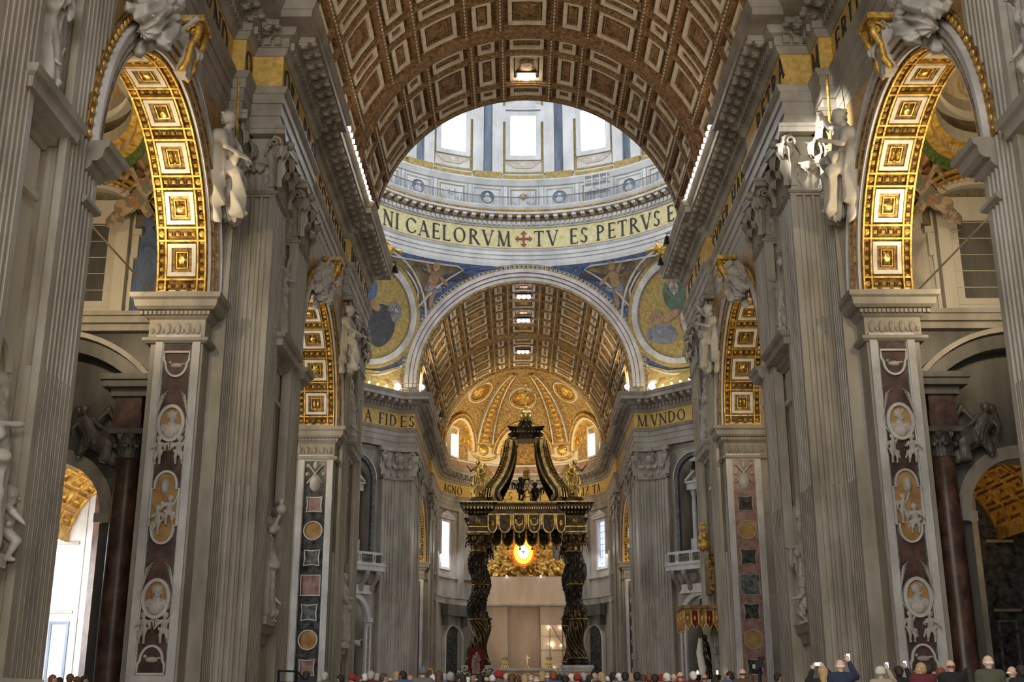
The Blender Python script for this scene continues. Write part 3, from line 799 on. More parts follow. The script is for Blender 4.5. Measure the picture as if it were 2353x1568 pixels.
# ================================================================= GIANT ORDER
def flutes(p, q, n, ratio=.70, depth=.8, mode='f', m0=.10):
    """points along p->q (inclusive of p, exclusive of q) with n flutes cut to the left of travel"""
    p, q = Vector(p), Vector(q); d = q - p; L = d.length; d.normalize(); nl = Vector((-d.y, d.x))
    pts = [tuple(p)]
    if n == 0: return pts
    m = L * m0; pitch = (L - 2 * m) / n; w = pitch * ratio
    for i in range(n):
        c = m + pitch * (i + .5)
        if mode == 'f':
            for k in range(6):
                a = PI * k / 5; pts.append(tuple(p + d * (c - w / 2 * cos(a)) + nl * (w / 2 * depth * sin(a) + (.015 if 0 < k < 5 else 0))))
        else:
            for x, dd in ((-w / 2, 0), (-w / 2 + .012, .05), (-w / 2 + .035, .012), (0, -.0), (w / 2 - .035, .012), (w / 2 - .012, .05), (w / 2, 0)):
                pts.append(tuple(p + d * (c + x) + nl * dd))
    return pts
def shaft(mb, x0, x1, y0, y1, nf, ns, nfar, z0, zc, z1):
    """pilaster whose nave face is at x0; nf flutes on it, ns on the near (-y) side, nfar on the far side"""
    C = [(x1, y0), (x1, y1), (x0, y1), (x0, y0)]
    for (za, zb, md) in ((z0, zc, 'c'), (zc, z1, 'f')):
        P = [C[0]] + flutes(C[1], C[2], nfar, mode=md) + flutes(C[2], C[3], nf, mode=md) + flutes(C[3], C[0], ns, mode=md)
        mb.prism(P, za, zb)
    # fillet ends and astragal
    mb.box(x0 - .02, x1, y0 - .02, y1 + .02, z1, z1 + .12)
    mb.sweep([(x1, y1), (x0, y1), (x0, y0), (x1, y0)][::-1], [(0, z1 + .10), (.10, z1 + .12), (.16, z1 + .2), (.10, z1 + .28), (0, z1 + .3)])
def pbase(mb, x0, x1, y0, y1, z0):
    path = [(x1, y0), (x0, y0), (x0, y1), (x1, y1)]
    prof = [(.0, z0), (.42, z0), (.42, z0 + .45), (.40, z0 + .47), (.46, z0 + .6), (.46, z0 + .75), (.38, z0 + .88), (.26, z0 + .92), (.22, z0 + 1.05), (.28, z0 + 1.1), (.32, z0 + 1.2), (.26, z0 + 1.32), (.10, z0 + 1.38), (.02, z0 + 1.55), (0, z0 + 1.56)]
    mb.sweep(path, prof, caps=False)
def leaf(mb, o, ux, nx, W, Hh, out=.5, lobes=5, n=10, curl=1.0):
    """acanthus leaf rising from o, width along ux, bending out along nx"""
    o, ux, nx = Vector(o), Vector(ux), Vector(nx); up = Vector((0, 0, 1)); vs = []; m = 8
    prof = [(0.05, 0), (.07, .2), (.08, .42), (.12, .62), (.22, .80), (.42, .94), (.68, 1.0), (.90, .95), (1.0, .84), (.95, .72), (.85, .68)]
    for j in range(n + 1):
        t = j / n; q = t * (len(prof) - 1); i0 = min(int(q), len(prof) - 2); fr = q - i0
        po = prof[i0][0] * (1 - fr) + prof[i0 + 1][0] * fr; pz = prof[i0][1] * (1 - fr) + prof[i0 + 1][1] * fr
        w = W / 2 * (.62 + .42 * sin(PI * min(1, t * 1.15))) * (1 - max(0, t - .75) * 2.1) * (1 + .16 * cos(2 * PI * lobes * t))
        for i in range(m + 1):
            x = -1 + 2 * i / m
            rib = .10 * cos(x * PI * 2.5) * W * .35 + .06 * W * (1 - abs(x))
            drop = -abs(x) ** 2 * .10 * Hh * t
            vs.append(o + ux * (w * x) + nx * (po * out * (1 - .25 * x * x) + rib + .02) + up * (pz * Hh + drop))
    mb.add(vs, [(j * (m + 1) + i, j * (m + 1) + i + 1, (j + 1) * (m + 1) + i + 1, (j + 1) * (m + 1) + i) for j in range(n) for i in range(m)])
def volute(mb, o, ux, nx, s, R=.36):
    """scroll rising outward at a corner"""
    o, ux, nx = Vector(o), Vector(ux), Vector(nx); up = Vector((0, 0, 1))
    pts = []; rs = []
    for i in range(8): 
        t = i / 7; pts.append(o + ux * (s * (-.55 + .45 * t)) + up * (-.95 + .95 * t ** .8) + nx * (.05 + .12 * t)); rs.append(.05 + .05 * t)
    for i in range(1, 15):
        t = i / 14; a = PI / 2 - t * 3.4 * PI; r = R * (1 - .82 * t)
        pts.append(o + ux * s * (-.10 + r * cos(a) * 1.0) + up * (-R + r * sin(a)) + nx * (.18 + .05 * t)); rs.append(.095 - .035 * t)
    mb.tube(pts, rs, 6)
def capital(mb, x0, x1, y0, y1, z0=24.3, z1=ZB, near=True, far=True, part=3):
    H = z1 - z0; ins = .06
    mb.smooth = False
    if part & 1: mb.box(x0 + ins, x1, y0 + ins, y1 - ins, z0, z1 - .5)
    faces = [((x0 + ins, y0 + ins, z0), (0, 1, 0), (-1, 0, 0), y1 - y0 - 2 * ins)]
    if near and x1 - x0 > .5: faces.append(((x0 + ins, y0 + ins, z0), (1, 0, 0), (0, -1, 0), x1 - x0 - ins))
    if far and x1 - x0 > .5: faces.append(((x0 + ins, y1 - ins, z0), (1, 0, 0), (0, 1, 0), x1 - x0 - ins))
    mb.smooth = True
    for o, ux, nx, Wd in (faces if part & 2 else []):
        o, ux, nx = Vector(o), Vector(ux), Vector(nx); up = Vector((0, 0, 1))
        if Wd > 2: l1 = [.27, .73]; l2 = [.0, .5, 1.0]; lw = 1.0
        elif Wd > 1.2: l1 = [.40]; l2 = [.0, .82]; lw = .95
        else: l1 = [.5]; l2 = [.5]; lw = .85
        for q in l1: leaf(mb, o + ux * Wd * q, ux, nx, lw, H * .40, .42)
        for q in l2: leaf(mb, o + ux * Wd * q + up * H * .06, ux, nx if 0 < q < 1 else (nx - (ux if q == 0 else -ux) * .6).normalized(), lw * .95, H * .64, .55)
        if Wd > 2:
            for q, s_ in ((.0, -1), (1.0, 1)): volute(mb, o + ux * (Wd * q - s_ * .05) + up * (H - .48), ux, nx, s_)
            for s_ in (-1, 1):
                volute(mb, o + ux * (Wd * .5 + s_ * -.12) + up * (H - .55), ux, nx, -s_ * .8, .2)
            mb.ball(o + ux * Wd * .5 + nx * .32 + up * (H - .28), (.26, .26, .24), 8, 6)
        elif Wd > 1.2:
            volute(mb, o + up * (H - .48), ux, nx, -1); volute(mb, o + ux * (Wd * .72) + up * (H - .55), ux, nx, .9, .24)
    mb.smooth = False
    if not part & 1: return
    # concave abacus
    def edge(p, q, sag):
        p, q = Vector(p), Vector(q); d = q - p; nl = Vector((-d.y, d.x)).normalized()
        return [tuple(p + d * (i / 8) + nl * sag * sin(PI * i / 8)) for i in range(8)]
    e = .38
    a, b, c, d = (x1, y0 - e), (x0 - e, y0 - e), (x0 - e, y1 + e), (x1, y1 + e)
    if not near or x1 - x0 < .5: a, b = (x1, y0 - .1), (x0 - .25, y0 - .1)
    if not far or x1 - x0 < .5: c, d = (x0 - .25, y1 + .1), (x1, y1 + .1)
    P = [d] + edge(c, b, -.0)[:1]
    P = [a, d] + edge(c, b, .20) + [b]
    for k, (za, zb) in enumerate(((z1 - .46, z1 - .20), (z1 - .18, z1))):
        mb.prism([(x, y) for x, y in P], za, zb)

def giant(s, x0, x1, y0, y1, nf, ns, nfar, label, kind='giant_pilaster', near=True, far=True):
    t = thing(kind, label, 'pilaster', (s * (x0 + .5 if kind == 'giant_pilaster' else x0 + .2), (y0 + y1) / 2, FZ), 0, 'fluted pilasters of the nave')
    mb = MB(s); shaft(mb, x0, x1, y0, y1, nf, ns, nfar, FZ + 1.5, 10.5, 23.9); mb.build('shaft', 'pilaster_marble', t)
    mb = MB(s); pbase(mb, x0, x1, y0, y1, FZ); mb.build('base', 'pilaster_marble', t)
    mb = MB(s); capital(mb, x0, x1, y0, y1, 24.2, ZB, near, far, 1); c = mb.build('capital', 'pilaster_marble', t)
    mb = MB(s); capital(mb, x0, x1, y0, y1, 24.2, ZB, near, far, 2); mb.build('acanthus_leaves', 'pilaster_marble', c)
    return t
for s in (-1, 1):
    sd = SIDE[s]
    giant(s, 13.8, 15.2, 25.9, 28.55, 7, 0, 0, f'fluted giant pilaster at the very {sd} edge of the picture, nearest one', near=False)
    giant(s, 13.8, 15.2, 31.0, 33.6, 7, 2, 0, f'fluted giant pilaster beside the near aisle arch, second from the {sd} edge')
    giant(s, XA, XC, 49.8, 52.4, 7, 4, 0, f'giant pilaster with wide flutes on its near side, just past the near {sd} arch')
    giant(s, XB, XC, 48.3, 49.8, 4, 0, 0, f'narrow fluted half pilaster squeezed beside the near arch on the {sd}', 'half_pilaster', far=False)
    giant(s, XA, XC, 55.8, 58.5, 7, 1, 0, f'fluted giant pilaster just before the second arch on the {sd}, behind the niche statues')
    giant(s, XA, XD + .5, 73.4, 76.2, 7, 1, 0, f'distant fluted giant pilaster just past the second arch on the {sd}')
    giant(s, XA, XD + .5, 79.6, 82.4, 7, 1, 1, f'farthest fluted nave pilaster on the {sd}, at the corner of the crossing')
    giant(s, XA, XC, 5, 7.7, 7, 1, 1, f'pale fluted giant pilaster behind the viewer on the {sd}') if False else None

# folded pilasters of the crossing piers (bent where the pier is bevelled)
def folded(s, label):
    t = thing('giant_pilaster', label, 'pilaster', (s * 13.6, 122.8, FZ), 0, 'fluted pilasters of the crossing')
    mb = MB(s)
    A, B, C = (11.75, 122.75), (13.45, 122.75), (14.8, 121.4)
    for (za, zb, md) in ((FZ + 1.5, 11.4, 'c'), (11.4, 23.9, 'f')):
        P = flutes(A, B, 4, mode=md) + flutes(B, C, 4, mode=md) + [C, (16.2, 122.8), (14, 125.2), (11.75, 125.2)]
        mb.prism(P, za, zb)
    mb.sweep([C, B, A, (11.75, 125)], [(0, 23.9), (.12, 23.95), (.18, 24.05), (.12, 24.15), (0, 24.2)])
    mb.build('shaft', 'pilaster_marble', t)
    mb = MB(s); mb.sweep([C, B, A, (11.75, 125)], [(0, FZ), (.42, FZ), (.42, FZ + .5), (.46, FZ + .7), (.3, FZ + .95), (.25, FZ + 1.1), (.3, FZ + 1.25), (0, FZ + 1.5)], caps=False); mb.build('base', 'pilaster_marble', t)
    mb = MB(s); d = Vector((1.35, -1.35, 0)).normalized(); n2 = Vector((-1, -1, 0)).normalized()
    mb.prism([(11.8, 122.8), (13.45, 122.8), (14.8, 121.45), (16.2, 122.8), (14, 125.2), (11.8, 125.2)], 24.2, 26.9)
    mb.smooth = True
    for q in (.5, 1.35): leaf(mb, (11.75 + q, 122.75, 24.2), (1, 0, 0), (0, -1, 0), .95, 1.3, .42)
    for q in (.5, 1.4): leaf(mb, Vector((13.45, 122.75, 24.2)) + d * q, d, n2, .95, 1.3, .42)
    leaf(mb, (11.75, 122.75, 24.4), (1, 0, 0), Vector((-.6, -1, 0)).normalized(), .95, 2.1, .55)
    leaf(mb, (13.4, 122.7, 24.4), (1, 0, 0), Vector((-.4, -1, 0)).normalized(), 1.0, 2.1, .5)
    leaf(mb, Vector((13.45, 122.75, 24.4)) + d * 1.9, d, n2, .95, 2.1, .55)
    volute(mb, (11.8, 122.75, 26.9), (1, 0, 0), (0, -1, 0), -1); volute(mb, Vector((13.45, 122.75, 26.9)) + d * 1.85, d, n2, 1)
    volute(mb, (13.3, 122.7, 26.85), (1, 0, 0), (0, -1, 0), 1, .22); volute(mb, (13.6, 122.6, 26.85), d, n2, -1, .22)
    mb.ball((13.4, 122.4, 27.1), .26, 8, 6)
    mb.smooth = False
    mb.prism([(11.35, 122.35), (12.4, 122.6), (13.4, 122.3), (14.2, 121.9), (14.9, 121.0), (16.2, 122.8), (14, 125.2), (11.35, 125.2)], 26.95, ZB)
    mb.build('capital', 'pilaster_marble', t)
for s in (-1, 1): folded(s, f'fluted pilaster bent around the crossing pier below gold letters, {SIDE[s]} of the altar')
# western arm: pairs of pilasters seen edge-on
for s in (-1, 1):
    for k, (ya, yb, tx) in enumerate(((125.4, 128.0, 'first'), (129.8, 132.4, 'second'), (148.0, 150.6, 'third'), (153.0, 155.6, 'fourth'))):
        t = thing('giant_pilaster', f'{tx} pale pilaster seen edge-on behind the crossing pier, {SIDE[s]} wall of the choir', 'pilaster', (s * 12, ya + 1.3, FZ), 0, 'fluted pilasters of the choir')
        mb = MB(s); shaft(mb, XW, 12.4, ya, yb, 7, 1, 0, FZ + 1.5, 10.5, 23.9); mb.build('shaft', 'pilaster_marble', t)
        mb = MB(s); pbase(mb, XW, 12.4, ya, yb, FZ); mb.build('base', 'pilaster_marble', t)
        mb = MB(s); capital(mb, XW, 12.4, ya, yb, 24.2); mb.build('capital', 'pilaster_marble', t)

# ---------------------------------------------------------------- entablature
PN = [(XC, -6), (XC, 48.3), (XB, 48.3), (XB, 49.8), (XA, 49.8), (XA, 58.5),
      (XD, 58.5), (XD, 73.0), (XA, 73.0), (XA, 82.9), (13.5, 82.95), (20.8, 90.25)]
PA = [(XW + 11.0 * 0, 159.0)]
PWt = [(20.8, 115.45), (13.5, 122.75), (XW, 122.75), (XW, 132.6), (12.1, 132.6), (12.1, 147.6), (XW, 147.6), (XW, 156.0)]
apse = [(XW * cos(PI / 2 * i / 14), APC + XW * sin(PI / 2 * i / 14)) for i in range(0, 15)]
PWt += [(XW, 157.5)] + apse
ARCHI = [(-.7, ZB), (.02, ZB), (.02, 28.0), (.08, 28.02), (.08, 28.62), (.15, 28.64), (.15, 29.1), (.22, 29.15), (.34, 29.34), (.34, 29.42), (-.7, 29.42)]
CORN = [(-.7, ZF1), (.06, ZF1), (.22, 31.42), (.22, 31.52), (.30, 31.54), (.30, 32.0), (.55, 32.06), (.68, 32.28), (.70, 32.40), (1.52, 32.42), (1.54, 32.78), (1.60, 32.82), (1.78, 33.12), (1.78, ZT), (-.7, ZT)]
def along(path, step, off, i0=0):
    """positions along plan path: yields (x, y, tangent angle)"""
    for i in range(i0, len(path) - 1):
        a, b = Vector(path[i]), Vector(path[i + 1]); d = b - a; L = d.length
        if L < .9: continue
        d.normalize(); n = max(1, int(round(L / step)))
        for k in range(n):
            p = a + d * (L * (k + .5) / n); yield p.x, p.y, d
def entab(s, path, name):
    sd = SIDE[s]
    mb = MB(s); mb.sweep(path, ARCHI, caps=False); struct(mb, 'trim_architrave_' + name, 'wall_marble')
    mb = MB(s); mb.mat('frieze_gold'); mb.sweep(path, [(0, 29.42), (0, ZF1)], caps=False)
    mb.mat('red_line'); mb.sweep(path, [(.0, 29.42), (.03, 29.42), (.03, 29.56), (0, 29.56)], caps=False)
    struct(mb, 'trim_frieze_' + name)
    mb = MB(s); mb.mat('wall_marble'); mb.sweep(path, CORN, caps=False)
    for x, y, d in along(path, .46, 0):
        nl = Vector((-d.y, d.x)); w = .15
        P = [Vector((x, y)) - d * w + nl * .28, Vector((x, y)) + d * w + nl * .28, Vector((x, y)) + d * w + nl * .47, Vector((x, y)) - d * w + nl * .47]
        mb.prism([tuple(p) for p in P], 31.58, 31.98)
    for x, y, d in along(path, .98, 0):
        nl = Vector((-d.y, d.x)); c = Vector((x, y))
        for (o0, o1, za, zb, w) in ((.62, 1.42, 32.12, 32.42, .24), (.62, 1.05, 31.98, 32.14, .2)):
            P = [c - d * w + nl * o0, c + d * w + nl * o0, c + d * w * .8 + nl * o1, c - d * w * .8 + nl * o1]
            mb.prism([tuple(p) for p in P], za, zb)
        mb.ball((c.x + nl.x * 1.32, c.y + nl.y * 1.32, 32.16), (.2, .2, .16), 6, 4)
        mb.ball((c.x + nl.x * .82, c.y + nl.y * .82, 32.02), (.2, .2, .14), 6, 4)
    struct(mb, 'trim_cornice_' + name)
for s in (-1, 1):
    entab(s, PN, SIDE[s] + '_nave'); entab(s, PWt, SIDE[s] + '_choir')

def letters(name, label, F, text, u, v, size, gap=.1, du=1, parent=None, us=1.0):
    t = thing(name, label, 'inscription', F(u, v, 0), 0, 'painted frieze inscriptions')
    for ch in text:
        mb = MB(); u2 = write(mb, F, ch, u, v, size, .01, .05, gap, du, us)
        if mb.v: mb.build('letter', 'letter', t)
        u = u2
    return t
LH = 1.22; LV = 29.72
# left wall: text runs from near to far; right wall: from far to near
for txt, y, X in (('RA NON', 33.5, XC), ('VND', 43.2, XC)):
    letters('inscription', f'black capitals {txt} on the gold frieze over the near arch, left wall', (lambda X: lambda u, v, h: (-X + h, u, v))(X), txt, y, LV, LH, .12, us=1.25)
letters('inscription', 'single black letter O on the gold frieze beside the projecting gold block, left', lambda u, v, h: (-XB + h, u, v), 'O', 48.35, LV, LH, us=1.1)
letters('inscription', 'black capitals on the gold frieze over the pilaster pair, left', lambda u, v, h: (-XA + h, u, v), 'ORA PRO', 50.1, LV, LH, .16, us=1.2)
letters('inscription', 'black capitals on the gold frieze over the far arch, left', lambda u, v, h: (-XD + h, u, v), 'TE ECCLESIAM', 59.2, LV, LH, .16, us=1.2)
letters('inscription', 'black capitals on the gold frieze at the last pilasters of the nave, left', lambda u, v, h: (-XA + h, u, v), 'MEAM ET', 73.6, LV, LH, .2, us=1.2)
letters('inscription', 'black capitals ERIT on the gold frieze over the near arch, right wall', lambda u, v, h: (XC - h, u, v), 'ERIT', 47.6, LV, LH, .22, -1, us=1.1)
letters('inscription', 'single black letter M on the gold frieze beside the projecting gold block, right', lambda u, v, h: (XB - h, u, v), 'M', 49.62, LV, LH, .1, -1, us=1.1)
letters('inscription', 'black capitals PETRAM on the gold frieze over the pilaster pair, right', lambda u, v, h: (XA - h, u, v), 'PETRA', 55.6, LV, LH, .22, -1, us=1.2)
letters('inscription', 'black capitals on the gold frieze over the far arch, right', lambda u, v, h: (XD - h, u, v), 'SVPER HANC', 72.4, LV, LH, .2, -1, us=1.2)
letters('inscription', 'black capitals on the gold frieze at the last pilasters of the nave, right', lambda u, v, h: (XA - h, u, v), 'ET LE', 81.5, LV, LH, .25, -1, us=1.2)
# crossing piers
dg = Vector((-1, 1, 0)).normalized()
def Fdiag(s):
    # along the bevelled face; u = 0 at the bend, positive toward the nave
    return lambda u, v, h: (s * (13.5 + u * .7071 - h * .7071), 122.75 - u * .7071 - h * .7071, v)
Ffront = lambda u, v, h: (u, 122.75 - h, v)
letters('inscription', 'black capitals ES ending the word FIDES on the gold frieze left of the altar', Ffront, 'ES', -13.30, LV, 1.22, .16)
Fl = Fdiag(-1)
letters('inscription', 'black capitals A FID on the slanting gold frieze, left crossing pier', lambda u, v, h: Fl(-u, v, h), 'A FID', -4.55, LV, 1.22, .16)
letters('inscription', 'black capital M opening the word MVNDO on the gold frieze, right', Ffront, 'M', 11.95, LV, 1.22, .12)
letters('inscription', 'black capitals VNDO R on the slanting gold frieze, right crossing pier', lambda u, v, h: Fdiag(1)(u, v, h), 'VNDO RE', -.02, LV, 1.22, .125)
Fap = lambda u, v, h: ((XW - .03 - h) * sin(u / XW), APC + (XW - .03 - h) * cos(u / XW), v)
letters('inscription', 'black capitals AGNO on the curved apse frieze left of the bronze canopy', Fap, 'AGNO', -14.6, LV, 1.22, .16)
letters('inscription', 'black capitals ES on the apse frieze under the left canopy scroll', Fap, 'ES', -3.1, LV, 1.22, .16)
letters('inscription', 'black capitals ST on the apse frieze under the right canopy scroll', Fap, 'ST', 1.2, LV, 1.22, .16)
letters('inscription', 'black capitals on the curved apse frieze right of the bronze canopy', Fap, 'EIZ TA', 8.6, LV, 1.22, .16)

# ---------------------------------------------------------------- arches: archivolt, gilt soffit, impost
def lobed(cx, cy, r, k=4, n=32): return [(cx + r * (1 + .22 * abs(cos(k / 2 * a))) * cos(a), cy + r * (1 + .22 * abs(cos(k / 2 * a))) * sin(a)) for a in [2 * PI * i / n for i in range(n)]]
def arch_dress(s, X, Xo, A, tx, rosettes):
    yc, r = A; sd = SIDE[s]
    FA = lambda u, v, h: (X - h, yc + v * sin(u), ZI + v * cos(u))     # nave face
    mb = MB(s)
    mb.mat('white_marble')
    for a, b, h in ((r, r + .26, .10), (r + .26, r + .56, .18), (r + .56, r + .9, .27), (r + .9, r + .98, .36)): mb.pbox(FA, -PI / 2, PI / 2, a, b, -.1, h, 48, 1)
    mb.mat('gilt_ground'); mb.pbox(FA, -PI / 2, PI / 2, r + .98, r + 1.36, -.1, .14, 48, 1)
    mb.mat('gilt')
    for i in range(64):
        a = -PI / 2 + PI * (i + .5) / 64; mb.pdome(FA, a, r + 1.17, .015, .12, .14, .08, 10, 3)
    mb.mat('gilt_ground'); mb.pbox(FA, -PI / 2, PI / 2, r + .53, r + .57, 0, .29, 48, 1); mb.pbox(FA, -PI / 2, PI / 2, r + .24, r + .28, 0, .2, 48, 1)
    # spandrel field
    mb.mat('yellow_marble')
    for sg in (-1, 1):
        pts = [(yc + sg * (r + 1.4) * sin(a), ZI + (r + 1.4) * cos(a)) for a in [.22 + 1.05 * i / 14 for i in range(15)]]
        pts += [(yc + sg * (r + 1.1), ZB - .25)]
        mb.ppoly(lambda u, v, h: (X - h, u, v), pts if sg > 0 else pts[::-1], -.05, .03)
    o = mb.build('archivolt'); o['kind'] = 'structure'; o.name = 'trim_archivolt'
    # soffit
    FS = lambda u, v, h: (v, yc + (r - h) * sin(u), ZI + (r - h) * cos(u))
    t = thing('gilt_arch_soffit', f'gilded coffered underside of the {tx} aisle arch on the {sd}, white framed squares', 'coffered arch', (s * (X + 1), yc + r, ZI), 0, 'gilded arch undersides')
    mb = MB(s); mb.mat('gilt_ground'); mb.grid(FS, -PI / 2, PI / 2, X + .02, Xo - .02, 60, 2, .02)
    mb.grid(FS, -PI / 2, PI / 2, X + .02, Xo - .02, 60, 2, .02, True)
    w = (Xo - X); m = w * .20; npan = 9; da = PI * .955 / npan
    mb.mat('gilt')
    for v in (X + .06, X + m - .05, Xo - m + .05 - .07, Xo - .13):
        mb.pbox(FS, -PI / 2, PI / 2, v, v + .07, .02, .16, 60, 1)
    a0 = -PI / 2 + .07
    for i in range(npan + 1):
        a = a0 + da * i
        for q in (-1, 1): mb.pbox(FS, a + q * .042 - .006, a + q * .042 + .006, X + .06, Xo - .06, .02, .16, 1, 1)
        for v in (X + m * .55, Xo - m * .55): mb.pdome(FS, a, v, .026, .15, .02, .16, 10, 2)
    # rosette bands
    for i in range(npan):
        for q in range(5):
            a = a0 + da * (i + (q + .9) / 5.8)
            for v in (X + m * .55, Xo - m * .55):
                mb.mat('gilt'); mb.pdome(FS, a, v, .019, .12, .02, .14, 8, 2, .3)
                mb.mat('bronze'); mb.pbox(FS, a + .018, a + .030, v - .07, v + .07, .02, .05)
    for i in range(npan + 1):
        a = a0 + da * i
        for q in range(4):
            v = X + m + (w - 2 * m) * (q + .5) / 4; mb.mat('gilt'); mb.pdome(FS, a, v, .017, .11, .02, .14, 8, 2, .3)
            mb.mat('bronze'); mb.pbox(FS, a - .012, a + .012, v + .13, v + .17, .02, .06)
    # meander strip at the springing
    for sg in (-1, 1):
        e = sg * (PI / 2 - .035)
        mb.mat('white_marble')
        for q in range(8):
            v = X + .12 + (w - .24) * q / 8; mb.pbox(FS, e - .014 if q % 2 else e + .002, e - .002 if q % 2 else e + .014, v, v + (w - .24) / 8, .02, .05); mb.pbox(FS, e - .014, e + .014, v, v + .04, .02, .05)
    mb.build('moulded_ground', 'gilt', t)
    for i in range(npan):
        a = a0 + da * (i + .5); hw = da * .5 - .062
        mb = MB(s); mb.mat('soffit_white'); mb.pring(FS, a - hw, a + hw, X + m + .06, Xo - m - .06, .026, .17, .02, .17, 3, 3)
        mb.mat('gilt_ground'); mb.pring(FS, a - hw + .027, a + hw - .027, X + m + .24, Xo - m - .24, .020, .12, .02, .10, 2, 2)
        mb.mat('gilt'); mb.pring(FS, a - hw + .05, a + hw - .05, X + m + .40, Xo - m - .40, .008, .05, .02, .12, 2, 2)
        vm = (X + Xo) / 2
        k = rosettes[i % len(rosettes)]
        mb.mat('gilt_bright')
        if k == 0: mb.pdome(FS, a, vm, .05, .24, .03, .16, 12, 3, .25)
        elif k == 1:
            for q in (-1, 1): mb.pdome(FS, a + .0, vm + q * .12, .05, .09, .03, .16, 8, 3)
            mb.pdome(FS, a + .05, vm, .016, .10, .03, .14, 8, 2)
        elif k == 2: mb.pdome(FS, a + .01, vm, .03, .26, .03, .16, 10, 3); mb.pdome(FS, a - .035, vm + .08, .02, .07, .03, .16, 8, 2); mb.pdome(FS, a + .05, vm, .008, .16, .03, .1, 6, 2)
        else: mb.pdome(FS, a - .03, vm, .022, .09, .03, .17, 8, 3); mb.pdome(FS, a + .02, vm, .045, .2, .03, .13, 10, 3)
        mb.build('coffer', 'gilt', t)
    # impost of the far jamb and of the near jamb
    for sg in (-1, 1):
        yj = yc + sg * r
        t2 = thing('impost', f'moulded stone impost carrying the {"far" if sg > 0 else "near"} foot of the {tx} arch on the {sd}', 'impost', (s * (X + 1), yj, ZI - 2), 0, 'stone imposts of the aisle arches')
        y1 = yj + sg * 2.2
        path = [(X - .02, yj + sg * 1.05), (X - .02, yj - sg * .02), (Xo + .1, yj - sg * .02), (Xo + .1, yj + sg * 2)]
        if sg > 0: path = path[::-1]
        pr = [(-.3, 16.05), (.10, 16.05), (.22, 16.15), (.22, 16.27), (.02, 16.35), (.02, 17.1), (.14, 17.18), (.24, 17.3), (.24, 17.42), (.42, 17.44), (.55, 17.55), (.60, 17.82), (.72, 17.9), (.76, ZI), (-.3, ZI)]
        # make the profile face outward (away from the pier)
        c = MB(s); c.sweep(path, pr, caps=True); 
        c.build('moulding', 'wall_marble', t2)
        c = MB(s)
        n = int((Xo - X + 1) / .19)
        for i in range(n):
            x = X - .3 + (Xo - X + .8) * (i + .5) / n
            c.box(x - .055, x + .055, yj - sg * .22, yj - sg * .36, 17.24, 17.40)
        for i in range(5):
            x = X + .25 + (Xo - X - .5) * i / 4
            c.ball((x, yj - sg * .08, 16.7), (.13, .07, .26), 7, 5); c.ball((x + .22, yj - sg * .07, 16.6), (.09, .05, .12), 6, 4)
        c.build('carved_frieze', 'wall_marble', t2)
for s in (-1, 1):
    arch_dress(s, XC, XO, A1, 'near', [0, 2, 1, 3, 0, 3, 1, 2, 0])
    arch_dress(s, 12.3, 14.6, (140.4, 6.6), 'choir', [1, 0, 3, 2, 0, 2, 3, 0, 1])
    arch_dress(s, XD, 14.6, A2, 'far', [1, 0, 3, 2, 0, 2, 3, 0, 1])
# ================================================================= DOME: ring, drum, pendentives
CW = [(20.9 * sin(2 * PI * i / 96), YC + 20.9 * cos(2 * PI * i / 96)) for i in range(96)]   # clockwise seen from above: left of travel is outside
CCW = CW[::-1]                                                                          # left of travel is inside
def ring(name, prof, mat):
    mb = MB(); mb.sweep(CCW, prof, closed=True, caps=False); return struct(mb, name, mat)
ring('trim_dome_architrave', [(-1, 48.3), (.02, 48.3), (.10, 48.7), (.10, 49.1), (.22, 49.12), (.22, 49.55), (.34, 49.57), (.34, 49.95), (.5, 50.15), (.5, 50.3), (0, 50.3)], 'drum_marble')
ring('trim_dome_inscription', [(.10, 50.28), (.10, 52.95), (-.5, 52.95)], 'ring_gold')
mb = MB(); mb.mat('rose_marble')
mb.sweep(CCW, [(.34, 50.24), (.52, 50.24), (.52, 50.34), (.1, 50.36)], closed=True, caps=False)
struct(mb, 'trim_dome_red_line')
ring('trim_dome_cornice', [(0, 52.9), (.3, 52.95), (.3, 53.05), (.42, 53.1), (.42, 53.55), (.55, 53.6), (.6, 53.75), (.6, 54.1), (1.45, 54.12), (1.45, 54.45), (1.6, 54.6), (1.75, 54.9), (1.75, 55.0), (-1, 55.0)], 'drum_marble')
FR = lambda R: (lambda u, v, h: ((R - h) * sin(u), YC + (R - h) * cos(u), v))      # u = azimuth from west
mb = MB(); G = FR(20.9)
mb.mat('drum_marble')
for i in range(230):
    a = 2 * PI * i / 230; mb.pbox(G, a - .0078, a + .0078, 53.14, 53.52, .42, .62)
t = struct(mb, 'trim_dome_dentils')
mb = MB(); mb.mat('vault_rib'); mb.sweep(CCW, [(.5, 53.62), (.64, 53.62), (.64, 54.08), (.6, 54.1)], closed=True, caps=False)
for i in range(120):
    a = 2 * PI * (i + .5) / 120
    mb.mat('drum_marble'); mb.pbox(G, a - .0125, a + .0125, 53.78, 54.1, .6, 1.30); mb.mat('vault_frame'); mb.pbox(G, a - .011, a + .011, 53.66, 53.80, .6, .95)
    mb.mat('gilt'); mb.pbox(G, a - .0135, a + .0135, 54.04, 54.14, .58, 1.36)
struct(mb, 'trim_dome_modillions')
mb = MB(); mb.mat('gilt'); mb.sweep(CCW, [(1.42, 54.42), (1.56, 54.42), (1.6, 54.52), (1.5, 54.56)], closed=True, caps=False); struct(mb, 'trim_dome_gilt_line')
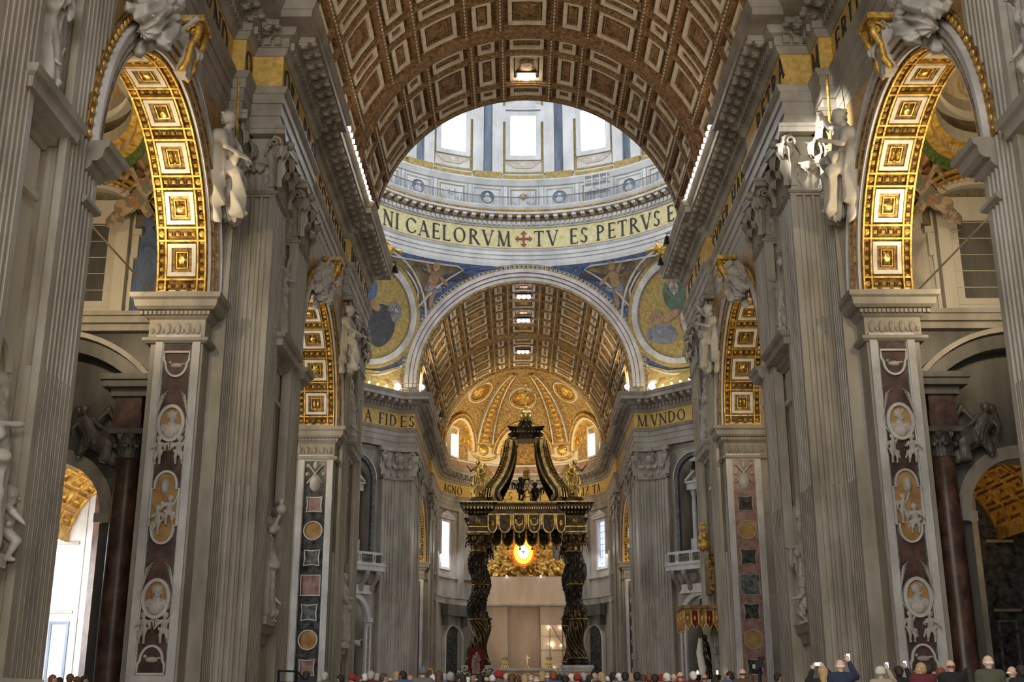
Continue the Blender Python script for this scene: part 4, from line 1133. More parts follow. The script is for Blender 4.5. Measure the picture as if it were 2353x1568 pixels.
# lettering of the ring
Gi = lambda u, v, h: ((20.78 - h) * sin(u / 20.8), YC + (20.78 - h) * cos(u / 20.8), v)
def ring_text(txt, x, lab, us=.90):
    t = thing('inscription', lab, 'inscription', Gi(x, 51.6, 0), 0, 'lettering of the dome ring')
    for ch in txt:
        mb = MB(); e = write(mb, Gi, ch, x, 50.72, 1.82, .02, .07, .17, 1, us)
        if mb.v: mb.build('letter', 'letter', t)
        x = e
    return x
xx = ring_text('TV', 1.15, 'large dark capitals TV on the gold dome ring, just right of the red cross')
xx = ring_text('ES', 5.2, 'large dark capitals ES on the gold dome ring, between TV and PETRVS')
xx = ring_text('PETRVS', 8.3, 'large dark capitals PETRVS on the gold dome ring, right half')
ring_text('ET', 17.3, 'large dark capitals at the right end of the gold dome ring')
wd = sum(GL[c][0] + .17 for c in 'CAELORVM') * 1.82 * .93
ring_text('CAELORVM', -1.15 - wd, 'large dark capitals CAELORVM on the gold dome ring, left of the red cross', .93)
ring_text('NI', -1.15 - wd - 3.0, 'large dark capitals NI at the left end of the gold dome ring')
mb = MB(); mb.mat('cross_red')
for q in range(4):
    c_, s_ = [(1, 0), (0, 1), (-1, 0), (0, -1)][q]
    R_ = lambda x, y: (x * c_ - y * s_, 51.62 + (x * s_ + y * c_) - 51.62 + 51.62 if False else 51.62 + x * s_ + y * c_)
    mb.ppoly(Gi, [R_(x, y) for x, y in ((0, -.13), (.62, -.10), (.62, -.36), (.76, -.22), (.98, 0), (.76, .22), (.62, .36), (.62, .10), (0, .13))][:], .02, .08)
o = mb.build('ring_cross', 'cross_red'); tag(o, 'dark red cross with flared ends on the gold dome ring, between CAELORVM and TV', 'cross')

# balustrade walk and attic of the drum
mb = MB(); mb.mat('drum_marble')
mb.sweep(CCW, [(-.2, 55.0), (-.2, 55.4), (-.35, 55.4), (-.35, 58.2), (-.1, 58.25), (.05, 58.5), (.25, 58.8), (.25, 58.95), (-.1, 59.0), (-.1, 59.25), (-.4, 59.3)], closed=True, caps=False)
mb.mat('gold_mosaic')
for i in range(16):
    a = 2 * PI * (i + .5) / 16; mb.pbox(G, a - .075, a + .075, 59.02, 59.8, -.4, .18, 3, 1)
    a = 2 * PI * i / 16; mb.pbox(G, a - .105, a + .105, 59.02, 59.5, -.4, .02, 4, 1)
struct(mb, 'wall_drum_attic')
mb = MB()
for i in range(32):
    a = 2 * PI * i / 32; mb.mat('drum_marble')
    mb.pring(G, a - .080, a + .080, 55.55, 58.0, .006, .14, -.34, -.22, 4, 2); mb.pbox(G, a + .0985 - .008, a + .0985 + .008, 55.45, 58.15, -.34, -.14)
    mb.mat('vault_frame' if i % 2 else 'gold_mosaic'); mb.pring(G, a - .068, a + .068, 55.78, 57.85, .004, .08, -.34, -.30, 3, 1)
    mb.mat('drum_marble')
    if i % 2 == 0:
        for q in (-1, 1):
            mb.pdome(G, a + q * .038, 56.6, .020, .75, -.32, .24, 9, 3, .3); mb.pdome(G, a + q * .026, 57.15, .010, .3, -.32, .30, 8, 2, .2); mb.pdome(G, a + q * .052, 56.3, .010, .35, -.32, .2, 7, 2, .3)
        mb.mat('gold_mosaic' if i == 0 else 'drum_marble'); mb.pdome(G, a, 57.0, .016, .42, -.32, .24, 12, 2, .15)
    else:
        mb.mat('blue_panel'); mb.pdome(G, a, 56.75, .040, .86, -.34, .06, 20, 2); mb.mat('drum_marble'); mb.pband(lambda u, v, h: G(u / 20.9, v, h), [(a * 20.9 + .88 * cos(q), 56.75 + .88 * sin(q)) for q in [2 * PI * k / 20 for k in range(20)]], .12, -.34, -.2, True)
        mb.pdome(G, a, 56.45, .024, .40, -.3, .26, 10, 3); mb.pdome(G, a, 56.98, .013, .30, -.3, .36, 8, 3)
struct(mb, 'wall_drum_attic_reliefs')
t = thing('gallery_railing', 'thin dark iron railing running around the gallery above the dome ring', 'railing', (0, YC + 19.4, 55.0))
mb = MB(); Gr = FR(19.35)
for z in (55.95, 56.0): pass
mb.sweep([(19.35 * sin(2 * PI * i / 96), YC + 19.35 * cos(2 * PI * i / 96)) for i in range(96)][::-1], [(-.04, 56.05), (.04, 56.05), (.04, 56.13), (-.04, 56.13), (-.04, 56.05)], closed=True, caps=False)
mb.build('handrail', 'rail_grey', t)
mb = MB()
for i in range(300):
    a = -1.35 + 2.7 * i / 299
    mb.pbox(Gr, a - .0009, a + .0009, 55.0, 56.1, -.02, .02)
o = mb.build('baluster', 'rail_grey', t); o['kind'] = 'stuff'
# drum order: pilaster pairs with blue panels between, windows
mb = MB(); mb.mat('drum_marble')
mb.sweep(CCW, [(-.35, 59.2), (-.35, 61.6)], closed=True, caps=False)
NW = 16
for i in range(NW):
    a = 2 * PI * i / NW
    mb.mat('drum_marble')
    mb.pbox(G, a + .078, a + 2 * PI / NW - .078, 59.2, 75, -.55, -.35, 4, 1)
    mb.pbox(G, a - .079, a + .079, 59.2, 61.95, -.55, -.35, 4, 1); mb.pbox(G, a - .079, a + .079, 67.3, 75, -.55, -.35, 4, 1)
    m = a + PI / NW
    for q in (-1, 1): mb.pbox(G, m + q * .054 - .029, m + q * .054 + .029, 59.7, 73, -.35, .10, 2, 1)
    mb.mat('blue_panel'); mb.pbox(G, m - .020, m + .020, 59.9, 73, -.35, -.12)
    mb.mat('gold_mosaic')
    for q in (-1, 1): mb.pbox(G, a + q * .106 - .006, a + q * .106 + .006, 60.0, 69.5, -.35, -.25)
    mb.pbox(G, a - .11, a + .11, 59.9, 60.1, -.35, -.25, 3, 1)
struct(mb, 'wall_drum')
for i in range(NW):
    a = 2 * PI * i / NW
    if i > NW // 2: a -= 2 * PI
    vis = abs(a) < 1.3
    mb = MB(); mb.mat('drum_marble'); mb.pring(G, a - .098, a + .098, 61.5, 67.7, .028, .55, -.42, -.02, 4, 2)
    if vis:
        mb.pbox(G, a - .118, a + .118, 67.9, 68.2, -.4, .1, 4, 1); mb.ppoly(G, [(a - .125, 68.2), (a + .125, 68.2), (a, 69.3)], -.4, .1)
        for q in (-1, 1): mb.pbox(G, a + q * .108 - .010, a + q * .108 + .010, 66.3, 67.9, -.35, .08)
        mb.mat('vault_frame'); mb.ppoly(G, [(a - .10, 61.4), (a - .07, 60.9), (a - .045, 60.55), (a + .045, 60.55), (a + .07, 60.9), (a + .10, 61.4)], -.4, -.25)
        mb.mat('drum_marble'); mb.pdome(G, a, 61.0, .022, .36, -.3, .2, 10, 2, .2); mb.pdome(G, a - .045, 61.0, .016, .2, -.3, .12, 8, 2); mb.pdome(G, a + .045, 61.0, .016, .2, -.3, .12, 8, 2)
    f = mb.build('window_%d' % (i + 1), 'drum_marble'); f['kind'] = 'structure'
    mb = MB(); mb.pbox(G, a - .07, a + .07, 62.0, 67.2, -.5, -.46, 3, 1); mb.build('window_pane', 'window_glow_strong', f)
    if vis:
        mb = MB()
        for q in range(1, 6): mb.pbox(G, a - .07 + .14 * q / 6 - .0008, a - .07 + .14 * q / 6 + .0008, 62.0, 67.25, -.46, -.44)
        for q in range(1, 10): mb.pbox(G, a - .07, a + .07, 62 + 5.2 * q / 10 - .015, 62 + 5.2 * q / 10 + .015, -.46, -.44, 2, 1)
        mb.build('window_bars', 'rail_grey', f)
mb = MB(); mb.mat('drum_marble')
mb.lathe((0, YC, 75), [(21.2 * cos(t_), 21.2 * sin(t_)) for t_ in [PI / 2 * i / 12 for i in range(13)]], 48)
struct(mb, 'ceiling_dome')

# scaffold on the gallery
t = thing('gallery_scaffold', 'small white work scaffold standing on the dome gallery, right of centre', 'scaffold', (8.6, YC + 18.3, 55))
for q in range(4):
    mb = MB(); a0 = .36 + .045 * q; mb.pbox(FR(20.2), a0 - .0022, a0 + .0022, 55.0, 58.2, 0, .09); mb.pbox(FR(20.2), a0 - .0022, a0 + .0022, 55.0, 58.2, .7, .79); mb.build('upright', 'drum_marble', t)
for z in (56.1, 57.2, 58.1):
    mb = MB(); mb.pbox(FR(20.2), .355, .50, z, z + .07, 0, .8, 6, 1); mb.build('deck', 'drum_marble', t)

# ---------------------------------------------------------------- pendentive decoration
# coordinates on the pendentive sphere: u = azimuth, v = height
KU = 22.0
def Sp(u, v, h): return sph(u, v, h)
def Sm(u, v, h): return sph(u / KU, v, h)
def MT(P): return [(u * KU, v) for u, v in P]
def disc(ac, zc, ra, rz, n=40, k=1.0): return [(ac + ra * k * cos(2 * PI * i / n), zc + rz * k * sin(2 * PI * i / n)) for i in range(n)]
def chaikin(P, n=2):
    for _ in range(n):
        Q = []
        for i in range(len(P)):
            a, b = P[i], P[(i + 1) % len(P)]
            Q += [(.75 * a[0] + .25 * b[0], .75 * a[1] + .25 * b[1]), (.25 * a[0] + .75 * b[0], .25 * a[1] + .75 * b[1])]
        P = Q
    return P
PR = random.Random(2)
def folds2(c, Fx, P, h, mats=('m_dark', 'm_pale')):
    xs = [p[0] for p in P]; ys = [p[1] for p in P]; cx, cy = sum(xs) / len(P), sum(ys) / len(P)
    for k in range(5):
        c.mat(mats[k % 2]); p = PR.choice(P); q = PR.choice(P)
        L = [(cx + (p[0] - cx) * .8, cy + (p[1] - cy) * .8), (cx + PR.uniform(-.15, .15) * (max(xs) - min(xs)), cy + PR.uniform(-.15, .15) * (max(ys) - min(ys))), (cx + (q[0] - cx) * .8, cy + (q[1] - cy) * .8)]
        L = [L[0], tuple((L[0][i] + L[1][i]) / 2 for i in (0, 1)), L[1], tuple((L[1][i] + L[2][i]) / 2 for i in (0, 1)), L[2]]
        w = .035 * (max(ys) - min(ys)); c.pband(Fx, L, [w * .3, w, w * 1.2, w, w * .2], h, h + .02)
def tri_edge(s):
    """outline of the angel triangle right of the west arch: follows arch, ring and roundel"""
    a0 = lambda z, R: math.asin(min(1, sqrt(max(0, R * R - (z - SZ) ** 2)) / sqrt(SR * SR - (z - SZ) ** 2)))
    L = [(a0(z, 14.35), z) for z in [47.6 - (47.6 - 43.0) * i / 10 for i in range(11)]]
    # right border: roundel centre (.785, 40.6) frame radius
    Rr = []
    for i in range(9):
        q = PI * (.86 - .40 * i / 8); Rr.append((PI / 4 + .292 * cos(q), 41.5 + 6.0 * sin(q)))
    T = [(.62, 47.75), (.48, 47.85), (.36, 47.9)]
    P = L + Rr[1:] + T
    return [(s * u, v) for u, v in P]
for s in (-1, 1):
    sd = SIDE[s]
    for q4, wst in ((0, 'west'), (1, 'east')):
        ac = s * PI / 4 if q4 == 0 else s * 3 * PI / 4
        mb = MB()
        zc, rz, ra = 41.5, 4.75, .225
        mb.mat('white_marble'); mb.pband(Sm, MT(disc(ac, zc, ra + .016, rz + .36)), .62, -.1, .35, True)
        mb.mat('gold_mosaic'); mb.pband(Sm, MT(disc(ac, zc, ra + .040, rz + .88)), .42, -.1, .22, True)
        mb.mat('white_marble'); mb.pband(Sm, MT(disc(ac, zc, ra + .082, rz + 1.8)), .20, -.1, .2, True)
        f = mb.build('mosaic_roundel', 'white_marble')
        if q4 == 0:
            tag(f, f'large round mosaic of a seated evangelist on gold, {sd} of the great arch', 'mosaic', 'round mosaics under the dome')
        else: tag(f, f'round mosaic under the dome on the near {sd} side of the crossing', 'mosaic', 'round mosaics under the dome')
        mb = MB(); mb.ppoly(Sp, disc(ac, zc, ra, rz), -.2, .05) if False else None
        vs = [Sp(ac, zc, .06)]; n = 40
        for r_ in (.33, .66, 1.0): vs += [Sp(ac + ra * r_ * cos(2 * PI * i / n), zc + rz * r_ * sin(2 * PI * i / n), .06) for i in range(n)]
        fs = [(0, 1 + i, 1 + (i + 1) % n) for i in range(n)] + [(1 + j * n + i, 1 + (j + 1) * n + i, 1 + (j + 1) * n + (i + 1) % n, 1 + j * n + (i + 1) % n) for j in range(2) for i in range(n)]
        mb.add(vs, fs); mb.build('mosaic_ground', 'gold_mosaic', f)
        if q4 == 1: continue
        # seated figure in relief-like coloured patches: robe, tunic, head, arm, lap, companion, cloud
        def patch(nm, mat, pts, h=.10):
            c = MB(); c.mat(mat); Q_ = chaikin(pts); Fx = lambda u, v, h_: Sp(ac + s * u * ra, zc + v * rz, h_); c.ppoly(Fx, Q_, .05, h)
            if 'skin' not in mat: folds2(c, Fx, Q_, h)
            c.build(nm, mat, f)
        for nm, col in (('m_green', (.10, .15, .10)), ('m_blue', (.10, .14, .24)), ('m_rose', (.28, .12, .09)), ('m_pale', (.46, .41, .34)), ('m_skin', (.34, .21, .12)), ('m_dark', (.06, .06, .065)), ('m_olive', (.17, .16, .05)), ('m_grey', (.20, .20, .22))):
            if nm not in MATS: painting(nm, [tuple(c * .55 for c in col), col, tuple(min(1, c * 1.35) for c in col)], 1.1, 1.5)
        if s > 0:
            patch('mantle', 'm_blue', [(.05, .35), (.35, .55), (.85, .35), (.9, -.1), (.6, -.3), (.2, -.15)])
            patch('robe', 'm_rose', [(-.05, .0), (.3, .1), (.75, -.15), (.75, -.6), (.35, -.95), (.1, -.55), (-.1, -.35)], .13)
            patch('tunic', 'm_green', [(-.3, .65), (.0, .8), (.35, .55), (.4, .1), (.1, -.05), (-.25, .1), (-.35, .35)], .12)
            patch('knee', 'm_pale', [(-.05, -.05), (.15, .1), (.3, -.2), (.25, -.65), (.1, -.9), (.0, -.5)], .15)
            patch('arm', 'm_skin', [(-.45, -.02), (-.1, .12), (.02, .05), (-.1, -.08), (-.42, -.16)], .17)
            patch('cloud', 'm_grey', [(-.85, -.2), (-.5, -.1), (-.15, -.3), (-.2, -.62), (-.6, -.6), (-.9, -.4)], .12)
            patch('child', 'm_skin', [(-.75, .05), (-.6, .22), (-.42, .12), (-.4, -.12), (-.7, -.15)], .14)
            patch('beard', 'm_pale', [(-.15, .62), (-.02, .68), (.12, .6), (.08, .38), (-.02, .28), (-.1, .42)], .18)
            patch('head', 'm_skin', [(-.17, .62), (-.15, .8), (-.02, .9), (.12, .82), (.15, .64), (.0, .56)], .16)
        else:
            patch('mantle', 'm_blue', [(-.1, .7), (.2, .75), (.5, .45), (.35, .1), (-.1, .25)])
            patch('robe', 'm_olive', [(.0, .3), (.35, .35), (.7, .1), (.8, -.4), (.45, -.85), (.1, -.6), (-.05, -.1)], .13)
            patch('tunic', 'm_rose', [(.3, .6), (.55, .6), (.6, .3), (.45, .15), (.3, .3)], .12)
            patch('cloak', 'm_dark', [(-.55, .25), (-.2, .3), (.0, .0), (-.05, -.5), (-.35, -.75), (-.65, -.45), (-.7, -.05)], .12)
            patch('arm', 'm_skin', [(-.3, .2), (-.05, .35), (.05, .22), (-.2, .05)], .17)
            patch('head', 'm_skin', [(.0, .66), (.05, .86), (.2, .9), (.3, .78), (.22, .6)], .16)
            patch('companion', 'm_grey', [(-.75, .35), (-.5, .42), (-.42, .1), (-.6, -.1), (-.8, .05)], .14)
        # angel triangle
        t = thing('mosaic_triangle', f'triangular gold mosaic with a winged child, upper {sd} corner beside the great arch', 'mosaic', Sp(s * .5, 46, 0), 0, 'triangular mosaics beside the great arch')
        P = tri_edge(s)
        c_ = (sum(p[0] for p in P) / len(P), sum(p[1] for p in P) / len(P))
        mb = MB(); mb.mat('white_marble'); mb.pband(Sm, MT(P), .17, -.1, .18, True); mb.build('frame', 'white_marble', t)
        mb = MB(); mb.add([Sp(c_[0], c_[1], .05)] + [Sp(*p, .06) for p in P], [(0, 1 + i, 1 + (i + 1) % len(P)) for i in range(len(P))]); mb.build('mosaic_ground', 'dark_mosaic', t)
        ax, az = s * .475, 46.35
        def ap(nm, mat, pts, h=.14):
            c = MB(); c.mat(mat); Q_ = chaikin(pts); Fx = lambda u, v, h_: Sp(ax + s * u * .058, az + .1 + v * 1.12, h_); c.ppoly(Fx, Q_, .07, h)
            if 'skin' not in mat: folds2(c, Fx, Q_, h)
            c.build(nm, mat, t)
        ap('wing', 'm_dark', [(-.2, .3), (-1.2, .7), (-2.6, .9), (-3.4, .5), (-2.3, .1), (-1.2, -.1)])
        ap('wing', 'm_dark', [(.3, .5), (.9, .9), (1.6, 1.0), (1.3, .5), (.6, .1)])
        ap('body', 'm_skin', [(-.5, .5), (.4, .6), (.5, -.2), (.35, -.9), (-.35, -.9), (-.4, -.1)], .2)
        ap('drapery', 'm_grey', [(-.7, -.5), (.5, -.4), (.8, -1.2), (.2, -1.5), (-.6, -1.3), (-1.0, -1.0)], .17)
        ap('leg', 'm_skin', [(-.4, -1.1), (.0, -1.2), (.15, -2.1), (.0, -2.8), (-.25, -2.8), (-.3, -2.0)], .16)
        ap('leg', 'm_skin', [(.05, -1.2), (.45, -1.1), (.5, -2.0), (.7, -2.7), (.45, -2.8), (.25, -2.0)], .16)
        ap('arm', 'm_skin', [(.3, .5), (.9, 1.2), (1.3, 1.3), (1.0, .9), (.5, .2)], .18); ap('arm', 'm_skin', [(-.4, .4), (-1.2, -.1), (-1.5, -.5), (-1.2, -.6), (-.5, .0)], .18)
        ap('head', 'm_skin', [(-.35, 1.1), (-.1, 1.45), (.25, 1.4), (.4, 1.0), (.2, .6), (-.2, .6)], .22)
        # lower triangle with the still life
        mb = MB(); mb.mat('gold_mosaic')
        Q = [(s * u, v) for u, v in [(.505, 38.6), (.515, 36.6), (.525, 34.8), (.53, 33.6), (1.04, 33.6), (1.0, 35.4), (.80, 35.3), (.68, 35.6), (.58, 36.6), (.53, 37.8)]]
        t = thing('fruit_mosaic', f'small mosaic of fruit and shells at the pendentive foot, {sd} of the great arch', 'mosaic', Sp(s * .6, 34, 0), 0, 'fruit mosaics at the foot of the pendentives')
        mb.add([Sp(s * .62, 34.6, .05)] + [Sp(*p, .06) for p in Q], [(0, 1 + i, 1 + (i + 1) % len(Q)) for i in range(len(Q))]); mb.build('mosaic_ground', 'm_dark', t)
        mb = MB(); mb.pband(Sm, MT(Q), .22, -.1, .2, True); mb.build('frame', 'gold_mosaic', t)
        rr = random.Random(5 + s)
        for i in range(9):
            u, v = s * (.60 + .05 * (i % 5)), 33.9 + .75 * (i // 5) + .15 * rr.random()
            mb = MB(); mb.pdome(Sp, u, v, .020 + .008 * rr.random(), .38, .05, .18, 8, 2, .1); mb.build('fruit', ['gold_mosaic', 'white_marble', 'm_rose', 'gold_mosaic'][i % 4], t)
        mb = MB(); mb.pband(Sm, MT([(s * .575, 33.8), (s * .565, 35.0), (s * .572, 35.9)]), [.45, .35, .6], .05, .2); mb.build('torch', 'm_rose', t)
        # keystone cartouche between ring and roundel
        mb = MB(); mb.mat('gilt_bright')
        mb.pdome(Sp, s * PI / 4, 48.0, .05, .7, 0, .5, 10, 3, .3)
        for q in (-1, 1): mb.pdome(Sp, s * PI / 4 + q * .06, 48.2, .045, .25, 0, .35, 8, 2, .2); mb.pdome(Sp, s * PI / 4 + q * .03, 47.5, .02, .35, 0, .4, 8, 2, .2)
        o = mb.build('gilt_cartouche', 'gilt_bright'); tag(o, f'gilded winged ornament atop the {sd} round mosaic, under the dome ring', 'ornament')
# small gold stars on the blue bands
mb = MB(); mb.mat('gold_mosaic')
def star(u, v, r=.16):
    z = v; ka = r / SR
    mb.ppoly(Sp, [(u + ka * (1 if i % 2 else .42) * cos(PI * i / 5), v + r * (1 if i % 2 else .42) * sin(PI * i / 5)) for i in range(10)], .0, .03)
for s in (-1, 1):
    a0 = lambda z, R: math.asin(min(1, sqrt(max(0, R * R - (z - SZ) ** 2)) / sqrt(SR * SR - (z - SZ) ** 2)))
    for i in range(22):
        q = .10 + 1.38 * i / 21; z = SZ + 13.95 * cos(q)
        if z < 48.2: star(s * a0(z, 13.95), z)
    for i in range(14): star(s * (.1 + .045 * i), 48.08, .12)
    for i in range(26):
        q = 2 * PI * i / 26; star(s * PI / 4 + .275 * cos(q), 41.5 + 5.75 * sin(q), .13)
o = struct(mb, 'ceiling_pendentive_stars')
# ================================================================= CHOIR AND APSE
FAp = lambda R: (lambda u, v, h: ((R - h) * sin(u), APC + (R - h) * cos(u), v))
WA = FAp(12.1)
mb = MB(); mb.mat('wall_marble')
H2 = PI / 2; WZ = (19.1, 26.0); WC = 65 * D2; WH = 6.8 * D2
for a, b in ((-H2, -WC - WH), (-WC + WH, WC - WH), (WC + WH, H2)): mb.pbox(WA, a, b, FZ, ZB, -.8, 0, max(2, int(abs(b - a) * 12)), 1)
for s in (-1, 1):
    mb.pbox(WA, s * WC - WH, s * WC + WH, FZ, WZ[0], -.8, 0, 3, 1); mb.pbox(WA, s * WC - WH, s * WC + WH, WZ[1], ZB, -.8, 0, 3, 1)
# string courses
for z0, z1, h in ((14.5, 15.3, .35), (15.3, 15.5, .5), (18.0, 18.3, .3), (17.9, 18.0, .2)): mb.pbox(WA, -H2, H2, z0, z1, 0, h, 36, 1)
for a in (-82, -48, -22, 22, 48, 82):
    a *= D2; mb.pbox(WA, a - .045, a + .045, FZ, ZB, 0, .4, 2, 1)
    for q in range(4): mb.pbox(WA, a - .04 + .022 * q, a - .028 + .022 * q, 15.5, 24, .4, .46)
struct(mb, 'wall_apse')
for s in (-1, 1):
    mb = MB(); mb.mat('wall_marble')
    mb.box(s * 12.1, s * 15, 122.9, APC, FZ, ZB) if False else None
    for (x, y0, y1) in ((12.1, 122.9, 132.6), (12.3, 132.6, 133.8), (12.3, 147.0, 147.6), (12.1, 147.6, 159.2)): mb.box(s * x, s * 15.5, y0, y1, FZ, ZB)
    mb.box(s * 12.3, s * 15, 122.9, APC, ZB, ZT)
    struct(mb, 'wall_choir_' + SIDE[s])
    mb = MB(s); mb.mat('wall_marble')
    arch_wall(mb, 12.3, 15.5, 133.8, 147.0, ZI, ZB, 140.4, 6.6)
    Fj = lambda u, v, h: (u, 147.0 - h, v)
    mb.mat('white_marble'); mb.pring(Fj, 12.4, 14.6, 2, 16.2, .35, .35, -.1, .15); mb.mat('red_marble'); mb.pbox(Fj, 12.7, 14.3, 2.3, 15.9, -.05, .03)
    mb.mat('white_marble')
    for q in range(7): mb.pband(Fj, [(13.5 + .55 * cos(2 * PI * i / 16), 3.6 + 1.65 * q + .55 * sin(2 * PI * i / 16)) for i in range(16)], .08, 0, .1, True)
    mb.mat('wall_marble')
    # bevelled pier
    mb.prism([(12.0, 122.8), (13.55, 122.8), (20.8, 115.55), (26, 115.5), (26, 126), (12, 126)], FZ, ZB) if False else None
    mb.box(12.0, 13.6, 122.9, 126, FZ, ZB); mb.box(12, 26, 123.0, 126, ZB, ZT)
    struct(mb, 'wall_choir_' + SIDE[s] + '_pier')
    # choir windows between the vault and the apse
    mb = MB(s); F = FAp(12.1)
    f = MB(); f.pring(F, s * WC - WH, s * WC + WH, WZ[0], WZ[1], .03, .35, -.5, .15, 4, 2)
    f.pbox(F, s * WC - WH - .05, s * WC + WH + .05, WZ[1] + .1, WZ[1] + .4, 0, .45, 4, 1); f.ppoly(F, [(s * WC - WH - .06, WZ[1] + .4), (s * WC + WH + .06, WZ[1] + .4), (s * WC, WZ[1] + 1.3)], 0, .45)
    fo = f.build('window_%d' % (20 + s), 'white_marble'); fo['kind'] = 'structure'
    g = MB(); g.pbox(F, s * WC - WH, s * WC + WH, WZ[0], WZ[1], -.45, -.40, 3, 1); g.build('window_pane', 'window_glow' if s < 0 else 'window_blue', fo)
    g = MB()
    for q in range(1, 4): g.pbox(F, s * WC - WH + 2 * WH * q / 4 - .002, s * WC - WH + 2 * WH * q / 4 + .002, WZ[0], WZ[1], -.4, -.36)
    for q in range(1, 8): z = WZ[0] + (WZ[1] - WZ[0]) * q / 8; g.pbox(F, s * WC - WH, s * WC + WH, z - .03, z + .03, -.4, -.36, 2, 1)
    g.build('window_bars', 'rail_grey', fo)
    # dark tomb niche in the lower apse
    t = thing('wall_tomb', f'dark arched tomb niche low in the apse, {SIDE[s]} of the altar', 'tomb', (s * 8.5, 166, FZ), 0, 'tomb niches of the apse')
    c = s * 56 * D2; F = FAp(11.75)
    m = MB(); m.mat('white_marble'); m.pband(F, [(c + .17 * cos(q), 9.6 + 2.1 * sin(q)) for q in [PI * i / 16 for i in range(17)]], .03, -.3, .2)
    m.pbox(F, c - .185, c - .155, FZ, 9.6, -.3, .2); m.pbox(F, c + .155, c + .185, FZ, 9.6, -.3, .2); m.build('arch_frame', 'wall_marble', t)
    m = MB(); m.ppoly(F, [(c + .155, FZ), (c + .155, 9.6)] + [(c + .155 * cos(q), 9.6 + 1.9 * sin(q)) for q in [PI * i / 16 for i in range(17)]] + [(c - .155, 9.6), (c - .155, FZ)], -.25, -.15); m.build('recess', 'black_marble', t)
    m = MB(); m.pbox(F, c - .13, c + .13, FZ, 3.6, -.2, .6, 3, 1); m.pbox(F, c - .10, c + .10, 3.6, 4.3, -.2, .4, 3, 1); m.build('sarcophagus', 'dark_marble', t)
    m = MB(); m.pbox(F, c - .24, c + .24, 12.9, 14.4, 0, .8, 5, 1); m.pbox(F, c - .2, c - .14, 11.6, 12.9, 0, .6); m.pbox(F, c + .14, c + .2, 11.6, 12.9, 0, .6); m.build('entablature', 'dark_marble', t)
# attic of the apse and half dome
FD = lambda u, v, h: ((11.75 - h) * sin(v) * sin(u), APC + (11.75 - h) * sin(v) * cos(u), 34.9 + (11.75 - h) * cos(v))
mb = MB(); mb.mat('vault_gold')
mb.pbox(FAp(11.75), -H2, H2, ZT, 34.9, -.4, 0, 40, 1)
mb.grid(FD, -H2, H2, .02, H2, 48, 20)
mb.mat('cream_marble'); mb.pbox(FAp(11.7), -H2, H2, 33.3, 33.6, 0, .25, 40, 1); mb.pbox(FAp(11.7), -H2, H2, 34.6, 34.85, 0, .2, 40, 1)
mb.mat('rose_marble'); mb.pbox(FAp(11.7), -H2, H2, 33.6, 34.6, 0, .06, 40, 1)
struct(mb, 'ceiling_half_dome')
mb = MB()
for a in (-88, -30, 30, 88):
    a *= D2
    for k in range(16):
        v0, v1 = .22 + (1.32 - .22) * k / 16, .22 + (1.32 - .22) * (k + 1) / 16
        w0, w1 = .30 * .095 / .095 / max(sin(v0), .25) * (.30 + .70 * k / 16) * .30, .30 / max(sin(v1), .25) * (.30 + .70 * (k + 1) / 16) * .30
        w0 = .09 + .01 * k / 16; w1 = .09 + .01 * (k + 1) / 16
        for q in (-1, 1):
            mb.mat('soffit_white')
            P = [(a + q * w0, v0), (a + q * w1, v1), (a + q * (w1 + .018 / max(.3, sin(v1))), v1), (a + q * (w0 + .018 / max(.3, sin(v0))), v0)]
            mb.ppoly(FD, P if q > 0 else P[::-1], -.1, .45)
            mb.ppoly(FD, P[::-1] if q > 0 else P, -.1, .45)
        mb.mat('gilt_ground'); mb.pbox(FD, a - w0, a + w0, v0, v1, -.1, .30)
        mb.mat('gilt'); mb.pdome(FD, a, (v0 + v1) / 2, w0 * .55, .026, .3, .2, 8, 2, .25)
        for q in (-1, 1):
            mb.pdome(FD, a + q * (w0 + .045 / max(.3, sin(v0))), v0 + .017, .012 / max(.3, sin(v0)), .012, 0, .4, 6, 2); mb.pdome(FD, a + q * (w0 + .045 / max(.3, sin(v0))), v0 + .05, .012 / max(.3, sin(v0)), .012, 0, .4, 6, 2)
struct(mb, 'trim_half_dome_ribs')
for (a, nm, lab) in ((0, 'centre', 'gilded round relief in the middle of the half dome, behind the altar cross'), (-59, 'left', 'gilded round relief on the left of the half dome'), (59, 'right', 'gilded round relief on the right of the half dome')):
    t = thing('round_relief', lab, 'relief', FD(a * D2, .66, 0), 0, 'round reliefs of the half dome'); a *= D2
    kk = 1 / (11.75 * sin(.66))
    ring_ = lambda r: [(a + kk * r * cos(q), .66 + r / 11.75 * sin(q)) for q in [2 * PI * i / 28 for i in range(28)]]
    m = MB(); m.mat('soffit_white'); m.pband(FD, ring_(1.95), .012, -.1, .35, True); m.mat('gilt'); m.pband(FD, ring_(1.7), .016, -.1, .28, True); m.build('frame', 'gilt', t)
    m = MB(); m.mat('gilt_ground'); P = ring_(1.6); m.add([FD(a, .66, .05)] + [FD(*p, .05) for p in P], [(0, 1 + i, 1 + (i + 1) % 28) for i in range(28)]); m.build('ground', 'gilt_ground', t)
    for (x, y, r, hh) in ((0, 0, .55, .35), (.15, -.6, .28, .35), (-.6, .3, .42, .28), (.6, .35, .45, .28), (-.5, -.35, .22, .25), (.1, .75, .5, .22)):
        m = MB(); m.pdome(FD, a + kk * x, .66 + y / 11.75, kk * r, r * 1.2 / 11.75, .04, hh, 10, 3, .15); m.build('figure', 'gilt', t)
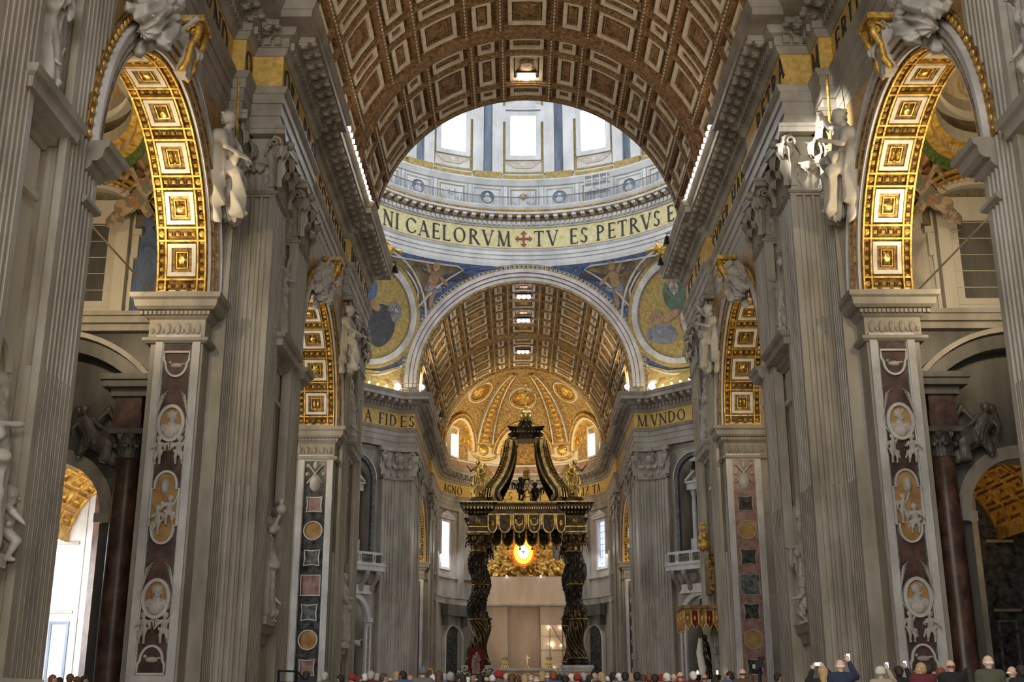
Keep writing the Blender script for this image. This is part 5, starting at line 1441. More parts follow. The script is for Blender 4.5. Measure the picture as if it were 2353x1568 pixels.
# lunette arches between the ribs
for (a, hw) in ((0, .38), (-60, .36), (60, .36)):
    a *= D2; mb = MB(); FL = FAp(11.5)
    for r0, r1, h, mt in ((3.5, 3.8, .5, 'gilt'), (3.8, 4.1, .62, 'cream_marble'), (4.1, 4.5, .45, 'gilt_ground'), (4.5, 4.65, .6, 'gilt')):
        mb.mat(mt)
        for i in range(20):
            q0, q1 = PI * i / 20, PI * (i + 1) / 20
            P = [(a - r * cos(q) / 11.5, 36.3 + r * sin(q)) for r, q in ((r0, q0), (r1, q0), (r1, q1), (r0, q1))]
            def G2(u, v, h, R0=11.5):   # lean onto the dome
                rr_ = sqrt(max(1, 11.72 ** 2 - max(0, v - 34.9) ** 2)) - h
                return (rr_ * sin(u), APC + rr_ * cos(u), v)
            mb.ppoly(G2, P, -.2, h); 
    mb.mat('gilt_ground')
    for i in range(9):
        x = -3.2 + .8 * i; mb.mat('gilt'); mb.pdome(FL, a + x / 11.5, 37.4 + (2.2 - abs(x) * .55) * .5, .03, .6, .0, .3, 8, 2, .3)
    if a == 0:
        mb.mat('cream_marble'); mb.pbox(FL, a - .19, a + .19, 38.3, 38.5, 0, .7, 3, 1); mb.ppoly(FL, [(a - .2, 38.5), (a + .2, 38.5), (a, 39.4)], 0, .7); mb.mat('gilt_ground'); mb.pbox(FL, a - .15, a + .15, 35, 38.3, 0, .3, 3, 1)
    o = mb.build('trim_lunette', 'gilt'); o['kind'] = 'structure'
for s in (-1, 1):
    F = FAp(11.3); a = s * 63 * D2
    f = MB(); f.mat('cream_marble'); f.pring(F, a - .11, a + .11, 34.7, 39.2, .02, .25, -.2, .4, 3, 2)
    fo = f.build('window_%d' % (30 + s), 'cream_marble'); fo['kind'] = 'structure'
    g = MB(); g.pbox(F, a - .09, a + .09, 34.9, 39.0, 0, .04, 3, 1); g.build('window_pane', 'window_glow', fo)
    g = MB()
    for q in range(1, 4): g.pbox(F, a - .09 + .045 * q - .002, a - .09 + .045 * q + .002, 34.9, 39.0, .04, .07)
    g.build('window_bars', 'rail_grey', fo)
    # shell rosette with garland
    t = thing('shell_ornament', f'gilded shell with hanging garland at the foot of a dome rib, {SIDE[s]} of the canopy', 'ornament', FAp(11.6)(s * 30 * D2, 35.8, 0), 0, 'shells at the feet of the ribs')
    a = s * 30 * D2; F = FAp(11.6)
    m = MB(); m.mat('cream_marble'); m.pbox(F, a - .23, a + .23, 34.9, 37.9, -.2, .1, 4, 1); m.pbox(F, a - .25, a + .25, 37.7, 38.0, -.2, .35, 4, 1); m.build('panel', 'cream_marble', t)
    m = MB(); m.pdome(F, a, 36.8, .075, .85, .1, .35, 24, 3, .10); m.build('shell', 'gilt_bright', t)
    m = MB(); m.smooth = True; m.tube([F(a + .18 * sin(q), 36.3 - .9 * cos(q), .28) for q in [-1.5 + 3 * i / 14 for i in range(15)]], [.12 + .12 * sin(PI * i / 14) for i in range(15)], 7); m.build('garland', 'gilt', t)

# vault lamps at the crowns
for (y, z, w, lab) in ((78.2, 46.45, 0, 'cluster of bright lamps in the central coffer above the crossing arch'), (127.4, 46.2, 1, 'first row of cool lamps at the crown of the choir vault'), (136.2, 46.2, 1, 'second row of cool lamps at the crown of the choir vault'), (149.6, 46.2, 1, 'third and lowest row of cool lamps at the crown of the choir vault')):
    t = thing('vault_lamp_cluster', lab, 'lamp', (0.2, y, z), 0, 'lamps in the vault crown')
    m = MB(); m.box(-.9, .9, y - .35, y + .35, z - .05, z + .15); m.build('housing', 'iron', t)
    for q in range(3):
        x = (q - 1) * (.5 if w == 0 else .55); r = (.42 if q == 1 else .22) if w == 0 else .25
        m = MB(); m.smooth = True; m.ball((x, y, z - .22), (r, r, .2), 10, 6); m.build('bulb', 'lamp_cool' if w else 'lamp_glow', t)
# strips of lamps on the cornice
for s in (-1, 1):
    t = thing('cornice_lamp_row', f'row of small white lamps on the upper edge of the {SIDE[s]} nave cornice', 'lamps', (s * 10.6, 66, ZT), 0, 'lamp rows on the cornice')
    for i in range(15):
        y = 61.3 + 11.3 * i / 14; m = MB(); m.box(s * 10.30, s * 10.50, y - .12, y + .12, ZT + .04, ZT + .24); m.build('lamp', 'lamp_glow', t)
    m = MB(); m.box(s * 10.4, s * 10.75, 61, 73, ZT, ZT + .1); m.build('tray', 'wall_marble', t)
    for (x, y, mt, r, lab) in ((13.5, 121.0, 'lamp_yellow', .36, 'very bright yellow floodlight on the cornice of the crossing pier'), (10.9, 121.2, 'lamp_cool', .28, 'smaller violet white floodlight near the arch foot')):
        t = thing('floodlight', f'{lab}, {SIDE[s]}', 'lamp', (s * x, y, ZT))
        m = MB(); m.smooth = True; m.ball((s * x, y, ZT + .55), r, 10, 7); m.build('bulb', mt, t)
        m = MB(); m.box(s * x - .12, s * x + .12, y - .12 + .3, y + .12 + .3, ZT, ZT + .7); m.build('bracket', 'iron', t)
    t = thing('cornice_lamp_row', f'line of tiny lamps below the {SIDE[s]} fruit mosaic', 'lamps', (s * 15, 119, ZT), 0, 'lamp rows on the pier cornices')
    for i in range(5):
        u = 1.0 + 1.15 * i; m = MB(); m.smooth = True; m.ball((s * (13.0 + u * .7071), 121.2 - u * .7071, ZT + .28), .13, 8, 5); m.build('lamp', 'lamp_cool', t)
    t = thing('cornice_railing', f'thin railing on the cornice at the foot of the great arch, {SIDE[s]}', 'railing', (s * 12, 121.4, ZT), 0, 'cornice railings')
    m = MB()
    for i in range(7): m.box(s * (10.9 + .38 * i) - .02, s * (10.9 + .38 * i) + .02, 121.9, 121.94, ZT, ZT + 1.2)
    m.build('posts', 'rail_grey', t)
    for z in (.55, 1.15): m = MB(); m.box(s * 10.8, s * 13.4, 121.9, 121.94, ZT + z, ZT + z + .05); m.build('rail', 'rail_grey', t)
for i, (x, y, z, lab) in enumerate(((-10.1, 82.6, 32.9, 'small black spotlight clamped to the left cornice end'), (10.25, 78.5, 33.5, 'upper black spotlight hanging from the right cornice'), (10.25, 82.5, 33.4, 'lower black spotlight hanging from the right cornice'), (-9.5, 128, 32.6, 'tiny black spotlight on the left choir cornice'))):
    t = thing('spotlight', lab, 'lamp', (x, y, z)); sx = -1 if x > 0 else 1
    m = MB(); m.smooth = True; m.lathe((x + sx * .25, y, z - .2), [(0, .25), (.14, .2), (.2, 0), (.24, -.25), (.26, -.3), (0, -.3)], 12); m.build('lamp_head', 'iron', t)
    m = MB(); m.tube([(x, y, z + .3), (x + sx * .25, y, z + .25), (x + sx * .25, y, z)], .04); m.build('arm', 'iron', t)

# ---------------------------------------------------------------- glory behind the altar
GY = 168.6; GZ = 21.95
t = thing('glory_relief', 'gilded sculpted cloud of angels around the glowing oval window behind the altar', 'sculpture', (0, GY + 1, 18))
rng = np.random.RandomState(4)
def cloudmesh(x0, x1, z0, z1, nx, nz, amp, seed, mask):
    r = np.random.RandomState(seed); C = r.rand(170, 5); vs = []; fs = []; ok = {}
    cx = x0 + (x1 - x0) * C[:, 0]; cz = z0 + (z1 - z0) * C[:, 1]; rad = .18 + .55 * C[:, 2]; asp = .5 + C[:, 3]; ang = C[:, 4] * PI
    for j in range(nz + 1):
        for i in range(nx + 1):
            x = x0 + (x1 - x0) * i / nx; z = z0 + (z1 - z0) * j / nz
            dx = x - cx; dz = z - cz
            a = (dx * np.cos(ang) + dz * np.sin(ang)) / rad; b = (-dx * np.sin(ang) + dz * np.cos(ang)) / (rad * asp * .6)
            h = np.max(np.clip(1 - a * a - b * b, 0, 1) ** .5 * rad * 1.2)
            vs.append((x, GY - amp * h - .1, z)); ok[(i, j)] = mask(x, z)
    w = nx + 1
    for j in range(nz):
        for i in range(nx):
            if ok[(i, j)] and ok[(i + 1, j + 1)]: fs.append((j * w + i, j * w + i + 1, (j + 1) * w + i + 1, (j + 1) * w + i))
    return vs, fs
m = MB(); m.smooth = True; m.add(*cloudmesh(-4.1, 4.1, 19.6, 26.5, 96, 80, 1.1, 3, lambda x, z: (x / 1.75) ** 2 + ((z - GZ) / 2.2) ** 2 > 1)); m.build('cloud_field', 'gilt', t)
m = MB(); m.smooth = True; m.T = Matrix.Translation((0, -1.0, 0)); m.add(*cloudmesh(-5.9, 5.9, 18.3, 21.2, 120, 30, 1.6, 9, lambda x, z: z < 18.9 + 1.3 * abs(x / 5.9) ** .5 + .5 * sin(x * 3.1) * sin(x * 1.3) + .7 and not (x / 1.6) ** 2 + ((z - GZ) / 2.3) ** 2 < 1)); m.build('cloud_bank', 'gilt', t)
m = MB(); m.box(-4.2, 4.2, GY, GY + .5, 18.2, 26.6); m.box(-6, 6, GY - .9, GY, 18.0, 18.3); m.build('backing', 'gilt_ground', t)
t = thing('oval_window', 'glowing amber oval window with a white dove, behind the bronze canopy', 'window', (0, GY - .5, GZ))
FG = lambda u, v, h: (v * sin(u) * .80, GY - .35 - h, GZ + v * cos(u) * 1.0)
m = MB(); m.pbox(FG, 0, 2 * PI, .0, 1.02, 0, .06, 36, 1); m.build('centre_pane', 'glory_core', t)
m = MB(); m.pbox(FG, 0, 2 * PI, 1.02, 1.75, 0, .05, 48, 1); m.build('middle_ring', 'glory_mid', t)
m = MB()
for i in range(36):
    a = 2 * PI * i / 36; r = 2.15 + .35 * ((i * 7) % 5) / 4
    m.ppoly(FG, [(a, 1.75), (a + 2 * PI / 36, 1.75), (a + 2 * PI / 36 * .85, r), (a + 2 * PI / 36 * .15, r)], 0, .05)
m.build('outer_rays', 'glory_outer', t)
m = MB()
for i in range(24): a = 2 * PI * i / 24; m.pbox(FG, a - .008, a + .008, 1.0, 2.4, .06, .12)
for r in (1.02, 1.75, 2.05): m.pbox(FG, 0, 2 * PI, r - .03, r + .03, .06, .12, 48, 1)
m.build('lead_bars', 'bronze', t)
m = MB(); m.smooth = True; D0 = lambda x, z: (x, GY - .5, GZ + z)
m.ball(D0(0, 0), (.13, .06, .17), 8, 6); m.build('dove_body', 'gold_mosaic', t)
for q in (-1, 1):
    m = MB(); m.add([D0(q * .05, -.05), D0(q * .3, .06), D0(q * .62, .26), D0(q * .35, .20), D0(q * .08, .12)], [(0, 1, 2, 3, 4)]); m.build('dove_wing', 'gold_mosaic', t)

# scaffold screens in front of the chair monument
t = thing('scaffold_screen', 'tall beige fabric screen hiding the apse monument below the golden cloud', 'screen', (0, 164, FZ))
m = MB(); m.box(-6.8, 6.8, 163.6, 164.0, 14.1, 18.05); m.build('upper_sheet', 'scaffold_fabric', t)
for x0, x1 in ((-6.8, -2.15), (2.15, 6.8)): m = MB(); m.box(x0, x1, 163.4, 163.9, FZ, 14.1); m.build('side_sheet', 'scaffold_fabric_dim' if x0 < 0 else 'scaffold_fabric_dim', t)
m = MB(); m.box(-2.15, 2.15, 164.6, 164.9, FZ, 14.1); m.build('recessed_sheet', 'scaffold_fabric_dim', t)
for x in (-2.15, 2.15): m = MB(); m.box(x - .05, x + .05, 163.3, 164.8, FZ, 14.2); m.build('upright', 'dark_marble', t)
m = MB(); m.box(-6.8, 6.8, 163.3, 163.6, 14.0, 14.12); m.build('seam', 'dark_marble', t)
m = MB(); m.box(2.3, 6.5, 163.25, 163.35, 6.0, 11.6); m.build('painted_lit_panel', 'scaffold_fabric', t)  # backlight put into the colour: paler fabric, nothing shines from behind
for x in (3.5, 5.2): m = MB(); m.box(x - .04, x + .04, 163.18, 163.25, 6, 11.6); m.build('pole', 'dark_marble', t)
m = MB(); m.tube([(3.7, 163.2, 11.5), (5.9, 163.2, 7.8)], .04); m.build('pole', 'dark_marble', t)
for z in (8.3, 10.1): m = MB(); m.box(2.3, 6.5, 163.18, 163.25, z - .03, z + .03); m.build('pole', 'dark_marble', t)
for x in range(8):
    m = MB(); m.smooth = True; m.ball((-5.4 + 1.55 * x, 163.4, 18.12), .09, 6, 4); m.build('fixing', 'lamp_cool' if x % 3 == 2 else 'white_marble', t)
for (x, z, r) in ((3.4, 11.3, .12), (4.9, 11.25, .1), (3.7, 9.0, .2), (5.0, 8.9, .08), (4.0, 5.9, .1)):
    t = thing('work_lamp', f'small glowing work lamp {["at the top left", "at the top right", "in the upper middle", "in the middle right", "at the foot"][[3.4, 4.9, 3.7, 5.0, 4.0].index(x)]} of the bright scaffold panel', 'lamp', (x, 163, z), 0, 'work lamps on the scaffold')
    m = MB(); m.smooth = True; m.ball((x, 163.05, z), r, 8, 5); m.build('bulb', 'lamp_glow', t)
# ================================================================= BEVELLED CROSSING PIERS (west side)
def Fd(s):
    return lambda u, v, h: (s * (13.5 + u * .70711 - h * .70711), 122.75 - u * .70711 - h * .70711, v)
ZNICHE = [(5.15, 2.05, 2.6, 9.7), (5.15, 2.25, 16.2, 23.7)]
for s in (-1, 1):
    F = Fd(s); mb = MB(); mb.mat('wall_marble')
    L = 10.3
    # wall with two recessed arched openings
    def wallbox(u0, u1, z0, z1): mb.pbox(F, u0, u1, z0, z1, -1.0, -.55, 1, 1)
    z = FZ
    for (uc, w, zb, zs) in ZNICHE:
        wallbox(0, L, z, zb); wallbox(0, uc - w, zb, zs + w); wallbox(uc + w, L, zb, zs + w)
        for sg in (-1, 1):
            pts = [(uc + sg * w, zs)] + [(uc + sg * w * cos(q), zs + w * sin(q)) for q in [PI / 2 * i / 10 for i in range(11)]]
            for i in range(11):
                (ua, za), (ub, zb2) = pts[i], pts[i + 1]
                mb.ppoly(F, [(ua, za), (ub, zb2), (ub, zs + w), (ua, zs + w)][::sg * 1], -1.0, -.55)
        z = zs + w
        mb.mat('dark_marble'); mb.pbox(F, uc - w, uc + w, zb, zs + w, -3.2, -3.0); mb.mat('wall_marble')
        for q in (-1, 1): mb.pbox(F, uc + q * w - .02, uc + q * w + .02, zb, zs + w, -3.2, -.6)
        mb.pbox(F, uc - w, uc + w, zb - .1, zb, -3.2, -.6)
    wallbox(0, L, z, ZB)
    mb.pbox(F, -.5, L, ZB, ZT, -1.6, -.3)
    mb.pbox(F, 8.6, L, FZ, ZB, -.55, 0)
    struct(mb, 'wall_crossing_' + SIDE[s])
    sd = SIDE[s]
    # upper aedicule
    uc, w, zb, zs = ZNICHE[1]
    t = thing('balcony_shrine', f'arched marble shrine with columns above the balcony on the {sd} crossing pier', 'shrine', F(uc, 16.2, -1)[:3], 0, 'shrines above the balconies')
    arc = [(uc + (w + .12) * cos(q), zs + (w + .12) * sin(q)) for q in [PI * i / 24 for i in range(25)]]
    m = MB(); m.mat('black_marble'); m.pband(F, arc, .40, -.6, -.25); 
    for q in (-1, 1): m.pbox(F, uc + q * (w + .12) - .20, uc + q * (w + .12) + .20, zb, zs, -.6, -.25)
    m.mat('white_marble'); m.pband(F, [(uc + (w + .38) * cos(q), zs + (w + .38) * sin(q)) for q in [PI * i / 24 for i in range(25)]], .10, -.6, -.15); m.build('arch_frame', 'black_marble', t)
    m = MB(); m.ppoly(F, [(uc + w * .98 * cos(q), zs + w * .98 * sin(q)) for q in [PI * i / 20 for i in range(21)]][::-1], -2.9, -2.6); m.build('half_dome', 'yellow_marble', t)
    for x in (-1.25, 1.25):
        m = MB(); m.smooth = True; c = F(uc + x, 17.6, -1.7); m.lathe(c, [(.30, 0), (.30, .2), (.24, .35), (.25, 1.8), (.24, 3.4), (.2, 4.3), (.26, 4.4), (.34, 4.9), (.34, 5.0)], 14); m.build('column', 'rose_marble' if x > 0 else 'white_marble', t)
        m = MB(); m.pbox(F, uc + x - .38, uc + x + .38, 16.2, 17.6, -2.1, -1.35); m.build('pedestal', 'white_marble', t)
    m = MB(); m.pbox(F, uc - 1.8, uc + 1.8, 22.6, 23.3, -2.2, -1.2); m.pbox(F, uc - 1.95, uc + 1.95, 23.3, 23.5, -2.2, -1.05); m.pband(F, [(uc - 1.9, 23.6), (uc - .7, 24.5)], .25, -2.2, -1.1); m.pband(F, [(uc + 1.9, 23.6), (uc + .7, 24.5)], .25, -2.2, -1.1); m.build('pediment', 'white_marble', t)
    m = MB(); m.pbox(F, uc - .8, uc + .8, 17.4, 21.8, -2.9, -2.6); m.build('relief_panel', 'rose_marble', t)
    # balcony
    t = thing('balcony', f'white marble balustraded balcony on carved brackets, {sd} crossing pier', 'balcony', F(uc, 14.2, 0), 0, 'balconies of the crossing piers')
    m = MB(); m.pbox(F, 2.0, 8.3, 14.25, 14.75, -1.0, 1.0); m.pbox(F, 1.9, 8.4, 14.75, 14.9, -1, 1.1); m.build('slab', 'white_marble', t)
    m = MB(); m.pbox(F, 2.0, 8.3, 15.85, 16.1, .72, 1.02); m.pbox(F, 2.0, 2.3, 15.85, 16.1, -.6, 1.02); m.pbox(F, 2.05, 8.25, 14.9, 15.05, .75, 1.0); m.build('top_rail', 'white_marble', t)
    for x in (2.2, 3.4, 5.15, 6.9, 8.1):
        m = MB(); m.mat('white_marble'); m.pbox(F, x - .2, x + .2, 15.05, 15.85, .74, 1.0); m.mat('yellow_marble'); m.pbox(F, x - .1, x + .1, 15.15, 15.75, 1.0, 1.03); m.build('post', 'white_marble', t)
    for x in [2.6 + .27 * i for i in range(20)]:
        if min(abs(x - p) for p in (2.2, 3.4, 5.15, 6.9, 8.1)) < .24: continue
        m = MB(); m.smooth = True; m.lathe(F(x, 15.05, .87), [(.07, 0), (.05, .1), (.10, .3), (.04, .55), (.07, .8)], 8); m.build('baluster', 'dark_marble', t)
    for x in (2.7, 4.1, 6.2, 7.6):
        m = MB(); m.smooth = True; m.tube([F(x, 14.25, .8), F(x, 13.9, .85), F(x, 13.4, .4), F(x, 12.9, -.1), F(x, 12.5, -.2), F(x, 12.3, -.5)], [.26, .3, .26, .26, .3, .2], 8); m.build('bracket', 'wall_marble', t)
    # lower niche frame and relief panel
    uc, w, zb, zs = ZNICHE[0]
    t = thing('niche_frame', f'pale arched marble frame of the ground niche, {sd} crossing pier', 'niche', F(uc, FZ, -.5), 0, 'ground niches of the crossing piers')
    m = MB(); m.mat('white_marble')
    for r, h in ((w + .12, -.2), (w + .4, -.3)): m.pband(F, [(uc + r * cos(q), zs + r * sin(q)) for q in [PI * i / 24 for i in range(25)]], .26, -.6, h)
    m.build('arch_moulding', 'white_marble', t)
    m = MB(); m.pbox(F, uc - w - .6, uc - w + .1, zs - .4, zs, -.6, .0); m.pbox(F, uc + w - .1, uc + w + .6, zs - .4, zs, -.6, .0); m.build('impost', 'white_marble', t)
    for q in (-1, 1):
        m = MB(); m.mat('white_marble'); m.pbox(F, uc + q * (w + .28) - .34, uc + q * (w + .28) + .34, FZ, zs - .4, -.6, -.3); m.mat('rose_marble'); m.pbox(F, uc + q * (w + .28) - .12, uc + q * (w + .28) + .12, FZ + .6, zs - .8, -.3, -.27); m.build('jamb', 'white_marble', t)
    m = MB(); m.pbox(F, uc - 2.4, uc + 2.4, 12.05, 12.95, -.6, -.15); m.build('tablet', 'soffit_white', t)
    m = MB(); m.pbox(F, uc - 1.1, uc + 1.1, FZ, 2.9, -2.2, -.8); m.pbox(F, uc - 1.3, uc + 1.3, 2.9, 3.2, -2.4, -.6); m.build('pedestal', 'white_marble', t)
# gallery stair rail at right, low wall
# ================================================================= BRONZE CANOPY
BX, BY0, BY1 = 4.03, 98.5, 107.3
can = thing('bronze_canopy', 'huge dark bronze and gold canopy on four twisted columns over the papal altar', 'canopy', (0, YC, FZ))
def twisted(cx, cy, ph):
    z0, z1 = 4.95, 13.6; n = 150; m = 40
    vs = []; mi = []
    for j in range(n + 1):
        t = j / n; z = z0 + (z1 - z0) * t; a = ph + t * 2 * PI * 2.35
        ox, oy = .20 * cos(a), .20 * sin(a)
        for i in range(m):
            q = 2 * PI * i / m
            if t < .36: r = .66 + .035 * cos(14 * q + z * 10.5); 
            else:
                r = .65 + .05 * sin(5 * q + z * 3.1) * sin(4.1 * z + 2 * q) + .04 * sin(9 * q - z * 8) + .03 * sin(13 * q + z * 11)
            vs.append((cx + ox + r * cos(q), cy + oy + r * sin(q), z))
    fs = [(j * m + i, j * m + (i + 1) % m, (j + 1) * m + (i + 1) % m, (j + 1) * m + i) for j in range(n) for i in range(m)]
    return vs, fs, (lambda z: (cx + .20 * cos(ph + (z - z0) / (z1 - z0) * 2 * PI * 2.35), cy + .20 * sin(ph + (z - z0) / (z1 - z0) * 2 * PI * 2.35)))
col0 = None
for (cx, cy, ph) in ((-BX, BY0, 2.6), (BX, BY0, .6), (-BX, BY1, 1.0), (BX, BY1, 3.6)):
    vs, fs, ctr = twisted(cx, cy, ph)
    m = MB(); m.smooth = True; m.add(vs, fs); c = m.build('twisted_column', 'bronze', can)
    # gilt helical fillets on the lower third
    m = MB(); m.smooth = True
    for k in range(14):
        pts = []
        for i in range(36):
            z = 4.98 + 3.05 * i / 35; q = (2 * PI * k - z * 10.5) / 14; x, y = ctr(z); pts.append((x + .70 * cos(q), y + .70 * sin(q), z))
        m.tube(pts, .022, 4)
    m.build('gilt_fillets', 'bronze_gilt', c)
    m = MB(); m.smooth = True
    for z, r in ((8.08, .74), (10.85, .70), (13.55, .70), (5.0, .78)):
        x, y = ctr(z); m.tube([(x + r * cos(q), y + r * sin(q), z) for q in [2 * PI * i / 24 for i in range(25)]], .06, 6)
    m.build('gilt_rings', 'bronze_gilt', c)
    m = MB(); m.smooth = True; rr = random.Random(int(cx * 10 + cy))
    for i in range(70):
        z = 8.3 + 5.1 * rr.random(); q = 2 * PI * rr.random(); x, y = ctr(z)
        m.ball((x + .68 * cos(q), y + .68 * sin(q), z), (.03 + .05 * rr.random(), .03 + .05 * rr.random(), .03 + .07 * rr.random()), 5, 4)
    for z in (8.2, 10.55):
        x, y = ctr(z)
        for i in range(12):
            q = 2 * PI * i / 12; leaf(m, (x + .62 * cos(q), y + .62 * sin(q), z + .05), (-sin(q), cos(q), 0), (cos(q), sin(q), 0), .26, .55, .12, 3, 5)
    o = m.build('vine_leaves', 'bronze_aged', c); o['kind'] = 'stuff'
    m = MB(); m.smooth = False; m.lathe((cx, cy, 4.45), [(1.05, 0), (1.05, .12), (.98, .14), (1.02, .24), (.94, .34), (.86, .38), (.92, .44), (.84, .52), (.74, .56)], 28); m.build('column_base', 'bronze', c)
    # capital
    m = MB(); m.smooth = True; m.lathe((cx, cy, 13.6), [(.62, 0), (.6, .5), (.68, 1.0), (.80, 1.2)], 20)
    for i in range(8):
        q = 2 * PI * i / 8; d = (cos(q), sin(q), 0); tt = (-sin(q), cos(q), 0)
        leaf(m, (cx + .52 * cos(q), cy + .52 * sin(q), 13.62), tt, d, .46, .62, .30); leaf(m, (cx + .52 * cos(q + .39), cy + .52 * sin(q + .39), 13.7), (-sin(q + .39), cos(q + .39), 0), (cos(q + .39), sin(q + .39), 0), .44, .95, .36)
    for i in range(4):
        q = PI / 4 + PI / 2 * i; volute(m, (cx + .62 * cos(q) + .3 * sin(q), cy + .62 * sin(q) - .3 * cos(q), 14.85), (-sin(q), cos(q), 0), (cos(q), sin(q), 0), 1, .26); volute(m, (cx + .62 * cos(q) - .3 * sin(q), cy + .62 * sin(q) + .3 * cos(q), 14.85), (-sin(q), cos(q), 0), (cos(q), sin(q), 0), -1, .26)
    m.smooth = False
    m.prism([(cx + sx * .98, cy + sy * .98) for sx, sy in ((-1, -1), (0, -.82), (1, -1), (.82, 0), (1, 1), (0, .82), (-1, 1), (-.82, 0))], 14.86, 15.04); m.build('column_capital', 'bronze_aged', c)
    # marble pedestal
    t = thing('column_pedestal', f'white marble pedestal with a coat of arms under the {"front" if cy < YC else "rear"} {"left" if cx < 0 else "right"} bronze column', 'pedestal', (cx, cy, FZ), 0, 'pedestals of the bronze canopy')
    m = MB(); m.box(cx - .98, cx + .98, cy - .98, cy + .98, FZ + 1.6, 4.1); m.sweep([(cx - .98, cy - .98), (cx + .98, cy - .98), (cx + .98, cy + .98), (cx - .98, cy + .98)][::-1], [(0, 3.9), (.15, 4.0), (.15, 4.1), (.28, 4.2), (.28, 4.42), (0, 4.45)], closed=True); m.box(cx - 1.2, cx + 1.2, cy - 1.2, cy + 1.2, 4.3, 4.45); m.build('block', 'white_marble', t)
    m = MB(); m.box(cx - 1.25, cx + 1.25, cy - 1.25, cy + 1.25, FZ, FZ + 1.6); m.build('plinth', 'white_marble', t)
    m = MB(); m.smooth = True; Fp = fplane((cx, cy - .99, 3.0), (1, 0, 0), (0, 0, 1), (0, -1, 0)); m.pdome(Fp, 0, 0, .42, .62, 0, .2, 14, 4); 
    for q in (-1, 1): m.pdome(Fp, q * .55, .35, .28, .2, 0, .12, 8, 2, .2); m.pdome(Fp, q * .5, -.5, .2, .3, 0, .12, 8, 2, .2)
    m.build('coat_of_arms', 'cream_marble', t)
    m = MB(); m.pring(Fp, -.9, .9, -1.0, .95, .1, .1, 0, .05); m.build('moulded_panel', 'yellow_marble', t)
# entablature blocks over each column
for (cx, cy) in ((-BX, BY0), (BX, BY0), (-BX, BY1), (BX, BY1)):
    m = MB(); m.mat('bronze'); m.box(cx - .80, cx + .80, cy - .80, cy + .80, 15.04, 15.55); m.box(cx - .72, cx + .72, cy - .72, cy + .72, 15.55, 16.6)
    R4 = lambda e: [(cx - e, cy - e), (cx + e, cy - e), (cx + e, cy + e), (cx - e, cy + e)][::-1]
    m.sweep(R4(.75), [(0, 16.5), (.1, 16.6), (.2, 16.85), (.38, 16.9), (.42, 17.0), (.6, 17.05), (.62, 17.3), (.78, 17.42), (.80, 17.55), (0, 17.55)], closed=True); m.box(cx - 1.4, cx + 1.4, cy - 1.4, cy + 1.4, 17.5, 17.56)
    m.mat('bronze_gilt')
    for i in range(9):
        for (ax, sg) in ((0, -1),):
            x = cx - 1.15 + 2.3 * i / 8; m.box(x - .06, x + .06, cy - 1.36, cy - 1.2, 16.95, 17.12); m.ball((x, cy - 1.50, 17.38), (.07, .05, .07), 6, 4); m.ball((x * 1.0, cy - .92, 16.72), (.06, .05, .1), 6, 4)
    m.sweep(R4(.8), [(0, 15.5), (.06, 15.5), (.06, 15.58), (0, 15.6)], closed=True, caps=False); m.sweep(R4(.8), [(0, 15.06), (.06, 15.06), (.06, 15.14), (0, 15.16)], closed=True, caps=False); m.sweep(R4(1.53), [(0, 17.46), (.05, 17.46), (.05, 17.56), (0, 17.56)], closed=True, caps=False)
    for q in (-.4, 0, .4): m.ball((cx + q, cy - .80, 15.32), (.09, .06, .09), 8, 5)
    Fp = fplane((cx, cy - .72, 16.1), (1, 0, 0), (0, 0, 1), (0, -1, 0)); m.pdome(Fp, 0, 0, .34, .34, 0, .12, 16, 3, .35); m.ball((cx, cy - .82, 16.1), (.13, .08, .15), 8, 6)
    m.build('corner_block', 'bronze', can)
for (x0, x1, y0, y1) in ((-BX + .8, BX - .8, BY0 - .55, BY0 + .4), (-BX + .8, BX - .8, BY1 - .4, BY1 + .55), (-BX - .55, -BX + .4, BY0 + .8, BY1 - .8), (BX - .4, BX + .55, BY0 + .8, BY1 - .8)):
    m = MB(); m.mat('bronze'); m.box(x0, x1, y0, y1, 16.6, 17.1); m.box(x0 - .1, x1 + .1, y0 - .2, y1 + .2, 17.1, 17.35); m.box(x0 - .1, x1 + .1, y0 - .35, y1 + .35, 17.35, 17.6)
    if x1 - x0 > 3:
        m.mat('bronze_gilt')
        yy = y0 if y0 < YC else y1
        for i in range(34): x = x0 + (x1 - x0) * (i + .5) / 34; m.box(x - .045, x + .045, yy - .28, yy - .1, 16.98, 17.18)
        m.box(x0, x1, yy - .37, yy - .3, 17.52, 17.62); m.box(x0, x1, yy - .04, yy + .02, 16.55, 16.65)
        for i in range(17): m.ball((x0 + (x1 - x0) * (i + .5) / 17, yy - .36, 17.43), (.09, .05, .06), 6, 4)
    m.build('cornice', 'bronze', can)
m = MB(); m.box(-BX + .3, BX - .3, BY0 + .3, BY1 - .3, 17.2, 17.6); m.build('canopy_ceiling', 'bronze', can)
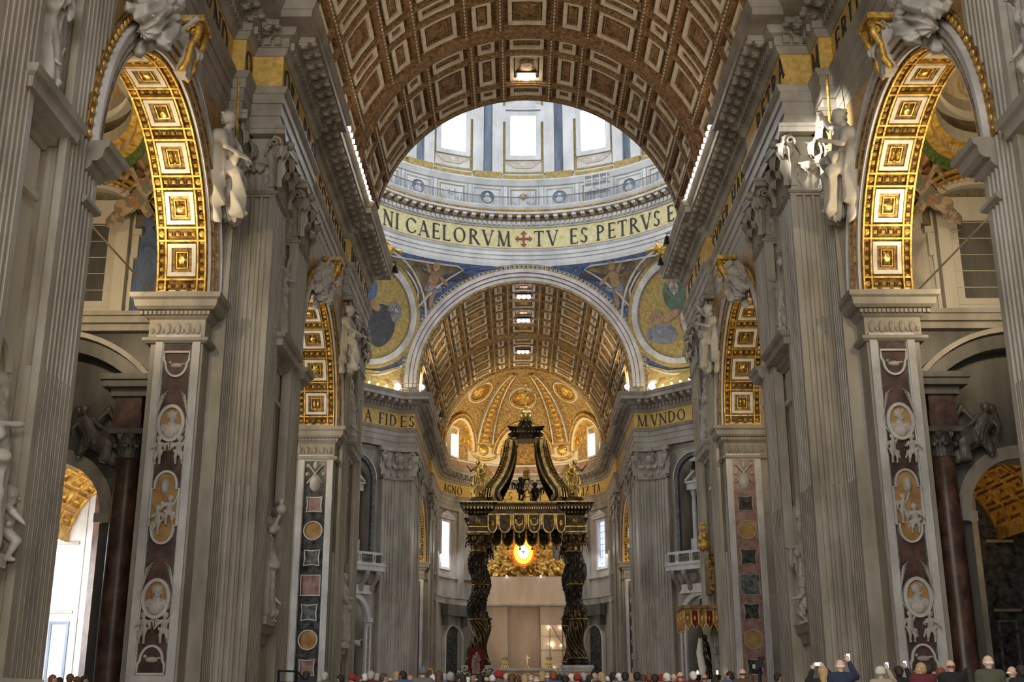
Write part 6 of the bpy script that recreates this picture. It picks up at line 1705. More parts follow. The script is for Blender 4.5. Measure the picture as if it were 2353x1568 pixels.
# hanging lappets with tassels
def lappet(x, w, y, kind, z0=16.62, nrm=-1, depth=1.62):
    F = fplane((x, y, z0), (1, 0, 0), (0, 0, 1), (0, nrm, 0))
    pts = [(-w / 2, 0), (-w / 2, -depth * .55)] + [(-w / 2 * cos(q), -depth * .58 - depth * .42 * sin(q)) for q in [PI * i / 10 for i in range(1, 10)]] + [(w / 2, -depth * .55), (w / 2, 0)]
    m = MB(); m.ppoly(F, pts[::-1], -.04, .05); l = m.build('lappet', 'bronze', can)
    m = MB(); m.pband(F, [(a * .9, b * .95) for a, b in pts], .085, .05, .12)
    if kind == 0:
        for (a, b) in ((-.26, -.55), (.26, -.55), (0, -1.25)):
            m.pdome(F, a, b, .05, .17, .05, .06, 8, 2); m.pdome(F, a - .09, b - .02, .05, .09, .05, .05, 6, 2); m.pdome(F, a + .09, b - .02, .05, .09, .05, .05, 6, 2)
    elif kind == 1:
        m.pdome(F, 0, -.4, .26, .14, .05, .14, 10, 2, .15); m.pband(F, [(-.3, -.45), (-.25, -.8), (0, -.95), (.25, -.8), (.3, -.45)], .09, .05, .13); m.pdome(F, 0, -1.15, .13, .22, .05, .1, 8, 2, .2)
    else: m.pdome(F, 0, -.75, .26, .42, .05, .12, 10, 3, .2)
    m.build('gilt_trim', 'bronze_gilt', l)
    m = MB(); m.smooth = True; xx, yy = x, y + nrm * .05
    m.lathe((xx, yy, z0 - depth - .34), [(0, .36), (.05, .32), (.06, .26), (.04, .22), (.09, .12), (.12, 0), (0, 0)], 8); m.build('tassel', 'bronze_gilt', l)
for i, (x, w, k) in enumerate(((-2.85, .8, 2), (-1.82, 1.05, 0), (-.62, 1.05, 1), (.62, 1.05, 1), (1.82, 1.05, 0), (2.85, .8, 2))): lappet(x, w, BY0 - .5, k)
for i in range(6): lappet(-2.75 + 1.1 * i, 1.02, BY1 + .3, 0, 16.75, -1, 1.6)
m = MB(); m.mat('bronze_gilt')
for x in (-2.4, -1.22, 0, 1.22, 2.4): 
    m.box(x - .05, x + .05, BY0 - .62, BY0 - .5, 15.7, 16.6)
    m.smooth = True; m.lathe((x, BY0 - .58, 15.35), [(0, .36), (.05, .32), (.06, .26), (.04, .22), (.09, .12), (.12, 0), (0, 0)], 8); m.smooth = False
m.build('tassel_straps', 'bronze_gilt', can)
# plinths and scroll ribs
def scroll_rib(sx, sy):
    P = [(3.05, 17.95), (3.35, 18.35), (3.25, 18.95), (2.85, 19.55), (2.35, 20.3), (1.95, 21.2), (1.68, 22.1), (1.52, 23.0), (1.48, 23.6)]
    F = lambda t, w, h: None
    pts = []
    for i in range(25):
        q = i / 24 * (len(P) - 1); k = min(int(q), len(P) - 2); f = q - k; pts.append((P[k][0] * (1 - f) + P[k + 1][0] * f, P[k][1] * (1 - f) + P[k + 1][1] * f))
    d = Vector((sx, sy, 0)).normalized(); c = Vector((-d.y, d.x, 0)); ctr = Vector((0, YC, 0))
    m = MB(); m.mat('bronze'); n = len(pts)
    def row(i, off, w):
        a = pts[max(0, i - 1)]; b = pts[min(n - 1, i + 1)]; tx, tz = b[0] - a[0], b[1] - a[1]; L = math.hypot(tx, tz); nx, nz = tz / L, -tx / L
        x, z = pts[i][0] + nx * off, pts[i][1] + nz * off
        return [ctr + d * (x * 1.30) + c * ww + Vector((0, 0, z)) for ww in w]
    for (w0, w1, o0, o1, mt) in ((-.62, .62, -.25, .22, 'bronze'), (-.66, -.52, .1, .32, 'bronze_gilt'), (.52, .66, .1, .32, 'bronze_gilt'), (-.22, -.12, .1, .30, 'bronze_gilt'), (.12, .22, .1, .30, 'bronze_gilt'), (-.66, -.56, -.36, -.2, 'bronze_gilt'), (.56, .66, -.36, -.2, 'bronze_gilt')):
        vs = []; m.mat(mt)
        for i in range(n):
            k = 1.0 - .45 * i / n
            a = row(i, o0, (w0 * k, w1 * k)); b = row(i, o1, (w0 * k, w1 * k)); vs += [a[0], a[1], b[1], b[0]]
        m.add(vs, [(4 * i + j, 4 * i + (j + 1) % 4, 4 * (i + 1) + (j + 1) % 4, 4 * (i + 1) + j) for i in range(n - 1) for j in range(4)] + [(3, 2, 1, 0), (4 * n - 4, 4 * n - 3, 4 * n - 2, 4 * n - 1)])
    m.mat('bronze_gilt')
    for i in range(1, n, 1):
        for ww in (-.36, .36):
            p = row(i, .24, (ww * (1 - .45 * i / n),))[0]; m.ball(p, (.09, .09, .09), 6, 4)
    rib = m.build('scroll_rib', 'bronze', can)
    for (z, x, R) in ((18.25, 3.0, .40), (23.65, 1.25, .26)):
        m = MB(); m.smooth = True; pp = []
        for i in range(26):
            q = i / 25 * 3.6 * PI; r = R * (1 - .85 * i / 25); pp.append(ctr + d * ((x + r * cos(q)) * 1.3) + Vector((0, 0, z + r * sin(q))))
        for off in (-.5, .5):
            m.tube([p + c * off * (.95 if z < 20 else .6) for p in pp], [.09 - .04 * i / 25 for i in range(26)], 6)
        m.tube([ctr + d * x * 1.3 + c * (-.5 if z < 20 else -.3) + Vector((0, 0, z)), ctr + d * x * 1.3 + c * (.5 if z < 20 else .3) + Vector((0, 0, z))], R * .85, 12); m.build('scroll', 'bronze_gilt', rib)
    m = MB(); m.smooth = True      # palm frond rising along the back of the rib
    for k in range(5):
        m.tube([ctr + d * ((2.9 - .25 * i - .1 * k) * 1.42) + c * (.12 * (k - 2)) + Vector((0, 0, 19.1 + .52 * i + .1 * k)) + d * (.12 * i * (i - 5) * .12 * k * .5) for i in range(7)], [.07, .1, .11, .1, .08, .06, .02], 5)
    m.build('palm_frond', 'bronze_gilt', rib)
for sx in (-1, 1):
    for sy in (-1, 1): scroll_rib(sx, sy)
m = MB(); m.mat('bronze')
R4 = [(-1.35, YC - 1.35), (-.7, YC - 1.1), (0, YC - 1.15), (.7, YC - 1.1), (1.35, YC - 1.35), (1.1, YC - .7), (1.1, YC + .7), (1.35, YC + 1.35), (0, YC + 1.1), (-1.35, YC + 1.35), (-1.1, YC + .7), (-1.1, YC - .7)]
for (z0, z1, k) in ((23.85, 24.35, .86), (24.35, 24.55, 1.0), (24.55, 24.75, 1.12), (24.75, 24.9, 1.2)): m.prism([(x * k, YC + (y - YC) * k) for x, y in R4], z0, z1)
m.mat('bronze_gilt')
for i in range(11): x = -1.3 + 2.6 * i / 10; m.ball((x, YC - 1.42, 24.45), (.06, .05, .1), 6, 4)
m.build('crown_frame', 'bronze', can)
m = MB(); m.mat('bronze'); m.smooth = True
for i in range(8):
    a = 2 * PI * i / 8; m.tube([(1.15 * cos(a), YC + 1.15 * sin(a), 24.92), (.85 * cos(a), YC + .85 * sin(a), 24.98), (.55 * cos(a), YC + .55 * sin(a), 25.25), (.32 * cos(a), YC + .32 * sin(a), 25.7), (.2 * cos(a), YC + .2 * sin(a), 25.85)], [.12, .12, .14, .14, .1], 6)
m.mat('bronze_gilt')
for i in range(12): a = 2 * PI * i / 12; leaf(m, (.3 * cos(a), YC + .3 * sin(a), 25.1), (-sin(a), cos(a), 0), (cos(a), sin(a), 0), .25, .7, .35, 3, 6)
m.build('crown_scrolls', 'bronze', can)
m = MB(); m.smooth = True; m.ball((0, YC, 26.2), .56, 24, 14); m.build('globe', 'gilt_bright', can)
m = MB()
F = fplane((0, YC, 26.7), (1, 0, 0), (0, 0, 1), (0, -1, 0))
m.pbox(F, -.075, .075, 0, 2.5, -.07, .07); m.pbox(F, -.72, .72, 1.62, 1.77, -.07, .07)
for (x, z) in ((-.72, 1.7), (.72, 1.7), (0, 2.5)):
    for (a, b) in ((0, .13), (.12, 0), (-.12, 0), (0, -.12)): m.pdome(F, x + a, z + b, .09, .09, -.05, .14, 8, 2)
m.smooth = True; m.lathe((0, YC, 26.68), [(.2, 0), (.12, .12), (.16, .22), (.07, .35)], 10); m.build('cross', 'gilt_bright', can)

# ---------------------------------------------------------------- papal altar, candlesticks, platform
mb = MB(); mb.box(-7, 7, 94, 112, FZ, 1.5); mb.box(-6.3, 6.3, 95.2, 111, 1.5, 2.3); mb.box(-3.5, 3.5, 99.6, 104, 2.3, 3.0)
struct(mb, 'trim_altar_platform', 'white_marble')
t = thing('papal_altar', 'long marble altar with a patterned brown front and white edge, centre bottom', 'altar', (0, 101, 3.0))
m = MB(); m.box(-2.15, 2.15, 100.2, 101.8, 3.0, 4.15); m.build('front_panel', 'yellow_marble', t)
m = MB(); m.box(-2.3, 2.3, 100.0, 102, 4.15, 4.3); m.box(-2.25, -2.12, 100.0, 100.2, 3.0, 4.15); m.box(2.12, 2.25, 100.0, 100.2, 3.0, 4.15)
for i in range(46): m.box(-2.28 + .1 * i, -2.22 + .1 * i, 99.95, 100.0, 4.06, 4.16)
m.build('lace_cloth', 'soffit_white', t)
m = MB(); F = fplane((0, 100.2, 3.6), (1, 0, 0), (0, 0, 1), (0, -1, 0))
for x in (-1.6, -.8, 0, .8, 1.6): m.pband(F, [(x + .3 * cos(q), .28 * sin(q)) for q in [2 * PI * i / 12 for i in range(12)]], .04, 0, .02, True)
m.build('gold_embroidery', 'bronze_gilt', t)
def candle(x, y, lab):
    t = thing('candlestick', lab, 'candlestick', (x, y, 4.3), 0, 'altar candlesticks')
    m = MB(); m.smooth = True; m.lathe((x, y, 4.3), [(.19, 0), (.19, .05), (.10, .15), (.07, .3), (.12, .4), (.05, .5), (.04, .75), (.09, .82), (.12, .88), (0, .9)], 12); m.build('stand', 'gilt_bright', t)
    m = MB(); m.lathe((x, y, 5.18), [(.035, 0), (.035, 1.02), (0, 1.03)], 8); m.build('candle', 'wax', t)
for s in (-1, 1):
    for k, tx in enumerate(('outermost', 'middle', 'innermost')): candle(s * (1.98 - .17 * k), 100.6 + .35 * k, f'{tx} gilded candlestick with a tall candle, {SIDE[s]} end of the altar')
t = thing('altar_crucifix', 'small gilded crucifix standing on the middle of the altar', 'crucifix', (0, 100.8, 4.3))
m = MB(); m.smooth = True; m.lathe((0, 100.8, 4.3), [(.2, 0), (.18, .06), (.06, .2), (.09, .3), (.03, .45)], 10); m.build('stand', 'gilt_bright', t)
m = MB(); m.box(-.03, .03, 100.77, 100.83, 4.7, 5.35); m.box(-.2, .2, 100.77, 100.83, 5.1, 5.16); m.build('cross', 'gilt_bright', t)
# ================================================================= AISLES
CX = 20.8
for s in (-1, 1):
    sd = SIDE[s]
    mb = MB(s)
    Fy = lambda u, v, h: (u, 50.0 - h, v)     # wall across the aisle, facing the viewer
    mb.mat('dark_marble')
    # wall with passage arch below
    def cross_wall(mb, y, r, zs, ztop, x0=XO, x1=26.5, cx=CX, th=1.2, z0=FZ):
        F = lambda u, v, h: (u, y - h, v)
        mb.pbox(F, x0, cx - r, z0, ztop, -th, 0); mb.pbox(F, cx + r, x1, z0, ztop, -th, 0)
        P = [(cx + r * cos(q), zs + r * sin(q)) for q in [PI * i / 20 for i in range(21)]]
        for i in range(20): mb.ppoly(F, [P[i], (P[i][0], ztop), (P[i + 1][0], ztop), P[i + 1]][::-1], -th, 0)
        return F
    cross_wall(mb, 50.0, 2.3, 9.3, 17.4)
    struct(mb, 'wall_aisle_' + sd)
    mb = MB(s); mb.mat('wall_marble')
    mb.pband(Fy, [(CX + 2.6 * cos(q), 9.3 + 2.6 * sin(q)) for q in [PI * i / 24 for i in range(25)]], .55, -.2, .2)
    mb.pbox(Fy, CX - 3.0, CX - 2.2, 8.9, 9.3, -.1, .5); mb.pbox(Fy, XO, 26.5, 17.4, 17.7, -1, .4); mb.pbox(Fy, XO, 26.5, 17.7, 18.0, -1, .65); mb.pbox(Fy, XO, 26.5, 18.0, 18.2, -1, .8)
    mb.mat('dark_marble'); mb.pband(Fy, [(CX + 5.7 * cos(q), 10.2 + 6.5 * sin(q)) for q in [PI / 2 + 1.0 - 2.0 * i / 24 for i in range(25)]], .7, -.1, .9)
    mb.mat('wall_marble'); mb.pband(Fy, [(CX + 5.9 * cos(q), 10.3 + 6.8 * sin(q)) for q in [PI / 2 + 1.0 - 2.0 * i / 24 for i in range(25)]], .22, -.1, 1.2)
    mb.box(16.1, 16.1 + .01, 33, 50, ZI, 18.2)
    struct(mb, 'trim_aisle_' + sd)
    for q, (x, tx) in enumerate(((17.25, 'beside the nave pier'), (24.3, 'on the far side of the passage'))):
        t = thing('aisle_column', f'brown red marble column {tx}, {sd} aisle', 'column', (s * x, 49.2, FZ), 0, 'red marble columns in the aisles')
        m = MB(s); m.smooth = True; m.lathe((x, 49.2, FZ), [(.60, 1.2), (.60, 1.5), (.56, 1.6), (.57, 4.5), (.54, 8), (.49, 10.7), (.56, 10.8)], 24); m.build('shaft', 'red_marble', t)
        m = MB(s); m.box(x - .85, x + .85, 48.4, 50, FZ, FZ + .9); m.lathe((x, 49.2, FZ + .9), [(.8, 0), (.82, .12), (.7, .2), (.74, .3), (.6, .36)], 24); m.build('base', 'dark_marble', t)
        m = MB(s); m.smooth = True; m.lathe((x, 49.2, 11.5), [(.46, 0), (.48, .6), (.6, 1.0)], 16)
        for i in range(8):
            a = 2 * PI * i / 8; leaf(m, (x + .42 * cos(a), 49.2 + .42 * sin(a), 11.5), (-sin(a), cos(a), 0), (cos(a), sin(a), 0), .4, .62, .3, 3, 6); a += .39; leaf(m, (x + .42 * cos(a), 49.2 + .42 * sin(a), 11.6), (-sin(a), cos(a), 0), (cos(a), sin(a), 0), .4, 1.0, .36, 3, 6)
        m.smooth = False; m.box(x - .72, x + .72, 48.5, 49.95, 12.5, 12.72); m.build('capital', 'dark_marble', t)
        m = MB(s); m.box(x - .6, x + .6, 48.5, 50, 12.72, 13.4); m.mat('red_marble'); m.box(x - .56, x + .56, 48.52, 50, 13.4, 14.1); m.mat('dark_marble'); m.box(x - .75, x + .75, 48.4, 50, 14.1, 14.45); m.box(x - 1.05, x + 1.05, 48.1, 50, 14.45, 14.75); m.box(x - 1.15, x + 1.15, 48.0, 50, 14.75, 15.0); m.build('entablature_block', 'dark_marble', t)
    # upper lunette wall: painted figures either side of a framed window
    mb = MB(s); mb.mat('fresco_dark'); Fu = lambda u, v, h: (u, 50.9 - h, v)
    mb.pbox(Fu, XO, 26, 18.2, 29, -.5, 0)
    mb.mat('cream_marble'); mb.pbox(Fu, CX - 2.3, CX + 2.3, 18.2, 24.2, 0, .12)
    for q in (-1, 1):
        mb.pbox(Fu, CX + q * 1.9 - .28, CX + q * 1.9 + .28, 18.3, 23.6, .12, .55); mb.pbox(Fu, CX + q * 2.35 - .08, CX + q * 2.35 + .08, 18.3, 22.6, 0, .3); mb.pbox(Fu, CX + q * 2.55 - .2, CX + q * 2.55 + .2, 22.3, 22.6, 0, .5); mb.pbox(Fu, CX + q * 2.5 - .12, CX + q * 2.5 + .12, 21.2, 22.3, 0, .4)
    for r, h in ((2.2, .5), (2.5, .7), (2.75, .55)): mb.pband(Fu, [(CX + r * cos(q), 23.6 + r * .55 * sin(q)) for q in [PI * i / 16 for i in range(17)]], .22, 0, h)
    for i in range(6): mb.pbox(Fu, CX - 1.55, CX + 1.55, 18.9 + .8 * i, 18.93 + .8 * i, .12, .16)
    mb.mat('dark_marble'); mb.pbox(Fu, CX - 1.1, CX + 1.1, 19.2, 23, .12, .14)
    struct(mb, 'wall_aisle_lunette_' + sd)
    mb = MB(s); mb.mat('gilt')
    for r, w, h in ((4.25, .16, 1.3), (4.02, .10, 1.1), (4.5, .22, 1.0)): mb.pband(Fu, [(CX + r * cos(q), 21.0 + r * sin(q)) for q in [PI * i / 30 for i in range(31)]], w, -.1, h)
    for i in range(40): q = PI * (i + .5) / 40; mb.pdome(Fu, CX + 3.9 * cos(q), 21 + 3.9 * sin(q), .07, .07, .8, .2, 6, 2)
    for q in (-1, 1): mb.pbox(Fu, CX + q * 4.2 - .3, CX + q * 4.2 + .3, 18.2, 21, -.1, 1.1)
    struct(mb, 'trim_aisle_gilt_arch_' + sd)
    # pendentive bay over the aisle: painted sails, oval ring and dome
    mb = MB(s); cy = 41.7; A_, B_ = 4.7, 8.3; zc, Rz = 20.6, 4.9
    def sail(a, rho, h=0): return (CX + A_ * rho * sin(a) * (1 - h * .03), cy + B_ * rho * cos(a) * (1 - h * .02), zc + Rz * sqrt(max(0, 2 - rho * rho)) - h * .2)
    mb.mat('fresco')
    for q in range(4):
        vs = []; nr, na = 8, 14
        for j in range(nr + 1):
            rho = 1.0 + (sqrt(2) - .002 - 1) * (j / nr) ** 1.0; t = math.acos(min(1, 1 / rho))
            for i in range(na + 1): vs.append(sail(q * PI / 2 + t + (PI / 2 - 2 * t) * i / na, rho))
        mb.add(vs, [(j * (na + 1) + i, j * (na + 1) + i + 1, (j + 1) * (na + 1) + i + 1, (j + 1) * (na + 1) + i) for j in range(nr) for i in range(na)])
    def oval(k0, z0, k1, z1, mt, n=48):
        mb.mat(mt); vs = []
        for k, z in ((k0, z0), (k1, z1)): vs += [(CX + A_ * k * sin(2 * PI * i / n), cy + B_ * k * cos(2 * PI * i / n), z) for i in range(n)]
        mb.add(vs, [(i, (i + 1) % n, n + (i + 1) % n, n + i) for i in range(n)])
    z = zc + Rz
    for k0, z0, k1, z1, mt in ((1.02, z - .5, .99, z, 'leaf_green'), (.99, z, .93, z + .05, 'gilt'), (.93, z + .05, .93, z + .45, 'fresco_cream'), (.93, z + .45, .88, z + .5, 'gilt'), (.88, z + .5, .88, z + 1.1, 'cream_marble'), (.88, z + 1.1, .93, z + 1.2, 'dark_mosaic'), (.93, z + 1.2, .93, z + 1.9, 'dark_mosaic'), (.93, z + 1.9, .85, z + 2.0, 'cream_marble'), (.85, z + 2.0, .86, z + 2.6, 'cream_marble'), (.86, z + 2.6, .80, z + 4, 'fresco_cream'), (.80, z + 4, .6, z + 6, 'fresco_cream'), (.6, z + 6, .2, z + 7.5, 'fresco_cream')): oval(k0, z0, k1, z1, mt)
    mb.mat('fresco'); mb.pbox(lambda u, v, h: (25.6 + h, u, v), 33, 50, 18, 30, 0, .3)
    struct(mb, 'ceiling_aisle_' + sd)
    # beyond the passage: gilt vault, outer aisle wall and end wall
    mb = MB(s); mb.mat('gilt'); Fb = lambda u, v, h: (CX + (3.3 - h) * sin(u), v, 9.6 + (3.3 - h) * cos(u))
    mb.grid(Fb, -PI / 2, PI / 2, 51.3, 61.5, 24, 6)
    for i in range(9):
        for j in range(5): mb.pring(Fb, -1.4 + .315 * i, -1.15 + .315 * i, 51.8 + 1.9 * j, 53.4 + 1.9 * j, .03, .12, 0, .14); mb.pdome(Fb, -1.275 + .315 * i, 52.6 + 1.9 * j, .05, .3, 0, .2, 6, 2, .2)
    struct(mb, 'ceiling_aisle_passage_' + sd)
    mb = MB(s); mb.mat('red_marble' if s > 0 else 'wall_marble'); mb.box(26.5, 27.5, 51, 76, FZ, 18) if s > 0 else None; mb.box(16.1, 21.6, 61.6, 62.4, FZ, 17)
    mb.box(16.1, 16.3, 50, 62, FZ, 18); mb.box(26.5, 27.2, 30, 50, FZ, 30)
    for k, (x0, x1, mt) in enumerate(((21.6, 22.1, 'white_marble'), (22.1, 22.9, 'red_marble'), (22.9, 23.25, 'white_marble'), (23.25, 27.5, 'white_marble' if s < 0 else 'black_marble'))):
        mb.mat(mt); mb.box(x0, x1, 61.6 - .1 * (k % 2), 62.4, FZ, 17)
    mb.mat('wall_marble'); 
    for z in (2.5, 6, 9.5): mb.box(23.5, 24.9, 61.38, 61.5, z, z + .15)
    mb.mat('blue_panel' if s < 0 else 'green_marble'); mb.pring(lambda u, v, h: (u, 61.5 - h, v), 23.6, 24.6, 2.7, 5.6, .12, .12, 0, .1)
    struct(mb, 'wall_aisle_far_' + sd)
area('aisle_chapel_daylight', (-25, 52.6, 7.5), (-23.6, 61.6, 7), 2.4, 9, 2600, (.93, .97, 1.0))
area('aisle_outer_daylight', (-19.0, 57.0, 12.2), (-22.8, 61.6, 6), 2.5, 2.5, 260, (.93, .97, 1.0))

# ================================================================= DECORATED JAMBS
def jamb_frame(mb, F, x0, x1, z0, z1, b=.30):
    mb.mat('white_marble'); mb.pring(F, x0, x1, z0, z1, b, b, -.1, .16); mb.pring(F, x0 + b, x1 - b, z0 + b, z1 - b, .05, .05, 0, .10)
    mb.mat('red_marble'); mb.pbox(F, x0 + b, x1 - b, z0 + b, z1 - b, -.05, .03)
JAMB = []
for s in (-1, 1):
    sd = SIDE[s]
    F = (lambda s: lambda u, v, h: (s * u, 47.2 - h, v))(s)
    mb = MB(); jamb_frame(mb, F, 13.98, 15.85, 2.3, 16.4)
    mb.mat('green_marble')
    mb.pring(F, 14.28, 15.55, 2.6, 16.1, .10, .10, .03, .06)
    o = struct(mb, 'trim_jamb_panel_' + sd)
    FO = lambda u, v, h: F(u, v, h); xc = 14.92
    # bird tablets, top and bottom
    for (z, flip, tx) in ((15.1, 1, 'top'), (3.25, -1, 'foot')):
        t = thing('bird_tablet', f'dark red tablet with a white dove, {tx} of the near {sd} pier panel', 'relief', F(xc, z, 0), 0, 'dove tablets on the pier panels')
        P = [(-.52, .55 * flip), (-.52, .2 * flip)] + [(-.44 * cos(q), (.05 - .55 * sin(q)) * flip) for q in [PI * i / 12 for i in range(13)]] + [(.52, .2 * flip), (.52, .55 * flip)]
        m = MB(); m.pband(F, [(xc + a, z + b) for a, b in P], .09, .03, .16, True); m.build('frame', 'white_marble', t)
        m = MB(); m.ppoly(F, [(xc + a, z + b) for a, b in P], .03, .07); m.build('ground', 'red_marble', t)
        m = MB(); m.pdome(F, xc, z - .02, .26, .12, .06, .12, 10, 3); m.pdome(F, xc - s * .26, z + .1, .08, .08, .06, .12, 8, 2); m.pdome(F, xc + s * .28, z + .04, .14, .05, .06, .08, 6, 2); m.build('dove', 'statue_marble', t)
    # green marble borders
    for (z, w, h, tx) in ((12.6, .50, .72, 'upper'), (5.55, .50, .72, 'lower')):
        t = thing('portrait_medallion', f'{tx} oval marble portrait of a bearded pope, near {sd} pier panel', 'relief', F(xc, z, 0), 0, 'papal portrait medallions')
        m = MB(); m.pband(F, [(xc + w * cos(q), z + h * sin(q)) for q in [2 * PI * i / 32 for i in range(32)]], .13, .03, .22, True); m.build('oval_frame', 'white_marble', t)
        m = MB(); m.add([F(xc, z, .08)] + [F(xc + w * cos(q), z + h * sin(q), .08) for q in [2 * PI * i / 32 for i in range(32)]], [(0, 1 + i, 1 + (i + 1) % 32) for i in range(32)]); m.build('ground', 'yellow_marble', t)
        m = MB(); m.smooth = True
        for q in (-1, 1):
            m.tube([F(xc + q * .40, z - .55, .08), F(xc + q * .66, z - .1, .12), F(xc + q * .66, z + .5, .12), F(xc + q * .52, z + .95, .12)], [.03, .03, .025, .01], 5)
            for k in range(9): m.tube([F(xc + q * (.66 - .012 * k), z - .2 + .13 * k, .12), F(xc + q * (.70 - .03 * k), z + .05 + .14 * k, .15), F(xc + q * (.66 - .055 * k), z + .25 + .145 * k, .13)], [.015, .035, .008], 5)
        m.build('palm_branch', 'statue_marble', t)
        JAMB.append(('bust', t, F(xc, z - .28, .10), s)); JAMB.append(('putto', t, F(xc - .40, z - 1.75, .14), 1)); JAMB.append(('putto', t, F(xc + .40, z - 1.75, .14), -1))
    z = 9.15
    t = thing('cherub_relief', f'two cherubs with a tiara in a yellow frame, near {sd} pier panel', 'relief', F(xc, z, 0), 0, 'cherub reliefs on the pier panels')
    P = [(.56, -.75), (.56, .75), (.44, .75)] + [(.44 * cos(q), .9 + .55 * sin(q)) for q in [PI * i / 12 for i in range(13)]] + [(-.44, .75), (-.56, .75), (-.56, -.75), (-.44, -.75)] + [(-.44 * cos(q), -.9 - .55 * sin(q)) for q in [PI * i / 12 for i in range(13)]] + [(.44, -.75)]
    m = MB(); m.pband(F, [(xc + a, z + b) for a, b in P], .09, .03, .18, True); m.build('frame', 'white_marble', t)
    m = MB(); m.ppoly(F, [(xc + a, z + b) for a, b in P], .03, .07); m.build('ground', 'yellow_marble', t)
    m = MB(); m.smooth = True; m.pdome(F, xc + .05, z + .85, .18, .34, .08, .2, 10, 3); m.build('tiara', 'statue_marble', t)
    JAMB.append(('putto', t, F(xc - .22, z - .75, .12), 1)); JAMB.append(('putto', t, F(xc + .22, z - 1.15, .14), -1))
    # second jamb
    F = (lambda s: lambda u, v, h: (s * u, 72.3 - h, v))(s)
    mb = MB(); jamb_frame(mb, F, 12.2, 14.35, 2.0, 16.4, .34); xc = 13.27
    mb.mat('black_marble' if s < 0 else 'rose_marble'); mb.pbox(F, 12.56, 13.98, 2.36, 16.05, .03, .05)
    struct(mb, 'trim_far_jamb_panel_' + sd)
    t = thing('inlaid_panel', f'tall strip of inlaid coloured marble stars and discs on the far {sd} pier', 'panel', F(xc, 9, 0), 0, 'inlaid marble strips')
    star_ = lambda r: [(r * (1 if i % 2 == 0 else .62 + .0 * i) * cos(PI * i / 4 + PI / 4), r * (1 if i % 2 == 0 else .62) * sin(PI * i / 4 + PI / 4)) for i in range(8)]
    for i, (z, k) in enumerate(((13.3, 's'), (11.7, 'c'), (10.05, 's'), (8.4, 'r'), (6.8, 's'), (5.2, 'c'), (3.6, 's'))):
        P = star_(.66) if k == 's' else ([(.56 * cos(2 * PI * q / 24), .56 * sin(2 * PI * q / 24)) for q in range(24)] if k == 'c' else [(-.58, -.6), (.58, -.6), (.58, .6), (-.58, .6)])
        P = [(xc + a, z + b) for a, b in P]
        m = MB(); m.mat({'s': ('green_marble' if i % 3 else 'rose_marble') if s < 0 else 'black_marble', 'c': 'yellow_marble', 'r': 'rose_marble' if s < 0 else 'green_marble'}[k]); m.ppoly(F, P, .04, .07)
        m.mat('white_marble'); m.pband(F, P, .07 if s < 0 else .03, .05, .12, True); m.build({'s': 'inlaid_star', 'c': 'inlaid_disc', 'r': 'inlaid_square'}[k], 'white_marble', t)
    t = thing('coat_of_arms', f'coat of arms with crossed keys, top of the far {sd} pier panel', 'coat of arms', F(xc, 15, 0), 0, 'coats of arms on the far piers')
    m = MB(); m.smooth = True; m.pdome(F, xc, 14.65, .36, .55, .04, .26, 14, 3); m.build('shield', 'statue_marble', t)
    m = MB(); m.smooth = True; m.tube([F(xc - .5, 14.6, .15), F(xc + .45, 15.75, .2)], .05, 5); m.tube([F(xc + .5, 14.6, .15), F(xc - .45, 15.75, .2)], .05, 5)
    for q in (-1, 1): m.pdome(F, xc + q * .48, 15.75, .13, .13, .05, .2, 8, 2, .2); m.pdome(F, xc + q * .5, 15.2, .14, .12, .05, .2, 8, 2, .2)
    m.build('crossed_keys', 'statue_marble', t)
    m = MB(); m.smooth = True; m.pdome(F, xc, 15.75, .16, .28, .05, .25, 10, 3); m.build('tiara', 'statue_marble', t)
# ================================================================= SCULPTURE
def inst(name, me, mat, parent, loc, rz=0.0, sc=1.0, rx=0.0, ry=0.0):
    key = (me.name, mat)
    if key not in USED:
        m2 = me if not any(k[0] == me.name for k in USED) else me.copy()
        m2.materials.clear(); m2.materials.append(MATS[mat]); USED[key] = m2
    o = bpy.data.objects.new(name, USED[key]); COL.objects.link(o)
    sc = (sc, sc, sc) if not isinstance(sc, tuple) else sc
    M = Matrix.Translation(loc) @ Matrix.Rotation(rz, 4, 'Z') @ Matrix.Rotation(rx, 4, 'X') @ Matrix.Rotation(ry, 4, 'Y') @ Matrix.Diagonal((*sc, 1))
    if parent is not None:
        o.parent = parent; o.matrix_parent_inverse = parent.matrix_basis.inverted()
    o.matrix_basis = M
    return o
# figures face -y, feet at z = 0, standing height 1.75
def robe_prims(J, w=.24, hem=.05, lean=0.0):
    P = J['pelvis']; pr = []
    for (x, y, r) in ((-.12, -.03, .13), (.12, -.02, .13), (0, .08, .14), (-.05, -.13, .09), (.08, -.12, .09), (-.19, .04, .08), (.2, .03, .08)):
        pr.append((P + V3(x * .6, y * .6, .0), V3(x * w / .17 + lean, y * w / .17, hem + r * .5), .15, r, .04))
    pr.append((J['chest'] + V3(0, 0, .0), P, .19, .21, .05))
    return pr
def curls(pr, c, beard=False, n=16):
    for k in range(n):
        a = k * 2.4; q = k / n; pr.append((c + V3(.100 * cos(a), .04 + .105 * sin(a) * .8, .115 - .17 * q), (.030, .030, .028), ))
    if beard:
        for k in range(5): pr.append((c + V3(-.05 + .025 * k, -.085, -.10 - .02 * (k % 2)), (.024, .024, .04)))
